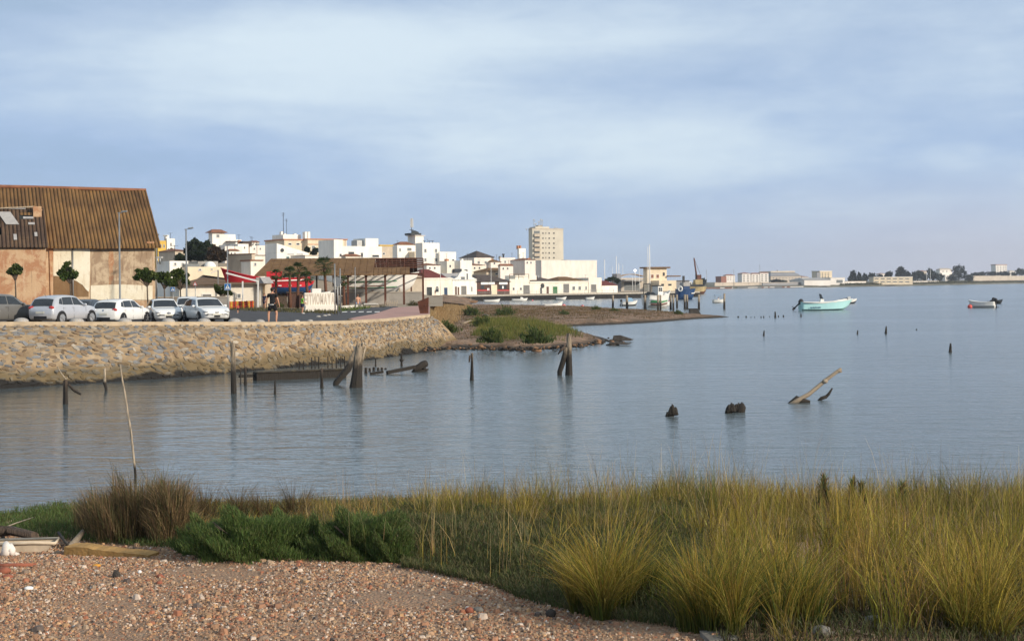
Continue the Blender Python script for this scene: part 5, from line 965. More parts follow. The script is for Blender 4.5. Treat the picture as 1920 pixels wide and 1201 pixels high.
# bin of rusty steel at the end of the wall
b0 = ground(794, 588); k = b0.y/F; root = thing('litter_bin', 'rust brown steel bin with slanted top at the end of the sea wall', 'bin', b0); q = lambda px, py: ((px-794)*k, (588-py)*k)
mb = MB(); bot = [q(788, 588), q(803, 588)]; tl, tr = q(783.5, 565), q(804, 557.5); dd = .62
vs = [(bot[0][0], -dd*.4, 0), (bot[1][0], -dd*.4, 0), (bot[1][0], dd*.4, 0), (bot[0][0], dd*.4, 0), (tl[0], -dd/2, tl[1]), (tr[0], -dd/2, tr[1]), (tr[0], dd/2, tr[1]), (tl[0], dd/2, tl[1])]; mb.add(vs, [(0, 1, 5, 4), (1, 2, 6, 5), (2, 3, 7, 6), (3, 0, 4, 7), (3, 2, 1, 0)], 'rust'); mb.build('body', root)
vi = [Vector(v_)*.92 for v_ in vs]; MB().add([vs[4], vs[5], vs[6], vs[7], (vs[4][0]+.05, vs[4][1]+.05, vs[4][2]), (vs[5][0]-.05, vs[5][1]+.05, vs[5][2]), (vs[6][0]-.05, vs[6][1]-.05, vs[6][2]), (vs[7][0]+.05, vs[7][1]-.05, vs[7][2])], [(0, 1, 5, 4), (1, 2, 6, 5), (2, 3, 7, 6), (3, 0, 4, 7)], 'rust').build('rim', root); MB().ell((.13, -dd/2+.02, .62), (.05, .03, .05), 'rust', 8, 6).build('lock', root); MB().box((-.1, -dd/2+.02, .38), (.12, -dd/2+.05, .42), 'rust').build('handle', root)
# low ribbed domes along the kerb
dome0 = None
def dome_mb():
    mb = MB(); n = 14
    for i in range(n):
        a0, a1 = math.pi*2*i/n, math.pi*2*(i+.62)/n
        for j in range(4):
            p0, p1 = j*math.pi/8, (j+1)*math.pi/8; vv = [(.36*math.cos(p)*math.cos(a)*1.02, .36*math.cos(p)*math.sin(a)*1.02, .21*math.sin(p)*1.03) for p, a in ((p0, a0), (p0, a1), (p1, a1), (p1, a0))]; mb.add(vv, [(0, 1, 2, 3)], 'roof_grey', True)
    return mb
dl = ['first', 'second', 'third', 'fourth', 'fifth', 'sixth', 'seventh', 'eighth', 'ninth', 'tenth', 'eleventh', 'twelfth']
for i, px in enumerate((31, 136, 227, 309, 377, 435, 483, 553, 578, 597, 609, 616)):
    kp = kerb_pt(px); gd = np.interp(px, KX, KD); p = kp+Vector((0, .62, -.02)) if i < 9 else ground(px, (None, 594.2, 592.5, 591.3)[i-8])
    if dome0 is None:
        dome0 = thing('kerb_dome', '', 'dome bollard', p, group='low ribbed domes along the kerb'); MB().ell((0, 0, 0), (.36, .36, .21), 'concrete', 18, 10, zmin=-.2).build('base', dome0); dome_mb().build('ribs', dome0); o = dome0
    else: o = copy_tree(dome0, p, 0)
    if i > 5: o.scale = (.75, .75, .75) if i == 6 else (.5, .5, .55)
    o['label'] = '%s low ribbed pale dome along the kerb, counted from the left' % dl[i]
# town name in big white letters, seen from behind
def name_sign():
    dist = gm(600, 583); a, c = W(572, 583, dist), W(628, 581.5, dist+1.2); o = ground(600, 583); v = Vector((c.x-a.x, c.y-a.y, 0)); L = v.length; rz = math.atan2(v.y, v.x); k = dist/F; H1 = 10.5*k; H = 34.5*k
    root = thing('town_sign', 'white block of big letters spelling the town name, seen from behind', 'letter sign', o, rz); MB().prism([(-L/2-.1, -.3, -.1), (L/2+.25, -.3, -.1), (L/2+.12, -.3, H1), (-L/2, -.3, H1)], 'white_concrete', d=(0, .7, 0)).build('plinth', root)
    MB().prism([(-L/2, 0, H1+.002), (L/2+.12, 0, H1+.002), (L/2-.06, 0, H), (-L/2, 0, H)], 'white_concrete', d=(0, .25, 0)).build('panel', root)
    word = 'AYAMONTE'; n = len(word); wl = L/n
    for i, ch in enumerate(word):
        cu = bpy.data.curves.new('t', 'FONT'); cu.body = ch; cu.size = 1.0; cu.extrude = .10; cu.align_x = 'CENTER'; cu.offset = .03; to = bpy.data.objects.new('t', cu); COL.objects.link(to); bpy.context.view_layer.update(); me = bpy.data.meshes.new_from_object(to.evaluated_get(bpy.context.evaluated_depsgraph_get())); bpy.data.objects.remove(to)
        xs = [v_.co.x for v_ in me.vertices]; ys = [v_.co.y for v_ in me.vertices]; sx = wl*.86/(max(xs)-min(xs)); sy = (H-H1-.14)/(max(ys)-min(ys)); mx = (max(xs)+min(xs))/2; my = min(ys); cxl = L/2-wl*(i+.5)
        for v_ in me.vertices: x, y, z = v_.co; v_.co = (cxl-(x-mx)*sx, -.012+z*.05, H1+.06+(y-my)*sy)
        me.flip_normals(); me.materials.clear(); me.materials.append(M['far_beige']); ob = bpy.data.objects.new('letter', me); COL.objects.link(ob); ob.parent = root
name_sign()
# playground: coloured fence, white canopy frame
fr = thing('playground_fence', 'red, orange and yellow slat fence of the playground behind the parked cars', 'fence', ground(432, 579)); A, B_ = ground(430, 580), ground(483, 577); o = fr.location.copy(); mt3 = ['slat_red', 'slat_orange', 'slat_yellow', 'slat_red', 'door_brown']; rail = MB()
for i in range(26):
    p = A.lerp(B_, i/25)-o; h = .80+random.uniform(-.02, .02); MB().box((p.x-.065, p.y-.02, p.z+.03), (p.x+.065, p.y+.02, p.z+h), mt3[i % 5]).build('slat', fr)
for z in (.25, .6): rail.bar(A-o+Vector((0, .06, z)), B_-o+Vector((0, .06, z)), .07, .05, 'slat_red')
rail.build('rail', fr)
cp = thing('canopy_frame', 'white steel canopy frame with slanting beam over the playground', 'canopy', ground(455, 578)); o = cp.location.copy(); dd = o.y
pw = lambda px, py, dy_=0: W(px, py, dd+dy_)-o
MB().bar(pw(455, 578), pw(455, 527), .14, .14, 'metal_white').build('post', cp); MB().bar(pw(484, 576), pw(484, 527.5), .14, .14, 'metal_white').build('post', cp); MB().bar(pw(409, 578, 4), pw(409, 506, 4), .13, .13, 'metal_grey').build('post', cp)
MB().bar(pw(424, 511.5), pw(485, 527.5), .12, .16, 'metal_white').build('beam', cp); MB().bar(pw(409, 506, 4), pw(395, 512, 4), .08, .08, 'metal_white').build('brace', cp)
# awning roofed building behind the cars
b = Bld('market_hall', 'low cream hall with a sagging brown canvas roof behind the parked cars', 'hall', 150, 318, 336, 492, 534, 2.0, 'warm_white', th=14); xa, xb = 5.0, b.f(408, 520)[0]; zr = b.f(408, 506)[1]+.25; MB().add([(-.7, -.7, b.H), (b.L+.7, -.7, b.H), (b.L+.7, b.D+.7, b.H), (-.7, b.D+.7, b.H), (xa, b.D*.4, zr-.35), (xb, b.D*.4, zr)], [(0, 1, 5, 4), (1, 2, 5), (2, 3, 4, 5), (3, 0, 4), (3, 2, 1, 0)], 'roof_brown').build('roof', b.root); b.wins([(444, 550, 452, 558)], 'window_grey'); b.doors([(380, 552, 396, 575, 'door_grey')])
b.px_box(480, 486, 520, 'grey_wall', 'end_post', -.3, .3, 0)
w_ = thing('garden_wall', 'low pale wall closing the street behind the white cars', 'wall', on_ground(305, 128)); MB().box((-2.2, 0, -.2), (6.0, .3, 1.25), 'grey_wall').build('wall', w_); MB().box((-2.3, -.05, 1.25), (6.1, .35, 1.35), 'concrete').build('coping', w_)
b = Bld('kiosk', 'small grey gabled hut between the playground and the palm trees', 'hut', 155, 484, 497, 509, 531, 2.0, 'beige_wall', th=30); b.hip(519, 'roof_grey', .2, inset=.01)
pl = thing('pallet_stack', 'pale upright block standing among the plants left of the town sign', 'block', ground(546, 573)); MB().box((-.2, -.2, 0), (.2, .2, .9), 'pale_plastic').build('block', pl)
# low white wall pieces near the sign and the shed
for (a_, c_, h, lb) in (((640, 579), (677, 576.5), .30, 'long low white kerb wall right of the sign posts'), ((484, 575), (505, 574), .22, 'short low white kerb wall behind the children')):
    p, q_ = ground(*a_), ground(*c_); single(MB().bar(Vector((0, 0, h/2)), q_-p+Vector((0, 0, h/2)), .3, h, 'white_concrete'), 'low_wall', lb, 'wall', p)
p = ground(697, 576); single(MB().prism([(-.6, -1, 0), (.9, -1.2, 0), (.7, .8, 0), (-.7, 1.0, 0)], 'pale_plastic', h=.3).prism([(-.7, -1.1, .3), (.8, -1.3, .3), (.3, .6, .3), (-.9, .9, .3)], 'white_concrete', h=.12), 'upturned_dinghy', 'small upturned white dinghy lying beside the seated person', 'dinghy', p)
p = ground(733, 575); r_ = thing('wooden_trestle', 'pale wooden slatted trestle leaning under the shed columns', 'trestle', p)
for i in range(6): MB().bar((-.65+i*.24, 0, 0), (-.55+i*.24, .35, .66), .05, .05, 'pale_wood').build('slat', r_)
MB().bar((-.65, .2, .4), (.75, .2, .4), .05, .05, 'pale_wood').build('rail', r_)
for lb, px, py, hw, hp in (('weedy bush right of the trestle below the shed', 775, 573, 12, 9), ('brown heap of dry brush left of the trestle', 712, 576, 14, 5), ('reddish dry plant at the middle of the kerb', 656, 602, 7, 5), ('dry plant clump left of the town sign', 535, 575, 12, 9), ('dark potted bush below the palm trees', 525, 576, 7, 8)):
    pt = ground(px, py); far_bush(lb, pt, hw*pt.y/F, hp*pt.y/F, 500, [(.10, .085, .03), (.08, .05, .025), (.06, .08, .03)] if 'dark' not in lb else None, 'roadside_bush', 'weedy bushes by the road')
def verge(n, sel, pal, tp, H, name, label):
    px = rng.uniform(425, 720, n); py = rng.uniform(570, 594, n); k = sel(px, py); px, py = px[k], py[k]; P = np.array([tuple(ground(a_, c_)) for a_, c_ in zip(px, py)]); n = len(P); stuff(blades(name, P, H*rng.uniform(.4, 1.2, n), np.full(n, .05), np.abs(rng.normal(.5, .25, n)), rng.uniform(0, 6.28, n), pick(n, pal), pick(n, tp), seg=2), label, 'grass')
verge(9000, lambda x, y: (x > 634) & (x < 697) & (y < 585-(x-640)*.12) & (y > 575+np.abs(x-668)*.05), [(.08, .13, .02), (.11, .15, .03)], [(.16, .18, .04), (.13, .17, .03)], .35, 'verge_grass', 'bright green grass on the road verge right of the sign posts')
verge(9000, lambda x, y: (x < 632) & (y < 580+(x-430)*.035+2) & (y > 574.5+(x-430)*.045), [(.10, .09, .035), (.07, .085, .025)], [(.20, .13, .06), (.13, .13, .05)], .28, 'verge_weeds', 'brown and green weeds along the far side of the road')
# ================================================================= the shipyard: open shed, wall, boats on the hard
def shipyard():
    zg = 2.0; dA, dB = 176.0, 177.2; th = math.atan2(dB-dA, (W(793, HY, dB)-W(478, HY, dA)).x); A = W(478, 514, dA); root = thing('boat_shed', 'open boat shed with rusty columns and a half bare brown roof', 'shed', (A.x, A.y, zg), th); s = Bld.__new__(Bld); s.C = A; s.r = Vector((math.cos(th), math.sin(th))); s.zb = zg; bk = Vector((-math.sin(th), math.cos(th)))
    D = 13.0; x_end, ze = s.f(793, 513.5); zl = s.f(480, 514)[1]
    def rz(px, py, t):  # height of a roof point at fraction t of the way to the ridge
        x, _ = s.f(px, py); y = A.y+x*s.r.y+t*D/2*bk.y; return EYE+((HY-py)-SL*(px-CX))*y/F-zg
    ridge = rz(700, 484.5, 1); eave = (ze+zl)/2; tk = .1
    def pt(x, t, dz=0): return (x, t*D/2, eave+(ridge-eave)*t+dz)
    x_cut = s.f(700, 486)[0]; x_r = x_end-.8
    rb = MB(); n = 16; x_hip = s.f(503, 490)[0]-.35; rb.prism([pt(-.02, -.08), pt(x_hip, 1, .1), (-.02, D*1.04, eave)], 'roof_brown', h=.05)
    for i in range(n):
        a_, c_ = x_cut*i/n, x_cut*(i+1)/n-.03; dz = random.uniform(-.05, .05); e0, e1 = max(a_, x_hip), max(c_, x_hip+.1); rb.prism([pt(a_, -.08, dz), pt(c_, -.08, dz), pt(e1, 1, dz*.3), pt(e0, 1, dz*.3)], 'roof_brown', h=tk)
        rb.prism([pt(e0, 1, 0), pt(e1, 1, 0), (c_, D*1.04, eave), (a_, D*1.04, eave)], 'roof_brown', h=tk)
    xb = s.f(768, 500)[0]
    for i in range(8): a_, c_ = x_cut+(xb-x_cut)*i/8+.02, x_cut+(xb-x_cut)*(i+1)/8-.02; rb.prism([pt(a_, -.08), pt(c_, -.08), pt(c_, .36), pt(a_, .36)], 'roof_brown', h=tk)
    rb.build('roof', root)
    pb = MB(); 
    for i in range(10): a_, c_ = x_cut+(x_r-x_cut)*i/10+.01, x_cut+(x_r-x_cut)*(i+1)/10-.01; pb.prism([(a_, D/2+.1, ridge-.03), (c_, D/2+.1, ridge-.03), (c_, D*1.03, eave-.1), (a_, D*1.03, eave-.1)], 'roof_plum', h=.09)
    pb.build('rear_roof', root)
    for t in (.42, .56, .70, .85, 1.0): MB().bar(pt(x_cut-.3, t, -.05), pt(x_end, t, -.05), .14, .16, 'rust').build('purlin', root)
    for px in (652, 686, 722, 757, 793): 
        x, _ = s.f(px, 513); q = MB().bar((x, .1, -.2), (x, .1, eave), .26, .26, 'rust'); q.build('column', root)
        MB().bar((x, .1, eave-.1), (x, D/2, ridge-.1), .12, .16, 'rust').bar((x, D-.1, eave-.1), (x, D/2, ridge-.1), .12, .16, 'rust').bar((x, .1, eave-.12), (x, D-.1, eave-.12), .1, .14, 'rust').build('truss', root)
    for px in (512, 543, 578, 618, 657, 693, 732, 768):
        x, _ = s.f(px, 513); MB().bar((x, D-.1, -.2), (x, D-.1, eave), .2, .2, 'rust').build('column', root)
    for px in (510, 545, 580): x, _ = s.f(px, 513); MB().bar((x, .1, -.2), (x, .1, eave), .24, .24, 'rust').build('column', root)
    MB().bar((0, .1, eave-.06), (x_end, .1, eave-.06), .14, .22, 'rust').build('eave_beam', root)
    x, _ = s.f(650, 530); MB().bar((x, .1, eave-1.6), (x+2.6, .1, eave-1.75), .1, .1, 'rust').bar((s.f(688, 530)[0], .1, eave-1.55), (s.f(722, 530)[0], .1, eave-1.5), .1, .14, 'rust').build('tie_beam', root)
    # retaining wall under the boat
    a_ = W(643, HY, 182); c_ = W(794, HY, 184); v = c_-a_; wr = thing('retaining_wall', 'stained grey concrete wall below the white boat in the shed', 'wall', (a_.x, a_.y, 1.6), math.atan2(v.y, v.x)); zt = W(720, 548.5, 183).z-1.6; MB().box((0, 0, 0), (v.length, .5, zt), 'grey_wall').box((-.1, -.08, zt+.003), (v.length+.1, .55, zt+.12), 'concrete').build('wall', wr); MB().box((-.3, -.5, 0), (.3, -.1, zt*.8), 'concrete').build('pier', wr)
    return zt+1.6
ZW = shipyard()
def hull(mb, L, B, D, m_up, m_low=None, sheer=.35, bow=.30, stern=.75, split=.45, n=20, m_deck=None, keel=.0, rail=None):
    """boat hull, bow at +x, sheer line rising to the bow; keel at z 0"""
    st = []
    for i in range(n+1):
        s = i/n; w_ = B/2*(stern+(1-stern)*min(1, s/.35)**.7) if s < .5 else B/2*(1-((s-.5)/.5)**2.4)**.9+.012; x = -L/2+L*s+(bow*D*.0); zt = D*(1+sheer*max(0, (s-.35)/.65)**2+.08*(1-s)**2); zk = keel+D*.55*max(0, (s-.78)/.22)**2; st.append((x, max(.012, w_), zt, zk))
    prof = ((0, 0), (.55, .07), (.86, .30), (.95, split), (1.0, .78), (1.03, 1.0)); V = []
    for x, w_, zt, zk in st:
        row = []
        for a_, h in prof: fl = bow*D*max(0, (x/L+.0))*2*h if x > 0 else 0; row.append((x+fl*.8, w_*a_*(1 if h > .2 else .96), zk+(zt-zk)*h))
        V += [(x_, -y_, z_) for x_, y_, z_ in row[::-1]]+row[1:]
    k = 2*len(prof)-1; up, lo = [], []
    for i in range(n):
        for j in range(k-1):
            f = (i*k+j, (i+1)*k+j, (i+1)*k+j+1, i*k+j+1); jj = j if j < len(prof)-1 else k-2-j; (up if jj < 2 else lo).append(f)
    mb.add(V, up+[tuple(range(k))], m_up, True); mb.add(V, lo, m_low or m_up, True)
    ins = .10 if not m_deck else 0
    dk = [];
    for i in range(n): dk.append((i*k, (i+1)*k, (i+1)*k+k-1, i*k+k-1))
    Vd = [(x, y*.97, z-(.12*D)) for x, y, z in V]; mb.add(Vd, dk, m_deck or m_up)
    rl = MB(); 
    for sgn in (0, k-1): rl.tube([Vector(V[i*k+sgn]) for i in range(n+1)], B*.022, rail or m_up, 6)
    return rl
# white boat on the slip
o = W(700, 540, 186.5); bt = thing('white_boat', 'long white fishing boat with green stripes standing in the open shed', 'boat', (o.x, o.y, ZW-.3), R(3)); k = 186.5/F
mb = MB(); rl = hull(mb, 150*k, 3.2, 2.35, 'hull_white', 'hull_white', .25, .4); mb.build('hull', bt); rl.build('gunwale', bt)
for z, a_ in ((.95, 'hull_green'), (1.72, 'hull_green')):
    MB().tube([(-150*k*.48, -1.62 if z > 1 else -1.56, z+.1), (-150*k*.2, -1.66 if z > 1 else -1.6, z-.02), (150*k*.1, -1.66 if z > 1 else -1.6, z), (150*k*.3, -1.4, z+.12)], .05, a_, 6).build('stripe', bt)
MB().box((-4.4, -.9, 2.1), (-2.2, .9, 3.3), 'hull_white').build('cabin', bt); MB().box((-4.6, -1, 3.3), (-2.0, 1, 3.42), 'hull_green').build('cabin_roof', bt); MB().box((-3.6, -.94, 2.5), (-2.8, -.905, 3.1), 'window_dark').build('window', bt); MB().box((.9, -.5, 2.1), (1.9, .5, 2.9), 'hull_white').build('hatch', bt)
for x in (-3.5, 0, 3.5): MB().bar((x, -1.5, -.4), (x, -1.1, .9), .15, .15, 'pale_wood').build('prop', bt)
b = Bld('tiled_barn', 'barn with a beige tiled roof seen through the open shed', 'barn', 222, 660, 690, 792, 521, 2.0, 'beige_wall', th=18); b.hip(505, 'roof_beige', .4, inset=3)
b = Bld('cabin_hut', 'small pink and white hut with a green awning behind the shed columns', 'hut', 206, None, 653, 682, 515, 2.0, 'pink_white', th=15, depth=3); x_, z_ = b.f(654, 511); x2, z2 = b.f(678, 515.5); b.box_on(x_, x2, -1, 0, z2, z2+.25, 'hull_green', 'awning'); b.wins([(658, 517, 664, 522)]); b.cap('white_wall')
# red boat on the hard
o = W(505, 548, 166); k = 166/F; bt = thing('red_boat', 'big red wooden fishing boat on the hard with bow rising to the left', 'boat', (o.x, o.y, 3.35), R(180+10)); mb = MB(); rl = hull(mb, 152*k, 3.4, 2.0, 'hull_red', 'hull_red', .68, .5); mb.build('hull', bt); rl.build('gunwale', bt)
MB().tube([(-4.4, 1.78, 1.9), (-1, 1.80, 1.78), (2, 1.70, 2.0)], .07, 'hull_white', 6).build('sheer_stripe', bt)
MB().box((-1.5, -.9, 1.8), (.3, .9, 2.9), 'hull_red').build('cabin', bt)
for x in (-3, 0, 2.5): MB().bar((x, 1.5, -1.35), (x, 1.0, .7), .15, .15, 'dark_wood').build('prop', bt)
o = W(548, 549, 158); k = 158/F; bt = thing('red_blue_boat', 'smaller boat with red topsides and blue bottom below the big red boat', 'boat', (o.x, o.y, 3.6), R(8)); mb = MB(); rl = hull(mb, 72*k, 2.2, 1.25, 'hull_red', 'hull_blue', .15, .3, split=.6); mb.build('hull', bt); rl.build('gunwale', bt)
MB().bar((-1.2, 0, -1.6), (-1.2, 0, .2), 1.2, .2, 'dark_wood').bar((1.0, 0, -1.6), (1.0, 0, .2), 1.2, .2, 'dark_wood').bar((-1.35, 0, -.2), (1.15, 0, -.2), .2, .2, 'dark_wood').build('cradle', bt)
for x in (-1.3, -.2, .9): MB().box((x-.2, -1.16, .92), (x+.15, -1.13, 1.02), 'hull_white').build('port_light', bt)
b = Bld('storage_hut', 'dark brown plank hut left of the town sign behind the children', 'hut', 150, None, 540, 566, 549, 2.0, 'brown_wall', th=10, depth=2.5); b.cap('roof_dark')
pw_ = on_ground(595, 140); r_ = thing('white_dinghy', 'white covered dinghy on a trailer behind the letter sign', 'dinghy', pw_+Vector((0, 0, .9)), R(20)); mb = MB(); rl = hull(mb, 2.4, 1.2, .6, 'hull_white', 'hull_white'); mb.build('hull', r_); rl.build('gunwale', r_); MB().box((-.6, -.4, .5), (.3, .4, 1.1), 'hull_white').build('cover', r_); MB().bar((-1, 0, -.9), (-1, 0, .15), 1.0, .1, 'metal_grey').bar((.7, 0, -.9), (.7, 0, .15), 1.0, .1, 'metal_grey').build('trailer', r_)
# ================================================================= cars
def car(label, px, dist, ang, L, Wd, H, paint, rim='rim_silver', emblem=None, suv=False, py=None):
    """x forward; hatchback body lofted over its length; ang: heading from +X"""
    b = on_ground(px, dist); root = thing('parked_car', label, 'car', b, R(ang), 'cars parked along the road'); hw = Wd/2
    I = lambda s, xs, ys: float(np.interp(s, xs, ys))
    zb = lambda s: H*I(s, [0, .03, .10, .3, .60, .72, .78, .90, .97, 1], [.56, .60, .645, .64, .625, .625, .615, .565, .50, .40])
    zr = lambda s: max(zb(s)+.015*H, H*I(s, [0, .03, .06, .10, .16, .26, .40, .50, .56, .72, 1], [.50, .60, .76, .89, .955, .99, 1.0, .985, .955, .625, .3]))
    w_ = lambda s: hw*I(s, [0, .015, .06, .15, .82, .93, .98, 1], [.80, .90, .965, 1, 1, .93, .78, .60]); x_ = lambda s: -L/2+L*s
    gh = lambda s: min(1, max(0, (zr(s)-zb(s))/(.34*H)))
    wr = lambda s: w_(s)*(.95-.20*gh(s)); z0 = lambda s: H*I(s, [0, .05, .12, .88, .95, 1], [.20, .16, .125, .125, .15, .20])
    def sec(s):
        w, z1, z2, zz = w_(s), zb(s), zr(s), z0(s); return [(0, zz), (w*.86, zz), (w*.97, zz+.06*H), (w*1.0, zz+.16*H), (w*1.005, (zz+z1)/2), (w*.985, z1-.03*H), (w*.965, z1), (wr(s), z2-.035*H*gh(s)-.002), (wr(s)*.86, z2-.008*H), (wr(s)*.45, z2+.004*H), (0, z2+.006*H)]
    ss = sorted(set([0, .004, .015, .03, .06, .08, .10, .13, .16, .2, .26, .33, .4, .45, .5, .56, .60, .64, .68, .72, .75, .78, .82, .86, .9, .93, .955, .975, .99, 1])); V = []
    for s in ss: h = sec(s); V += [(x_(s), -a, z) for a, z in h[1:-1][::-1]][::-1] and [(x_(s), -a, z) for a, z in h[::-1]]+[(x_(s), a, z) for a, z in h[1:-1]]
    k = 20; n = len(ss); mb = MB(); mb.add(V, [(i*k+j, (i+1)*k+j, (i+1)*k+(j+1) % k, i*k+(j+1) % k) for i in range(n-1) for j in range(k)]+[tuple(range(k)), tuple((n-1)*k+j for j in range(k))], paint, True)
    body = mb.build('body', root)
    def side(s, t, sg, o=.012): z1, z2 = zb(s), zr(s)-.035*H*gh(s); return (x_(s), sg*((w_(s)*.965)*(1-t)+wr(s)*t+o), z1*(1-t)+z2*t)
    def side_window(b0, b1, t0, t1, sg):
        V = []; 
        for j in range(5):
            t = .10+.80*j/4; 
            for i in range(7): s = (b0+(b1-b0)*i/6)*(1-j/4)+(t0+(t1-t0)*i/6)*(j/4); V.append(side(s, t, sg))
        MB().add(V, [(j*7+i, j*7+i+1, (j+1)*7+i+1, (j+1)*7+i) for j in range(4) for i in range(6)], 'glass_dark', True).build('side_window', root)
    for sg in (-1, 1):
        side_window(.445, .685, .445, .555, sg); side_window(.215, .430, .235, .430, sg)
        if suv: side_window(.11, .20, .15, .225, sg)
        else: MB().add([side(.135, .25, sg), side(.205, .12, sg), side(.222, .85, sg), side(.175, .80, sg)], [(0, 1, 2, 3)], 'glass_dark').build('quarter_window', root)
    def screen(s0, s1, nm, inset, dz):
        V = []
        for i in range(6):
            s = s0+(s1-s0)*i/5
            for j in range(9): u = (j/4-1); V.append((x_(s)+dz[0], u*wr(s)*inset, zr(s)+.006*H-.012*H*abs(u)**3*2+dz[1]))
        MB().add(V, [(i*9+j, i*9+j+1, (i+1)*9+j+1, (i+1)*9+j) for i in range(5) for j in range(8)], 'glass_dark', True).build(nm, root)
    screen(.575, .705, 'windscreen', .90, (.012, .022)); screen(.036, .094, 'rear_window', .88, (-.022, .012))
    zc = .33 if not suv else .36; rw = .215*H if not suv else .225*H
    for s in (.175, .825):
        for sg in (-1, 1):
            y = sg*(w_(s)+.006); MB().tube([(x_(s), y-sg*.12, rw*1.02), (x_(s), y, rw*1.02)], rw*1.17, 'plastic_black', 20).build('wheel_arch', root)
            wh = MB().tube([(x_(s), y-sg*.2, rw), (x_(s), y-sg*.015, rw), (x_(s), y+sg*.02, rw)], [rw, rw, rw*.94], 'tyre', 20).build('wheel', root); rb = MB().tube([(x_(s), y+sg*.021, rw), (x_(s), y+sg*.027, rw)], rw*.66, 'plastic_black' if rim != 'rim_silver' else 'rim_silver', 18)
            for q in range(5): a = q*1.2566+.3; rb.bar((x_(s), y+sg*.034, rw), (x_(s)+math.cos(a)*rw*.64, y+sg*.034, rw+math.sin(a)*rw*.64), .055, .02, 'rim_silver')
            rb.build('rim', wh)
    for sg in (-1, 1):
        MB().ell((x_(.963), sg*w_(.95)*.80, H*.455), (.20, hw*.20, H*.055), 'lamp_clear', 12, 8, mtx=Matrix.Rotation(-sg*.45, 3, 'Z')).build('headlight', root); MB().ell((x_(.028), sg*w_(.03)*.80, H*.575), (.12, hw*.21, H*.068), 'lamp_red', 12, 8, mtx=Matrix.Rotation(sg*.25, 3, 'Z')).build('tail_light', root)
        MB().ell((x_(.655), sg*(hw+.07), H*.66), (.06, .11, .07), paint, 10, 8).bar((x_(.665), sg*hw*.93, H*.64), (x_(.665), sg*(hw+.04), H*.65), .05, .03, 'plastic_black').build('mirror', root)
        for s in (.42, .235): MB().bar((x_(s)-.09, sg*(w_(s)*.985+.018), H*.575), (x_(s)+.09, sg*(w_(s)*.985+.018), H*.575), .03, .028, paint).build('door_handle', root)
        MB().bar((x_(.27), sg*(w_(.5)*.985), z0(.5)+.05), (x_(.74), sg*(w_(.5)*.985), z0(.5)+.05), .07, .05, 'plastic_black').build('sill', root)
        sm = MB()
        for s in (.215, .437, .70): sm.bar((x_(s), sg*(w_(s)*1.005+.001), H*.20), (x_(s), sg*(w_(s)*.99+.001), H*.60), .012, .006, 'plastic_black')
        sm.build('door_gap', root)
    def front(s, hw_, z, hh, m, nm, dx_): 
        pts = [(x_(s)+dx_-.16*abs(u)**2.5, u*hw_) for u in np.linspace(-1, 1, 9)]; v = []
        for x, y in pts: v += [(x, y, z-hh*(1-.2*abs(y/hw_))), (x, y, z+hh*(1-.2*abs(y/hw_)))]
        MB().add(v, [(2*i, 2*i+2, 2*i+3, 2*i+1) for i in range(8)], m, True).build(nm, root)
    front(1, hw*.40, H*.405, H*.022, 'plastic_black', 'grille', .014); front(1, hw*.52, H*.255, H*.045, 'plastic_black', 'air_intake', .018)
    MB().box((x_(1)+.016, -.26, H*.305), (x_(1)+.03, .26, H*.372), 'plate').build('number_plate', root); MB().box((x_(0)-.03, -.26, H*.38), (x_(0)-.012, .26, H*.455), 'plate').build('number_plate', root)
    pts = [(x_(.0)-.015+.06*abs(u)**3, u*hw*.80) for u in np.linspace(-1, 1, 9)]; v = []
    for x, y in pts: v += [(x, y, H*.19), (x, y, H*.29)]
    MB().add(v, [(2*i, 2*i+2, 2*i+3, 2*i+1) for i in range(8)], 'plastic_black', True).build('rear_bumper', root)
    if emblem == 'ring_rear': MB().tube([(x_(.008)-.02, 0, H*.565), (x_(.008)-.045, 0, H*.565)], .055, 'chrome', 14).build('emblem', root)
    if emblem == 'diamond': MB().prism([(x_(1)+.02, -.06, H*.415), (x_(1)+.02, 0, H*.415-.09), (x_(1)+.02, .06, H*.415), (x_(1)+.02, 0, H*.415+.09)], 'chrome', d=(.02, 0, 0)).build('emblem', root)
    if emblem == 'curve': MB().bar((x_(1)+.02, -.07, H*.405), (x_(1)+.02, .07, H*.415), .03, .05, 'chrome').build('emblem', root)
    MB().tube([(x_(.13), 0, H*.94), (x_(.10), 0, H*1.06)], .008, 'plastic_black', 5).build('aerial', root); return root
car('silver hatchback seen from its rear right side, between the grey car and the white cars', 119, 73.5, 70, 3.75, 1.67, 1.50, 'paint_silver')
car('white hatchback seen from behind with dark rear window and red tail lights', 228, 83, 76, 4.2, 1.78, 1.47, 'paint_white', 'rim_dark', 'ring_rear')
car('grey car cut off by the left edge of the picture', 2, 73, 58, 4.2, 1.8, 1.58, 'paint_grey', 'rim_dark', suv=True)
car('white small car facing the camera with a diamond badge on its black grille', 306, 86, -67, 4.0, 1.73, 1.44, 'paint_white', 'rim_dark', 'diamond')
car('white hatchback facing the camera at the right end of the parked row', 386, 84, -60, 4.15, 1.8, 1.46, 'paint_white', 'rim_dark', 'curve')
car('white car mostly hidden behind the rightmost white hatchback', 352, 94, -75, 4.0, 1.75, 1.5, 'paint_white')
car('dark car glimpsed between the silver and the white hatchback', 166, 96, 85, 3.9, 1.7, 1.42, 'paint_dark')
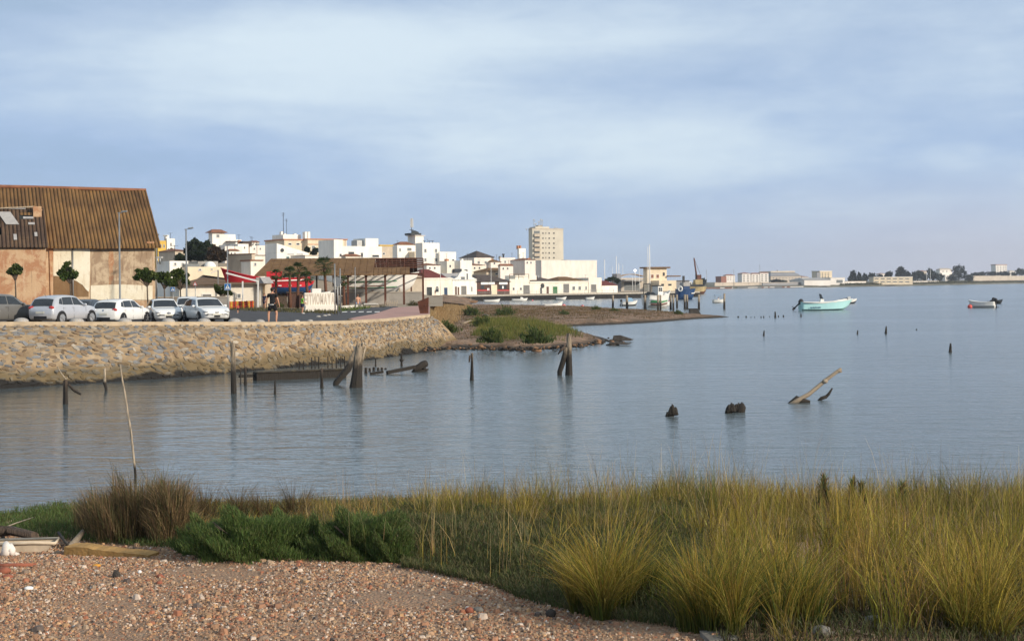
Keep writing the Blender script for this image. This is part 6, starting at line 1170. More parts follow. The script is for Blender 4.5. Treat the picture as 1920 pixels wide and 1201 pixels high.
# ================================================================= people
def skin_mesh(name, chains, m, parent, sub=2):
    """chains: list of lists of (x,y,z,r); same points join. grown with the Skin modifier and baked"""
    vs, es, rs = [], [], []; ix = {}
    for ch in chains:
        prev = None
        for x, y, z, r in ch:
            k = (round(x, 4), round(y, 4), round(z, 4))
            if k not in ix: ix[k] = len(vs); vs.append(k); rs.append(r)
            if prev is not None and prev != ix[k]: es.append((prev, ix[k]))
            prev = ix[k]
    me = bpy.data.meshes.new(name); me.from_pydata(vs, es, []); o = bpy.data.objects.new(name, me); COL.objects.link(o); md = o.modifiers.new('s', 'SKIN'); md.use_smooth_shade = True
    for i, r in enumerate(rs): me.skin_vertices[0].data[i].radius = (r, r); me.skin_vertices[0].data[i].use_root = i == 0
    sb = o.modifiers.new('d', 'SUBSURF'); sb.levels = sb.render_levels = sub
    bpy.context.view_layer.update(); m2 = bpy.data.meshes.new_from_object(o.evaluated_get(bpy.context.evaluated_depsgraph_get())); m2.materials.clear(); m2.materials.append(M[m]); bpy.data.objects.remove(o); o = bpy.data.objects.new(name, m2); COL.objects.link(o); o.parent = parent; return o
def person(label, loc, H, face, shirt, shorts, hair='hair_dark', stance=.09, arms=((-.30, .02), (.30, .02)), lean=0.0, dress=False, hair_long=False, sit=False, shoes='cloth_white', bend=((0, 0), (0, 0))):
    """faces +y before turning; H standing height"""
    root = thing('person', label, 'person', loc, face); S = H/1.75; hip = .92 if not sit else .22; q = lambda x, y, z, r: (x*S, y*S, z*S, r*S); dz = hip-.92; Y = lambda z: lean*max(0, z-.9)
    spine = [q(0, 0, hip, .108), q(0, Y(1.1), 1.10+dz, .100), q(0, Y(1.28), 1.28+dz, .115), q(0, Y(1.43), 1.42+dz, .105), q(0, Y(1.5), 1.50+dz, .052), q(0, Y(1.57)+.01, 1.565+dz, .06), q(0, Y(1.63)+.015, 1.64+dz, .082), q(0, Y(1.7), 1.70+dz, .062)]
    ch = [spine]; arms3, legs3 = [], []
    for sg, (ax, ay) in zip((-1, 1), arms):
        sh, el, wr_ = q(sg*.185, Y(1.42), 1.405+dz, .060), q((ax*.82)if True else 0, Y(1.15)-.03+ay*.4, 1.13+dz, .042), q(ax*.95, ay+Y(.9), .90+dz+(ay*.6), .030); arm = [spine[3], sh, el, wr_, q(ax*.97, ay+.02, .85+dz+ay*.7, .036)]; arms3.append((sh, el)); ch.append(arm); pb = arm[-1]
        for f in range(4):
            dy = (f-1.5)*.020; ln = (.065, .078, .074, .058)[f]; bx = (pb[0], pb[1]+dy*S, pb[2]-.035*S, .011*S); ch.append([pb, bx, (bx[0]-sg*.006*S, bx[1], bx[2]-ln*.55*S, .010*S), (bx[0]-sg*.022*S, bx[1], bx[2]-ln*S, .008*S)])
        ch.append([pb, (pb[0]-sg*.01*S, pb[1]+.042*S, pb[2]-.005*S, .011*S), (pb[0]-sg*.015*S, pb[1]+.055*S, pb[2]-.05*S, .009*S)])
    for i, sg in enumerate((-1, 1)):
        fx = sg*stance; ky, kz = bend[i]
        if sit: lg = [spine[0], q(sg*.11, .02, .2, .088), q(sg*.13, .38, .42, .06), q(sg*.14, .44, .10, .042), q(sg*.14, .55, .045, .035)]
        else: lg = [spine[0], q(sg*.095, 0, .86, .092), q(fx*.9+sg*.03, .03+ky, .50, .060), q(fx, -.01+ky*.3, .27, .055), q(fx, -.02+kz, .09, .036), q(fx*1.1, .10+kz, .04, .038)]
        legs3.append(lg); ch.append(lg)
    body = skin_mesh('body', ch, 'skin', root); hd = Vector(spine[6][:3])
    # face: eyes, nose, mouth, ears
    fm = MB()
    for sg in (-1, 1): fm.ell((hd.x+sg*.032*S, hd.y+.083*S, hd.z+.005*S), (.012*S, .006*S, .008*S), 'plastic_black', 8, 6); fm.ell((hd.x+sg*.086*S, hd.y, hd.z-.01*S), (.012*S, .022*S, .032*S), 'skin', 8, 6)
    fm.ell((hd.x, hd.y+.095*S, hd.z-.025*S), (.014*S, .02*S, .02*S), 'skin', 8, 6).ell((hd.x, hd.y+.080*S, hd.z-.06*S), (.025*S, .008*S, .006*S), 'lamp_red', 8, 5); fm.build('face', root)
    hm = MB().ell((hd.x, hd.y-.012*S, hd.z+.032*S), (.096*S, .103*S, .09*S), hair, 14, 10, .03, zmin=-.35)
    if hair_long: hm.ell((hd.x, hd.y-.07*S, hd.z-.08*S), (.09*S, .055*S, .16*S), hair, 12, 8, .04)
    else: hm.ell((hd.x, hd.y-.05*S, hd.z-.01*S), (.075*S, .055*S, .075*S), hair, 12, 8, .03)
    hm.build('hair', root)
    g = lambda p, k=1.0, add=0: (p[0], p[1], p[2], p[3]*k+add*S)
    bot = (spine[0][0], spine[0][1], spine[0][2]+(.01 if dress else .02)*S)
    tp = [[(bot[0], bot[1], bot[2]-.05*S, .15*S), (*bot, .150*S), g(spine[1], 1.32), g(spine[2], 1.25), g(spine[3], 1.1), (spine[3][0], spine[3][1], spine[3][2]+.045*S, .07*S)]]
    for sh, el in arms3: m_ = tuple(sh[i]*.42+el[i]*.58 for i in range(4)); tp.append([g(spine[3], 1.1), g(sh, 1.22), (m_[0], m_[1], m_[2], .068*S)])
    skin_mesh('shirt', tp, shirt, root)
    if dress: skin_mesh('skirt', [[(0, 0, spine[0][2]+.04*S, .13*S), (0, 0, spine[0][2]-.15*S, .17*S), (0, 0, spine[0][2]-.34*S, .19*S)]], shirt, root)
    else:
        sc = [];
        for lg in legs3: a, c = lg[1], lg[2]; m_ = tuple(a[i]*.22+c[i]*.78 for i in range(3)); sc.append([(spine[0][0], spine[0][1], spine[0][2]-.005*S, .146*S), g(a, 1.22), (*m_, .086*S)])
        skin_mesh('shorts', sc, shorts, root)
    for lg in legs3: a, t = Vector(lg[-2][:3]), Vector(lg[-1][:3]); MB().ell(((a.x+t.x)/2, (a.y+t.y)/2+.03*S, .045*S+(0 if not sit else lg[-1][2]-.045*S)), (.048*S, .135*S, .048*S), shoes, 10, 8).box((a.x-.05*S, a.y-.09*S, .0), (a.x+.05*S, a.y+.2*S, .022*S), 'cloth_white').build('shoe', root)
    return root
kp = W(512, 535, 79.5); man = person('man in black t-shirt and black shorts seen from behind on the road', (W(511, 600, 79.0).x, 79.0, gz(511, 79.0)+.02), 2.02, R(-4), 'cloth_black', 'cloth_black', stance=.19, arms=((-.33, .05), (.34, .04)), shoes='cloth_black')
MB().tube([(-.17, -.03, 1.055), (-.10, -.15, 1.06), (.06, -.17, 1.06), (.17, -.08, 1.055)], .022, 'cloth_white', 6).build('shirt_hem', man)
for ch_ in man.children:
    if ch_.name.startswith('shoe'): pass
p = ground(567, 588); person('child in bright green t-shirt and dark shorts beside the letter sign', p, 35*p.y/F, R(-65), 'cloth_green', 'cloth_navy', 'hair_brown', arms=((-.24, .22), (.24, .25)))
p = ground(496, 580); person('woman in a dark dress standing left of the man in black', p, 31*p.y/F, R(150), 'cloth_navy', 'cloth_navy', 'hair_brown', dress=True, hair_long=True)
p = ground(446, 587); person('tiny toddler in red beside the parked white hatchback', p, 17*p.y/F, R(60), 'cloth_red', 'cloth_navy', 'hair_brown')
p = ground(465, 577); person('person in a yellow t-shirt behind the coloured playground fence', p, 25*p.y/F, R(180), 'cloth_yellow', 'cloth_navy', 'hair_brown')
p = ground(671, 577); st_ = thing('stone_block', 'low stone block under the seated person', 'block', p+Vector((0, 0, .001))); MB().box((-.35, -.3, 0), (.35, .3, .42), 'stone_grey').build('block', st_); person('person in pale blue sitting on a low block by the shed', p+Vector((0, 0, .18)), 2.0, R(20), 'skin', 'cloth_blue', 'hair_brown', sit=True)
v = W(816, 553.5, quay_d(816)+7); person('person in dark clothes standing by the arch of the maroon roofed house', (v.x, v.y, 1.75), 1.65, R(120), 'cloth_navy', 'cloth_navy')
# ================================================================= boats on the water
def outboard(parent, x, z, s=1.0, tilt=.6, y=0):
    o = MB(); mt = Matrix.Translation((x, y, z)) @ Matrix.Rotation(tilt, 4, 'Y'); q = lambda a, b, c: mt @ Vector((a*s, b*s, c*s))
    o.tube([q(0, 0, -.75), q(0, 0, -.1), q(0, 0, .15)], [.07*s, .09*s, .13*s], 'plastic_black', 8); o.ell(mt @ Vector((-.05*s, 0, .42*s)), (.30*s, .20*s, .34*s), 'plastic_black', 12, 8, mtx=mt.to_3x3()); o.box((-.12*s, -.012*s, -1.05*s), (.14*s, .012*s, -.6*s), 'plastic_black', mt); o.ell(mt @ Vector((-.05*s, 0, -.78*s)), (.24*s, .055*s, .055*s), 'plastic_black', 10, 6, mtx=mt.to_3x3()); m_ = o.build('outboard_motor', parent); pr = MB()
    for a in range(3): pr.bar(q(-.3, 0, -.78), q(-.33, .16*math.cos(a*2.1), -.78+.16*math.sin(a*2.1)), .06*s, .015*s, 'dark_metal')
    pr.build('propeller', m_); return m_
def boat(name, label, px, py, wpx, ang, Bm, Dp, up, low=None, cat='boat', group=None, draft=.12, **kw):
    o = G(px, py, 0); L = wpx*o.y/F/max(.35, abs(math.cos(R(ang)))); r_ = thing(name, label, cat, (o.x, o.y, -draft), R(ang), group); mb = MB(); rl = hull(mb, L, Bm, Dp, up, low or up, **kw); mb.build('hull', r_); rl.build('gunwale', r_); return r_, L
r_, L = boat('motor_boat', 'pale aqua open motor boat with white rim and tilted black outboard', 1545, 581.5, 92, 8, 2.4, 1.45, 'hull_aqua', 'hull_aqua', sheer=.32, bow=.7, draft=.25, split=.3, rail='hull_white')
MB().tube([(-L*.485, 1.22, 1.47), (-L*.1, 1.24, 1.40), (L*.2, 1.1, 1.5), (L*.47, .25, 1.9)], .09, 'hull_white', 6).tube([(-L*.485, -1.22, 1.47), (-L*.1, -1.24, 1.40), (L*.2, -1.1, 1.5), (L*.47, -.25, 1.9)], .09, 'hull_white', 6).build('rub_rail', r_)
cs = MB().prism([(-L*.10, -.4, 1.1), (-L*.0, -.4, 1.1), (-L*.02, -.4, 1.95), (-L*.08, -.4, 2.0)], 'hull_white', d=(0, .8, 0)).build('console', r_); MB().prism([(-L*.065, -.36, 2.0), (-L*.03, -.36, 1.95), (-L*.07, -.3, 2.75), (-L*.085, -.3, 2.75)], 'glass_dark', d=(0, .72, 0)).build('windscreen', cs)
MB().box((-L*.22, -.45, 1.1), (-L*.14, .45, 1.55), 'hull_white').build('seat', r_); outboard(r_, -L*.53, 1.25, 1.25, .85)
nm = MB()
for i, h in enumerate((.2, .12, .22, .14, .24, .13, .16, .2, .12)): nm.box((-L*.34+i*.19, -1.24, .72-h*.5), (-L*.34+i*.19+.11, -1.225, .72+h*.5), 'hull_blue')
nm.build('faded_blue_mark', r_)
r_, L = boat('motor_boat', 'small dark and white motor boat half hidden behind the aqua boat', 1588, 569, 32, -12, 1.8, .8, 'hull_white', 'hull_black', draft=.1); MB().box((L*.05, -.35, .5), (L*.2, .35, 1.5), 'hull_white').build('console', r_); MB().tube([(-L*.4, 0, .8), (-L*.1, .3, 1.0), (L*.05, 0, 1.1)], .18, 'dark_metal', 6).build('nets', r_)
r_, L = boat('motor_boat', 'white skiff with a red buoy at its bow and a black outboard at the right', 1842, 576.5, 40, 152, 1.9, .95, 'hull_white', 'hull_white', draft=.1); outboard(r_, -L*.53, .85, 1.0, .15); MB().box((-L*.1, -.7, .55), (L*.05, .7, .7), 'hull_white').build('thwart', r_)
r_, L = boat('motor_boat', 'dark low motor boat behind the white skiff at the right', 1868, 569, 20, -10, 1.6, .6, 'hull_black', 'hull_black', draft=.05); outboard(r_, -L*.4, .7, .9, 1.0)
def buoy(label, px, py, rpx, m='buoy_red'):
    o = G(px, py, 0); r = rpx*o.y/F; return single(MB().ell((0, 0, r*.55), (r, r, r), m, 14, 10).tube([(0, 0, r*1.45), (0, 0, r*1.8)], r*.18, 'dark_metal', 6), 'buoy', label, 'buoy', o, group='mooring buoys')
buoy('red buoy floating at the bow of the white skiff', 1818.5, 577, 4.3); buoy('red buoy behind the tan grass at the root of the spit', 876, 577, 4.2); buoy('larger pinkish red buoy beside the half hidden white boat', 1057, 577, 4.6, 'buoy_pink'); buoy('round pink buoy alone behind the spit right of the half hidden boat', 1092, 577, 3.6, 'buoy_pink'); buoy('tiny red buoy near the white boats under the quay', 998.5, 563.8, 1.6, 'buoy_pink')
r_, L = boat('cabin_boat', 'small white boat with a blue awning beside the lone pile', 1347, 567.5, 21, 5, 1.7, .75, 'hull_white', 'hull_white'); MB().box((-L*.35, -.7, 1.75), (L*.2, .7, 1.85), 'tarp_blue').build('awning', r_)
for x in (-.33, .18): MB().bar((L*x, -.6, .6), (L*x, -.6, 1.76), .06, .06, 'metal_grey').bar((L*x, .6, .6), (L*x, .6, 1.76), .06, .06, 'metal_grey').build('awning_post', r_)
person('figure sitting in the small boat with the blue awning', r_.matrix_basis @ Vector((0, 0, .35)), 1.6, R(190), 'cloth_white', 'cloth_navy', sit=True)
r_, L = boat('cabin_boat', 'white motor boat with a blue canvas cover behind the second pile', 1179, 573, 29, 10, 2.0, .95, 'hull_white', 'hull_black', draft=.2); MB().prism([(-L*.1, -.75, .85), (L*.28, -.6, .95), (L*.18, -.4, 1.75), (-L*.1, -.5, 1.85)], 'tarp_blue', d=(0, 1.2, 0)).build('canvas_cover', r_); outboard(r_, -L*.5, .9, .8, .2)
WB = 'small white boats moored under the quay'
for lb, px, py, w_, a in (('long low white rowing boat nearest the left end of the quay', 922, 567, 29, 6), ('white boat with a small cuddy in the middle of the quay water', 974, 565, 28, 4), ('short white boat under the grey quay warehouse door', 1052, 562.3, 18, -8), ('white boat with an upright engine right of the short boat', 1106, 562, 16, 12)):
    r_, L = boat('rowing_boat', lb, px, py, w_, a, 1.7, .75, 'hull_white', 'hull_white', group=WB, draft=.1); MB().box((-L*.1, -.6, .45), (0, .6, .55), 'pale_wood').build('thwart', r_)
    if 'cuddy' in lb: MB().prism([(L*.05, -.5, .6), (L*.3, -.35, .75), (L*.22, -.3, 1.2), (L*.08, -.4, 1.3)], 'hull_white', d=(0, .8, 0)).build('cuddy', r_)
    if 'engine' in lb or 'short' in lb: outboard(r_, -L*.5, .8, .8, .1)
r_, L = boat('rowing_boat', 'white rowing boat half hidden behind the back edge of the spit', 1036, 578.5, 34, 12, 1.7, .9, 'hull_white', 'hull_white', sheer=.6); MB().box((-.5, -.7, .5), (-.2, .7, .58), 'pale_wood').build('thwart', r_)
r_, L = boat('wooden_skiff', 'old brown wooden skiff lying against the left end of the quay', 880, 568, 30, 4, 1.6, .55, 'hull_wood', 'hull_wood'); MB().bar((L*.1, 0, .2), (L*.1, 0, 2.1), .08, .08, 'pale_wood').build('post', r_)
# green and white fishing boat, blue boat, dredger
r_, L = boat('fishing_boat', 'green and white fishing boat with tall white mast behind the piles', 1231, 575.5, 44, 26, 3.6, 2.3, 'hull_white', 'hull_white', draft=.3, sheer=.45, split=.62); k = r_.location.y/F
MB().tube([(-L*.47, -1.78, 1.75), (0, -1.84, 1.62), (L*.3, -1.3, 1.9)], .12, 'hull_white', 6).tube([(-L*.47, -1.78, 1.35), (0, -1.84, 1.25), (L*.3, -1.3, 1.5)], .17, 'hull_green', 6).tube([(-L*.47, -1.72, .85), (0, -1.80, .8), (L*.3, -1.3, 1.0)], .14, 'hull_rust', 6).build('stripe', r_); MB().box((-L*.05, -1.0, 1.9), (L*.16, 1.0, 4.2), 'hull_white').build('wheelhouse', r_); MB().box((-L*.08, -1.15, 4.2), (L*.2, 1.15, 4.35), 'dark_metal').build('wheelhouse_roof', r_); MB().box((-L*.02, -1.04, 3.2), (L*.05, -1.005, 3.9), 'window_dark').build('window', r_); MB().box((L*.07, -1.04, 3.2), (L*.13, -1.005, 3.9), 'window_dark').build('window', r_)
gn = MB(); gn.bar((-L*.42, -1.2, 1.8), (-L*.42, -1.2, 4.6), .12, .12, 'dark_metal').bar((-L*.42, 1.2, 1.8), (-L*.42, 1.2, 4.6), .12, .12, 'dark_metal').bar((-L*.42, -1.2, 4.6), (-L*.42, 1.2, 4.6), .12, .12, 'dark_metal').bar((-L*.42, 0, 4.6), (L*.1, 0, 4.5), .1, .1, 'dark_metal'); gn.build('gantry', r_); MB().ell((-L*.3, 0, 2.3), (1.3, 1.1, .8), 'hull_black', 12, 8, .15).build('net_heap', r_)
for y in (.6, 1.3): MB().ell((L*.26, -y+.2, 2.5), (.45, .45, .45), 'hull_white', 10, 8).build('fender', r_)
MB().tube([(L*.1, 0, 4.3), (L*.2, -.6, 2.6), (L*.42, -.2, 2.9)], .05, 'metal_white', 5).build('rigging', r_)
r_, L = boat('rowing_boat', 'small pale boat with a red tip beside the fishing boat bow', 1246, 573.5, 20, 10, 1.4, .7, 'hull_white', 'hull_white', sheer=.8); MB().ell((L*.5, 0, 1.0), (.3, .25, .25), 'buoy_red', 8, 6).build('fender', r_)
r_, L = boat('fishing_boat', 'dark blue fishing boat with a white life ring near the quay end', 1285, 561, 31, 18, 3.6, 3.0, 'hull_blue', 'hull_blue', draft=.4, sheer=.1); MB().box((-L*.2, -1.1, 2.9), (L*.18, 1.1, 4.0), 'hull_blue').build('wheelhouse', r_); MB().box((-L*.22, -1.2, 4.0), (L*.2, 1.2, 5.0), 'roof_grey').build('upper_house', r_); MB().bar((-L*.1, 0, 5), (-L*.1, 0, 6.8), .5, .5, 'dark_metal').build('funnel', r_)
rg = MB(); rg.tube([(-L*.46+.62*math.cos(a)*.7, -1.5-.3*math.cos(a), 3.3+.62*math.sin(a)) for a in np.linspace(0, 6.28, 15)], .22, 'hull_white', 6, cap=False); rg.build('life_ring', r_); MB().bar((L*.2, -1.9, 2.05), (L*.42, -1.7, 2.1), .1, .25, 'hull_white').build('name_patch', r_)
r_, L = boat('dredger', 'rusty yellow dredger barge with a crane boom at the end of the quay', 1302, 551, 44, 10, 7.5, 3.2, 'barge_yellow', 'hull_rust', draft=.5, sheer=.05, bow=.1); k = r_.location.y/F
MB().box((-L*.25, -2, 3), (L*.3, 2, 4.4), 'dark_metal').build('deck_gear', r_); MB().box((L*.0, -1.5, 4.4), (L*.32, 1.5, 6.4), 'barge_yellow').build('crane_house', r_); MB().box((L*.1, -1, 6.4), (L*.28, 1, 8.3), 'hull_rust').build('crane_cab', r_); MB().box((-L*.42, -1.4, 3), (-L*.15, 1.4, 5.6), 'hull_white').build('wheelhouse', r_); MB().box((-L*.40, -1.45, 4.4), (-L*.18, -1.405, 5.2), 'window_dark').build('window', r_)
for y in (-.5, .5): MB().bar((L*.12, y, 6.4), (L*.00, y*.3, 15.2), .35, .35, 'hull_rust').build('boom', r_)
MB().bar((L*.0, 0, 15.2), (L*.28, 0, 8.2), .1, .1, 'dark_metal').bar((L*.06, 0, 11), (L*.06, 0, 6.4), .2, .2, 'dark_metal').build('boom_stay', r_)
for i, (px, py_, top, d_, lb) in enumerate(((1134, 545, 487, 540, 'white yacht mast left of the tallest mast pair'), (1156, 545, 481, 545, 'tall white yacht mast above the low white store'), (1160.5, 545, 494, 550, 'shorter yacht mast just right of the tall one over the store'), (1148.5, 545, 500, 560, 'thin faint yacht mast between the first two masts'), (1168, 545, 496, 565, 'short faint yacht mast above the port hall'), (1186, 543, 517, 500, 'thin white pole in front of the port hall'), (1199, 543, 502, 498, 'second thin white pole in front of the port hall'))): pole_thing('mast', lb, px, d_, top, .16 if i < 3 else .09, 'metal_white', 'mast', 'masts and poles behind the quay', 1.75)
for px, lb in ((1218.5, 'tallest white mast in front of the port office'), (1215.2, 'thinner twin beside the tallest white mast')): pole_thing('mast', lb, px, 476, 459 if px > 1217 else 463, .20 if px > 1217 else .12, 'metal_white', 'mast', 'masts and poles behind the quay', 1.0)
lp = thing('globe_lamp', 'lamp post with a bright white globe at the port hall', 'lamp', (W(1191, HY, 495).x, 495, 1.75)); z1 = W(1191, 507, 495).z-1.75; MB().tube([(0, 0, 0), (0, 0, z1)], .09, 'metal_white', 6).build('pole', lp)
m = bpy.data.materials.new('lamp_glow'); m.use_nodes = True; m.node_tree.nodes['Principled BSDF'].inputs['Emission Color'].default_value = (1, .93, .82, 1); m.node_tree.nodes['Principled BSDF'].inputs['Emission Strength'].default_value = 1.6; M['lamp_glow'] = m; MB().ell((0, 0, z1), (.46, .46, .46), 'lamp_glow', 12, 8).build('globe', lp)
# ================================================================= timbers standing in the water
def post(name, label, px, py, top, wpx, m='old_wood', lean=0.0, group=None, cat='post', jag=.3, taper=.8, extra=None):
    o = G(px, py, 0); k = o.y/F; H = (py-top)*k; r = wpx*k*.46; mb = MB(); n = 9; zs = [-.6, 0, H*.3, H*.6, H*.88, H]; seg = len(zs); V = []; ph = [random.uniform(-.14, .14) for _ in range(n)]
    for i, z in enumerate(zs):
        t = max(0, z/H)
        for q in range(n): a = 2*math.pi*q/n; rr = r*(1-(1-taper)*t)*(1+ph[q]+random.uniform(-.06, .06))*(1.12 if i < 2 else 1); zz = z+(random.uniform(-jag, .02)*r*2.2 if i == seg-1 else 0); V.append((math.cos(a)*rr+lean*k*t+random.uniform(-.03, .03)*r, math.sin(a)*rr, zz))
    mb.add(V, [(i*n+q, i*n+(q+1) % n, (i+1)*n+(q+1) % n, (i+1)*n+q) for i in range(seg-1) for q in range(n)]+[tuple((seg-1)*n+q for q in range(n))], m, False)
    if extra: extra(mb, k, H)
    return single(mb, name, label, cat, o, 0, group)
PG = 'old timber posts in the shallow water'
post('timber_post', 'tall straight weathered post left of the sunken beam, bleached on its right side', 438.5, 737, 641, 11.5, 'old_wood', -1, PG, taper=.95)
post('timber_post', 'thick weathered stump with two props leaning on it, in front of the sea wall', 667, 726, 638, 22, 'old_wood', 8, PG, taper=.55, jag=1.1, extra=lambda mb, k, H: (mb.tube([(5*k, -.05, H*.99), (4*k, -.02, H*.72)], [.04, .1], 'old_wood', 6), mb.tube([(20*k, 0, H*.88), (12*k, 0, H*.55)], [.02, .07], 'pale_wood', 5)))
o = G(630, 721, 0); k = o.y/F; single(MB().tube([(-1*k, -.2, -.4), (1*k, -.15, .1), (22*k, .1, 29*k), (44*k, .35, 76*k)], [.12, .13, .15, .12], 'old_wood', 8, .1), 'timber_prop', 'long slanting prop leaning against the thick stump', 'prop', o, group=PG)
post('timber_post', 'short dark post just left of the thick stump', 603.5, 727, 690, 6, 'dark_wood', 0, PG); post('timber_post', 'very short thin post alone in front of the sunken beam', 516, 739, 713, 4.5, 'old_wood', 0, PG); post('timber_post', 'dark post at the left end of the sunken beam', 460.5, 722, 687, 6, 'dark_wood', 0, PG); post('timber_post', 'thin dark post between the tall post and the sunken beam', 451.5, 720, 690, 3, 'dark_wood', 0, PG)
post('timber_post', 'short dark post near the left edge with thin branches on top', 123.5, 757, 711, 9.5, 'dark_wood', 0, PG, taper=.9, extra=lambda mb, k, H: (mb.tube([(5*k, 0, H*.80), (15*k, .05, H*.55), (27*k, .1, H*.38)], [.05, .06, .045], 'dark_wood', 6), mb.tube([(1*k, 0, H), (-8*k, 0, H+12*k), (-16*k, .05, H+24*k)], [.03, .022, .015], 'pale_wood', 5), mb.tube([(1*k, 0, H), (4*k, 0, H+4*k)], [.02, .012], 'pale_wood', 5)))
post('timber_post', 'split pointed post with a loose splinter alone in the middle of the water', 885, 713, 658, 8, 'old_wood', 1, PG, taper=.5, jag=.9, extra=lambda mb, k, H: mb.tube([(-5*k, 0, H*.62), (-3.5*k, 0, H*.82), (-2*k, 0, H*.86)], [.03, .05, .03], 'dark_wood', 6))
post('timber_post', 'forked post with a leaning leg in front of the spit', 1066.5, 703, 624, 13, 'old_wood', 1, PG, taper=.7, jag=.6, extra=lambda mb, k, H: (mb.tube([(-18*k, -.05, -.2), (-17*k, 0, .15), (-6*k, 0, H*.50), (-3*k, .0, H*.66)], [.11, .12, .13, .1], 'old_wood', 8, .12), mb.tube([(-20*k, 0, H*.50), (-14*k, 0, H*.60), (-5*k, 0, H*.68)], [.03, .07, .09], 'dark_wood', 6, .15)))
post('timber_post', 'thin short stake by the foot of the sea wall right of the stump', 704.5, 686, 671, 3, 'dark_wood', 0, PG); post('timber_post', 'small knotted stake right of the thick stump near the wall', 753, 686, 662, 4.5, 'old_wood', 0, PG, extra=lambda mb, k, H: mb.ell((0, 0, H*.45), (4*k, 3*k, 3.5*k), 'old_wood', 8, 6, .2))
o = G(199, 732, 0); k = o.y/F; single(MB().tube([(0, 0, -.3), (0, 0, .1), (-3*k, .05, 14*k), (-2*k, 0, 26*k), (-3*k, .05, 42*k)], [.06, .06, .07, .05, .05], 'pale_wood', 7, .1), 'crooked_stick', 'pale crooked stick at the foot of the sea wall near the left', 'stick', o)
o = G(255, 905, 0); k = o.y/F; single(MB().tube([(0, 0, -.5), (-1*k, 0, 20*k), (-9*k, .05, 90*k), (-20*k, .1, 160*k), (-27*k, .1, 200*k), (-29*k, .1, 222*k)], [.028, .028, .025, .022, .02, .014], 'pale_wood', 7, .06), 'tall_stick', 'long thin pale stick standing in the near water, bent to the left', 'stick', o)
# sunken beam and stakes behind it
a, c = G(478, 713, 0), G(645, 706, 0); v = c-a; k = a.y/F; bm_ = thing('sunken_beam', 'long mossy sunken timber box lying along the water below the sea wall', 'timber', a, math.atan2(v.y, v.x)); MB().box((0, -.3, -.3), (v.length, .3, 14*k), 'mossy_wood').build('beam', bm_); MB().box((.02, -.36, 14*k+.003), (v.length-.03, .34, 14*k+.06), 'mossy_wood').build('top_plank', bm_)
MB().box((-.75, -.1, .16), (-.02, .1, .3), 'dark_wood').build('stub', bm_)
SG = 'thin stakes standing behind the sunken beam'
for i, (px, tp) in enumerate(((561, 677), (569, 675), (585, 669), (591, 667), (598, 668), (615, 667), (623, 668), (631, 669), (639, 668), (647, 667))):
    post('thin_stake', '%s of the thin stakes behind the sunken beam, counted from the left' % dl[i], px, 698, tp, 2.6, 'old_wood', random.uniform(-1, 1), SG, 'stake')
RB_ = 'row of low rotten stubs right of the thick stump'
for i, (px, py, h) in enumerate(((686, 700, 12), (693, 696, 7), (701, 695, 8), (709, 694, 6), (716, 693, 5), (723, 692, 3))): post('timber_stub', '%s low rotten stub right of the thick stump, counted from the left' % dl[i], px, py, py-h, 5.5, 'dark_wood', 0, RB_, 'stub', .6)
a = G(694, 702, 0); k = a.y/F; single(MB().bar((0, 0, .05), (24*k, .2, .12), .16, .12, 'dark_wood').bar((31*k, .2, .08), (82*k, 1.0, .30), .2, .16, 'dark_wood'), 'floating_plank', 'dark broken plank lying on the water right of the thick stump', 'plank', a)
a = G(774, 697, 0); k = a.y/F; single(MB().tube([(0, 0, -.05), (9*k, .1, 7*k), (19*k, .3, 13*k), (25*k, .4, 15*k)], [.10, .17, .20, .16], 'old_wood', 9, .15).tube([(18*k, .2, 8*k), (24*k, .2, 3*k), (29*k, .3, 4*k)], [.12, .1, .03], 'dark_wood', 6, .2).tube([(2*k, 0, .0), (27*k, .2, .05)], [.12, .04], 'dark_wood', 7, .2), 'log', 'broken log end rising from the water at the end of the dark plank', 'log', a)
for lb, px, py, tp, w_, prt in (('ragged dark stump leftmost of the three in the open water', 1260, 780, 757, 16, 1), ('pointed dark stump in the middle of the three in open water', 1370, 774, 756, 13, 2), ('broad broken stump with a notched top right of the pointed one', 1391, 772, 755, 25, 3)):
    o = G(px, py, 0); k = o.y/F; mb = MB(); H = (py-tp)*k
    mb.tube([(-w_*.2*k, 0, -.3), (-.1*w_*k, 0, H*.25), (0, 0, H*.62), (.05*w_*k, 0, H)], [w_*.42*k, w_*.38*k, w_*.20*k, w_*.05*k] if prt < 3 else [w_*.42*k, w_*.40*k, w_*.30*k, w_*.10*k], 'dark_wood', 9, .18)
    for q in range(5): a_ = random.uniform(-.5, .5)*w_*k; mb.tube([(a_, -.05, H*.1), (a_*.9, 0, H*random.uniform(.45, .8)), (a_*.9+.02, 0, H*random.uniform(.7, 1.1))], [.09, .06, .02], 'old_wood', 6, .15)
    mb.tube([(-w_*.8*k, 0, -.05), (-w_*.3*k, 0, H*.22)], [.03, .12], 'dark_wood', 6, .2); single(mb, 'tree_stump', lb, 'stump', o, group='rotten stumps in open water')
o = G(1475, 755, 0); k = o.y/F; mb = MB().tube([(-3*k, 0, -.10), (20*k, 0, 4*k), (45*k, .3, 15*k), (80*k, .6, 39*k), (105*k, .8, 55*k), (113*k, .85, 60*k)], [.03, .09, .075, .068, .062, .05], 'beach_wood', 10, .10).tube([(106*k, .8, 55*k), (114*k, .8, 55*k)], [.06, .03], 'beach_wood', 6, .1).tube([(2*k, 0, -.05), (20*k, .1, .1), (45*k, .1, .03)], [.04, .13, .04], 'dark_wood', 8, .2).ell((78*k, .5, 38*k), (.11, .09, .09), 'pale_wood', 8, 6, .15); single(mb, 'leaning_log', 'pale driftwood log slanting up out of the open water', 'log', o)
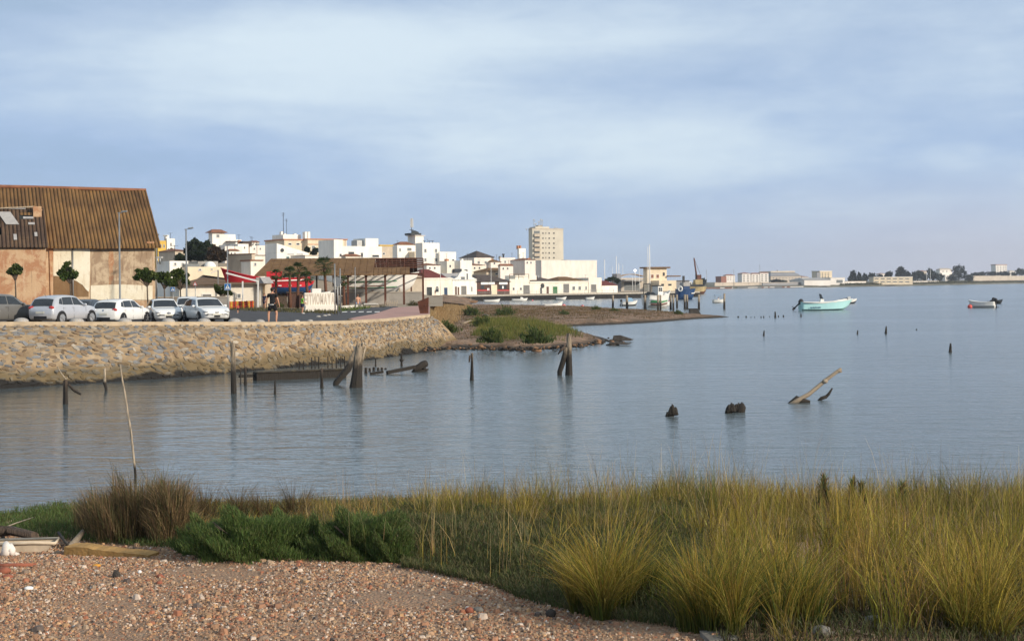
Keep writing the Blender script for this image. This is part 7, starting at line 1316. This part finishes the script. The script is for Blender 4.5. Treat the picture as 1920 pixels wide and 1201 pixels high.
o = G(1532, 750, 0); k = o.y/F; single(MB().tube([(0, 0, -.05), (8*k, 0, .06), (18*k, .05, .12)], [.03, .07, .07], 'dark_wood', 7, .2).tube([(16*k, .05, .1), (23*k, .1, 11*k), (30*k, .1, 22*k)], [.07, .05, .03], 'old_wood', 7, .15), 'branch', 'small forked branch sticking up beside the leaning log', 'branch', o)
PS = 'far small stakes in the open water'
for lb, px, py, tp, w_ in (('small leaning stake right of the spit tip, nearest to it', 1432, 629, 618.5, 4), ('tiny stake below the aqua boat, between two others', 1607.5, 626, 618, 3.5), ('stake with a forked top below the small dark boat', 1661, 625, 610.5, 4.5), ('barely showing stake tip right of the forked stake', 1718, 618.5, 615.5, 2.5), ('pointed stake standing farthest right in the water', 1781.5, 660, 642, 7)): post('small_stake', lb, px, py, tp, w_, 'dark_wood', 1, PS, 'stake', .6, .45)
for i, (px, py, tp, w_) in enumerate(((1384, 595, 592, 4), (1399, 595, 591.5, 3), (1408, 595, 593, 2), (1415, 595, 593, 2), (1427, 595.5, 592, 2.5), (1432, 595.5, 591.5, 2.5), (1443, 594, 592, 2), (1453.5, 595, 583.5, 4.5), (1459.5, 594, 590.5, 2.5), (1469, 594, 590, 3.5), (1502, 594, 587.5, 3))): post('worn_stake', '%s worn stake in the row beyond the spit tip, counted from the left' % dl[i], px, py, tp, w_, 'dark_wood', 0, 'row of worn stakes beyond the spit tip', 'stake', .6, .6)
for i, (px, py, tp, w_) in enumerate(((1149, 581, 553, 4.6), (1176, 581, 553, 5), (1210, 581, 552.5, 5.6), (1233.5, 581, 552.5, 4.6), (1238.5, 581.5, 552.5, 4), (1257.5, 580, 552.5, 4.4), (1262.5, 582, 552.5, 4.4), (1269.5, 577, 552, 4.2), (1284, 579.5, 551.5, 4.4), (1288.5, 579, 552, 4.2), (1310.5, 580, 551.5, 4.8), (1358, 579, 550, 4.8))): post('mooring_pile', '%s round pile in the row behind the spit, counted from the left' % dl[i], px, py, tp, w_, 'pile_wood', random.uniform(-.5, .5), 'mooring piles behind the spit', 'pile', .15, .95)
o = G(1303, 588.5, 0); k = o.y/F; single(MB().prism([(-10.5*k, -.5, -.3), (12*k, -.5, -.3), (10*k, -.5, .05), (4.5*k, -.5, 9.5*k), (-10.5*k, -.5, 9.5*k)], 'rock_dark', d=(0, 1.4, 0)).box((-10.8*k, -.55, 9.5*k+.003), (4*k, .95, 9.5*k+.07), 'rock_dark'), 'sunken_box', 'dark wedge shaped wreck piece in the water beyond the spit', 'wreck', o)
for lb, px, py, w_, h in (('long dark slab leaning on rocks at the tip of the near spit lobe', 1166, 640, 46, 12), ('flat dark rock in front of the slab at the spit tip', 1160, 647, 50, 6)):
    o = G(px, py, 0); k = o.y/F
    if 'slab' in lb: mb = MB().prism([(-w_*.4*k, -.4, 3*k), (-w_*.36*k, -.4, h*.95*k), (-w_*.1*k, -.4, h*k), (w_*.45*k, -.4, 3.5*k), (w_*.3*k, -.4, 1.5*k)], 'rock_dark', d=(.1, .7, .0)).ell((-w_*.25*k, 0, 0), (w_*.25*k, .6, 3.5*k), 'rock_dark', 10, 6, .2)
    else: mb = MB().ell((0, 0, 0), (w_*.42*k, .5, h*.7*k), 'rock_dark', 12, 8, .18).ell((w_*.2*k, .1, 0), (w_*.3*k, .4, h*.5*k), 'rock_dark', 10, 6, .2)
    single(mb, 'shore_rock', lb, 'rock', o, group='dark rocks at the spit tip')
sg = MB(); 
for i in range(420):
    px = random.uniform(795, 1170); py = np.interp(px, [795, 830, 900, 980, 1040, 1090, 1130, 1170], [660, 655, 655, 657, 654, 650, 643, 641])-random.uniform(-1, 1)**3*3-random.uniform(0, 7)**1.0*random.random()
    v = spit_pt(px, py); r = random.uniform(.05, .12)*(2.2 if random.random() < .1 else 1); sg.ell((v.x, v.y, v.z+r*.2), (r*random.uniform(.8, 1.5), r, r*.55), random.choice(('rock_dark', 'rock_dark', 'hull_wood')), 7, 5, .2)
tag(sg.build('shore_stones'), 'dark weedy stones scattered along the waterline of the spit', 'stones', kind='stuff')
for lb, a_, c_ in (('reddish driftwood plank lying on the spit behind the dark bush', (868, 608), (895, 603)), ('pale driftwood branch on the spit left of the green grass', (908, 591), (921, 598))):
    p, q_ = spit_pt(*a_), spit_pt(*c_); single(MB().tube([Vector((0, 0, .1)), (q_-p)*.5+Vector((0, 0, .22)), (q_-p)+Vector((0, 0, .1))], [.12, .1, .05], 'beach_wood', 7, .15), 'driftwood', lb, 'driftwood', p)
# ================================================================= litter on the near beach
a, c = beach(120, 1040), beach(277, 1045); v = c-a; k = a.y/F; r_ = thing('foam_plank', 'long block of brown foam lying on the gravel before the dry bush', 'foam block', a+Vector((0, 0, -.01)), math.atan2(v.y, v.x)); mb = MB(); n = 14; V = []
for i in range(n+1):
    x = v.length*i/n; j = lambda: random.uniform(-.006, .006); h = 17*k*(1.05-.18*i/n)+(.012 if 1 < i < 5 else 0); V += [(x, 0+j(), 0), (x, 0+j(), h+j()), (x, .22+j(), h+.01+j()), (x, .22, 0)]
mb.add(V, [(i*4+q, (i+1)*4+q, (i+1)*4+(q+1) % 4, i*4+(q+1) % 4) for i in range(n) for q in range(4)]+[(0, 1, 2, 3), (n*4+3, n*4+2, n*4+1, n*4)], 'foam_brown'); mb.build('foam', r_)
a, c = beach(28, 1036), beach(100, 1034); v = c-a; k = a.y/F; r_ = thing('plastic_trough', 'cracked pale plastic trough half full of sand at the left edge', 'trough', a, math.atan2(v.y, v.x)); L = v.length; h = 17*k
mb = MB().add([(-.3, 0, 0), (L*.80, 0, 0), (L, -.03, h), (-.34, -.03, h), (-.3, .25, 0), (L*.78, .25, 0), (L*.98, .32, h), (-.34, .32, h)], [(0, 1, 2, 3), (1, 5, 6, 2), (5, 4, 7, 6), (4, 0, 3, 7), (0, 4, 5, 1)], 'pale_plastic'); mb.build('tub', r_); MB().tube([(-.34, -.03, h), (L*.5, -.04, h+.015), (L+.03, -.03, h), (L+.0, .32, h), (-.34, .32, h)], .022, 'pale_plastic', 6).build('rim', r_); MB().box((-.3, .03, h*.4), (L*.8, .24, h*.75), 'foam_brown').build('sand_fill', r_)
p = beach(16, 1040); k = p.y/F; single(MB().tube([(-2*k, -.05, 26*k), (2*k, -.08, 18*k), (1*k, -.08, 8*k), (8*k, -.05, 3*k), (20*k, 0, 1*k)], [.03, .07, .075, .05, .02], 'cloth_rag', 8, .2).tube([(6*k, -.06, 22*k), (10*k, -.1, 12*k), (12*k, -.08, 2*k)], [.03, .05, .04], 'cloth_rag', 8, .2), 'rag', 'pinkish white rag hanging over the plastic trough', 'rag', p)
def beach_log(label, pts, r, m='beach_wood', name='driftwood', lift=.0):
    P = [beach(*q[:2])+Vector((0, 0, lift+(q[2] if len(q) > 2 else 0))) for q in pts]; o = P[0].copy(); rr = r if isinstance(r, list) else [r*(1-.35*i/(len(P)-1)) for i in range(len(P))]; return single(MB().tube([q-o for q in P], rr, m, 8, .12), name, label, 'driftwood', o, group='driftwood on the near beach')
beach_log('dark old log lying behind the plastic trough at the left edge', [(-20, 1012), (20, 1010), (66, 1020)], .085, 'dark_wood', lift=.12); beach_log('thin brown plank in front of the trough at the left edge', [(-15, 1063), (30, 1062), (68, 1061)], .03, 'brick_red', lift=.02); beach_log('long thin reed stem leaning over the green mat at the far left', [(-20, 1010, .08), (30, 995, .12), (62, 986, .14)], .012, 'pale_wood')
beach_log('weathered board leaning in front of the dry bush', [(128, 1030), (156, 1016, .15)], .05, 'beach_wood'); beach_log('dark stick leaning against the foam block', [(110, 1018, .15), (138, 1036)], .02, 'old_wood'); beach_log('pale driftwood end under the golden tussock', [(1196, 1108, .03), (1215, 1112, .05), (1240, 1122)], .05, 'beach_wood'); beach_log('small pale stick at the top left of the green mat', [(14, 985, .05), (34, 976, .06)], .03, 'pale_wood')
beach_log('pale driftwood stick near the bottom among the grass', [(1540, 1196, .02), (1600, 1190, .04), (1640, 1196, .02)], .025, 'beach_wood')
def rock(label, px, py, wpx, hpx, m, name='stone', grp='single stones on the beach', flat=False):
    p = beach(px, py); k = p.y/F; mb = MB()
    if flat: mb.prism([(-wpx/2*k, -.12, -.02), (wpx/2*k, -.10, -.02), (wpx*.45*k, .2, -.02), (-wpx*.42*k, .22, -.02)], m, h=hpx*k)
    else: mb.ell((0, 0, hpx*k*.4), (wpx/2*k, wpx*.4*k, hpx*.6*k), m, 11, 8, .10)
    return single(mb, name, label, 'stone', p, random.uniform(-.3, .3), grp)
rock('dark grey stone standing alone on the gravel', 218, 1082, 15, 14, 'rock_dark'); rock('white flat stone near the left edge of the gravel', 54, 1105, 17, 7, 'cloth_white'); rock('small white stone right of the dark grey stone', 262, 1074, 8, 6, 'cloth_white'); rock('broken red brick piece on the gravel, rear one', 300, 1082, 13, 7, 'brick_red'); rock('broken red brick piece on the gravel, front one', 299, 1094, 12, 6, 'brick_red'); rock('orange tile fragment below the foam block', 181, 1062, 17, 6, 'slat_orange')
rock('dark red brick lump at the left edge', 8, 1074, 26, 12, 'brick_red'); rock('dark broken tile at the left edge below the brick lump', 14, 1083, 22, 7, 'brick_red'); rock('rounded tan stone at the middle of the gravel', 880, 1148, 17, 11, 'brick_red'); rock('flat brown stone right of the rounded tan stone', 897, 1146, 20, 9, 'stone_grey'); rock('dark twig topped clod before the nearest tussock', 1033, 1155, 20, 14, 'rock_dark')
rock('flat slab at the bottom edge under the wide tussock', 1352, 1199, 62, 12, 'stone_grey', flat=True); rock('grey boulder half hidden by grass at the bottom right', 1640, 1178, 46, 26, 'stone_grey'); rock('rounded grey boulder low in the grass left of the other boulder', 1540, 1192, 44, 20, 'stone_grey')
for lb, px, py, w_ in (('dark wet rock leftmost at the waterline', 28, 968, 18), ('dark wet rock second from the left at the waterline', 64, 966, 16), ('dark wet rock at the waterline beside the green mat', 52, 970, 10)): rock(lb, px, py, w_, 9, 'rock_dark', 'wet_rock', 'wet rocks at the left waterline')
# ================================================================= the far bank
FB = [(1250, 543.2), (1330, 541.6), (1420, 540.2), (1520, 538.6), (1600, 537.2), (1700, 535.4), (1800, 533.4), (1920, 531.2), (2050, 528.6)]
FBG = [G(*q) for q in FB]; V = []
for i, p in enumerate(FBG):
    u = Vector((p.x, p.y, 0)).normalized()
    for dd, z in ((-3, -.4), (0, .15), (6, 1.4), (30, 2.0), (300, 3.0), (1400, 6.0)): q = p+u*dd; V.append((q.x, q.y, z))
structure(MB().add(V, [(i*6+k, (i+1)*6+k, (i+1)*6+k+1, i*6+k+1) for i in range(len(FBG)-1) for k in range(5)], 'far_shore', True).build('far_bank'))
def fd(px): return float(np.interp(px, [q[0] for q in FB], [p.y for p in FBG]))
FG = 'buildings on the far bank'
def Fb(name, label, cat, off, p0, pc, p1, yt, m, **k): k.setdefault('th', 18); return Bld(name, label, cat, fd(pc)+off, p0, pc, p1, yt, 1.2, m, group=FG, **k)
def grid_wins(b, xs, ys, w_, h, m='window_dark', fr='far_white'):
    for y in ys: b.wins([(x-w_/2, y, x+w_/2, y+h) for x in xs], m, fr)
b = Fb('far_house', 'small white far house with red roof corners left of the white flats', 'house', 60, 1356, 1361, 1378, 516, 'far_white'); b.hip(514, 'far_red', .5); grid_wins(b, (1365, 1370), (518.5, 522.5), 2, 1.8)
b = Fb('far_house', 'low reddish far house at the left end of the far bank', 'house', 60, None, 1352, 1362, 518, 'far_red', depth=10); b.cap('far_beige')
for lb, p0, pc, p1, yt in (('first block of white far flats with red roof and balconies', 1383, 1391, 1407, 512.5), ('middle block of white far flats with red roof', 1405, 1409, 1424, 513), ('right block of white far flats beside the mansard building', 1422, 1425, 1441, 511.5)):
    b = Fb('far_flats', lb, 'flats', 80, p0, pc, p1, yt, 'far_white'); b.hip(yt-1.8, 'far_red', .6); grid_wins(b, [pc+(p1-pc)*q for q in (.25, .7)], [yt+2.6+i*3.6 for i in range(4)], 4, 1.7)
b = Fb('mansard_building', 'broad far building with a dark mansard roof and pale top edge', 'building', 90, None, 1445, 1502, 517.5, 'far_beige', depth=30); x0 = b.L
MB().add([(-.5, -.5, b.H), (x0+.5, -.5, b.H), (x0+.5, 30, b.H), (-.5, 30, b.H), (3, 5, b.f(1460, 510)[1]), (x0-4, 5, b.f(1460, 510)[1]), (x0-4, 25, b.f(1460, 510)[1]), (3, 25, b.f(1460, 510)[1])], [(0, 1, 5, 4), (1, 2, 6, 5), (2, 3, 7, 6), (3, 0, 4, 7), (4, 5, 6, 7)], 'far_grey').build('roof', b.root); z_ = b.f(1460, 510)[1]; MB().box((2.5, 4.5, z_+.01), (x0-3.5, 25.5, z_+.9), 'cream_wall').build('roof_edge', b.root); grid_wins(b, [1450+i*6 for i in range(9)], (520, 524), 2.4, 2); b.mast(1468, 506, 'dark_metal', 10, .3)
b = Fb('far_house', 'pale far house right of the mansard building', 'house', 70, None, 1504, 1516, 519, 'far_white', depth=12); b.hip(517, 'far_red', .4); grid_wins(b, (1507, 1512), (521, ), 2, 2)
b = Fb('far_flats', 'yellowish far apartment block with a dark grey left half', 'flats', 100, 1522, 1537, 1560, 508.5, 'cream_wall', th=25); b.px_box(1530, 1537, 510.5, 'far_grey', 'grey_wing', -1, -.1, 0); grid_wins(b, (1542, 1547.5, 1553), (511, 514.5, 518), 3, 2, fr='cream_wall'); b.cap('far_white', .5, .4)
b = Fb('far_warehouse', 'long low white far warehouse with a sloping grey roof', 'warehouse', 20, None, 1508, 1557, 525, 'far_white', depth=25); b.hip(520.5, 'roof_grey', .5, inset=3)
b = Fb('far_warehouse', 'higher white far warehouse right of the long low one', 'warehouse', 24, None, 1557, 1584, 521, 'far_white', depth=25); b.cap('far_white', .4, .3); b.doors([(1568, 524.5, 1580, 530, 'window_grey')])
b = Fb('far_school', 'long two storey cream far building with rows of dark windows', 'building', 18, 1629, 1638, 1711, 520, 'cream_wall', th=8); b.cap('far_white', .5, .3); grid_wins(b, [1643.5+i*11.5 for i in range(6)], (521.3, 527), 8, 2.0, 'window_grey', 'cream_wall')
b = Fb('far_villa', 'white far villa cluster among the dark trees', 'villa', 180, 1755, 1762, 1785, 505, 'far_white', th=20); b.hip(502.5, 'far_beige', .5); b.px_box(1766, 1784, 515, 'far_white', 'lower_wing', -6, -.1, 0); grid_wins(b, (1768, 1775), (507.5, ), 2.5, 2)
b = Fb('far_house', 'small pale far house peeping over the trees left of the villa', 'house', 200, None, 1728, 1738, 508, 'far_beige', depth=10); b.hip(506.5, 'far_red', .4); grid_wins(b, (1732, ), (509.5, ), 2, 1.6)
b = Fb('far_house', 'small white far house behind the leftmost dark trees', 'house', 120, None, 1651, 1660, 513, 'far_white', depth=8); b.hip(511.5, 'far_red', .4); grid_wins(b, (1655, ), (515, ), 2, 1.6)
b = Fb('far_tower', 'pale far apartment tower with dark balconies at the right', 'tower block', 500, 1858, 1867, 1888, 496.5, 'far_white', th=22); b.cap('far_red', .8, .5); grid_wins(b, (1871, 1876, 1881.5, 1886), (498.5, 501.5, 504.5, 507.5), 2.6, 1.4, 'window_grey'); b.px_box(1874, 1882, 495.3, 'far_white', 'plant_room', 3, 9)
b = Fb('far_house', 'low pale far house right of the apartment tower', 'house', 300, None, 1893, 1904, 508, 'far_white', depth=10); b.hip(506.5, 'far_beige', .4); grid_wins(b, (1898, ), (509.5, ), 2, 1.6)
def far_wall(lb, x0, x1, yt, m, off=4):
    a, c = W(x0, HY, fd(x0)+off), W(x1, HY, fd(x1)+off); v = Vector((c.x-a.x, c.y-a.y, 0)); z = W(x0, yt, fd(x0)+off).z; r_ = thing('far_wall', lb, 'wall', (a.x, a.y, .8), math.atan2(v.y, v.x)); MB().box((0, 0, 0), (v.length, 1.0, z-.8), m).build('wall', r_); MB().box((-.2, -.2, z-.797), (v.length+.2, 1.2, z-.4), 'far_beige').build('coping', r_)
far_wall('long pale far wall running out of the picture at the right', 1825, 1960, 517.6, 'far_beige', 30); far_wall('brown far embankment wall below the white flats', 1340, 1440, 530.5, 'far_beige', 40); far_wall('pale far quay wall below the mansard building', 1430, 1520, 530.5, 'far_grey', 30); far_wall('low white far wall in front of the trees right of the school', 1712, 1760, 527.5, 'far_white', 20); far_wall('low white far wall left of the long cream building', 1585, 1624, 528, 'far_white', 20)
fw = MB()
for i in range(70):
    px = random.uniform(1318, 1500); dd = fd(px)-random.uniform(-12, 6); v = W(px, HY, dd); s_ = random.uniform(1.5, 4); fw.prism([(v.x-s_, v.y, .3), (v.x+s_, v.y, .3), (v.x+s_*1.2, v.y, 1.1), (v.x-s_*1.1, v.y, 1.0)], random.choice(('far_white', 'far_white', 'far_grey', 'far_beige', 'far_red')), d=(0, 2, 0))
tag(fw.build('far_moored_boats'), 'mass of tiny moored boats along the foot of the far white flats', 'boats', kind='stuff')
DF = [(.022, .032, .022), (.03, .042, .026), (.018, .026, .02), (.038, .048, .03)]
def far_tree(lb, px, off, lst, n=900, size=1.0): big_tree('far_tree', lb, px, fd(px)+off, 1.2, lst, n, size, DF, 'trees on the far bank', .5)
far_tree('dark far tree beside the dredger at the left end of the far bank', 1318, 40, [(1318, 528, 6, 6), (1315, 531, 5, 5)]); far_tree('low dark far trees before the mansard building', 1462, 50, [(1455, 527, 9, 3), (1466, 529, 8, 3)], 700)
far_tree('first tall far tree of the left group', 1599, 60, [(1599, 515, 6, 8), (1596, 523, 6, 6), (1603, 523, 5, 6)]); far_tree('thin far tree second in the left group', 1611, 62, [(1611, 519, 4, 8), (1613, 525, 5, 5)], 700); far_tree('third far tree of the left group', 1622, 64, [(1622, 520, 5, 7), (1620, 526, 5, 4)], 700); far_tree('round far tree left of the long cream building', 1634, 80, [(1634, 519, 7, 7), (1640, 523, 5, 5)]); far_tree('round dark far tree over the left half of the cream building', 1667, 80, [(1667, 515, 7, 6), (1650, 519, 6, 4)])
far_tree('largest pointed far tree behind the cream building', 1692, 80, [(1692, 512, 10, 9), (1688, 506, 6, 6), (1698, 516, 9, 7), (1684, 516, 6, 5)], 1400); far_tree('broad far tree right of the largest pointed one', 1720, 75, [(1720, 515, 11, 7), (1712, 519, 7, 6), (1732, 519, 8, 6)], 1200); far_tree('upright far tree by the two pale masts', 1744, 70, [(1744, 510, 6, 7), (1750, 516, 9, 8), (1760, 519, 8, 7)], 1200)
far_tree('tall rounded far tree right of the white villa', 1797, 70, [(1797, 505, 12, 8), (1791, 516, 9, 9), (1805, 514, 9, 9), (1786, 522, 10, 6), (1815, 521, 10, 6)], 1800); far_tree('lower far trees between the tall tree and the apartment tower', 1828, 90, [(1828, 516, 12, 5), (1842, 514, 7, 5), (1820, 522, 8, 5)], 1100); far_tree('dark far trees below the apartment tower', 1872, 100, [(1862, 513, 12, 4), (1882, 513, 12, 4)], 1000); far_tree('dark far trees at the right edge of the picture', 1912, 90, [(1912, 509, 9, 6), (1925, 511, 9, 6), (1902, 514, 6, 4)], 1100)
P = []; 
for _ in range(9000):
    px = random.uniform(1575, 1990); dd = fd(px)+random.uniform(2, 40); v = W(px, HY, dd); P.append((v.x, v.y, 1.3+random.random()*1.2*(1 if px > 1740 else .5)))
P = np.array(P); n = len(P); stuff(blades('far_scrub', P, rng.uniform(.8, 2.2, n), np.full(n, .9), np.abs(rng.normal(.5, .2, n)), rng.uniform(0, 6.28, n), pick(n, [(.06, .065, .025), (.085, .08, .03), (.05, .05, .025)]), pick(n, [(.10, .10, .035), (.12, .10, .04)]), seg=2), 'low green brown scrub along the far waterline', 'scrub')
for lb, px, top in (('thin far pole left of the white flats', 1325, 506), ('far floodlight pole behind the small white far house', 1376, 505), ('tall far mast above the white flats', 1425, 496), ('first pale far mast before the dark trees', 1737.5, 510), ('taller pale far mast before the dark trees', 1744.5, 505)): pole_thing('far_mast', lb, px, fd(px)+25, top, .22, 'metal_grey' if px < 1500 else 'metal_white', 'mast', 'thin masts on the far bank', 1.2)
# ================================================================= air
m = bpy.data.materials.new('haze'); m.use_nodes = True; t = m.node_tree; t.nodes.clear(); v = t.nodes.new('ShaderNodeVolumePrincipled'); v.inputs['Color'].default_value = (.80, .86, .95, 1); v.inputs['Density'].default_value = .00013; v.inputs['Anisotropy'].default_value = .2
mo = t.nodes.new('ShaderNodeOutputMaterial'); t.links.new(v.outputs[0], mo.inputs['Volume']); M['haze'] = m
hz = MB().box((-2600, -300, -3), (2600, 3700, 75), 'haze').build('haze'); hz['kind'] = 'stuff'; hz['label'] = 'thin blue haze over the river and the far bank'; hz['category'] = 'haze'
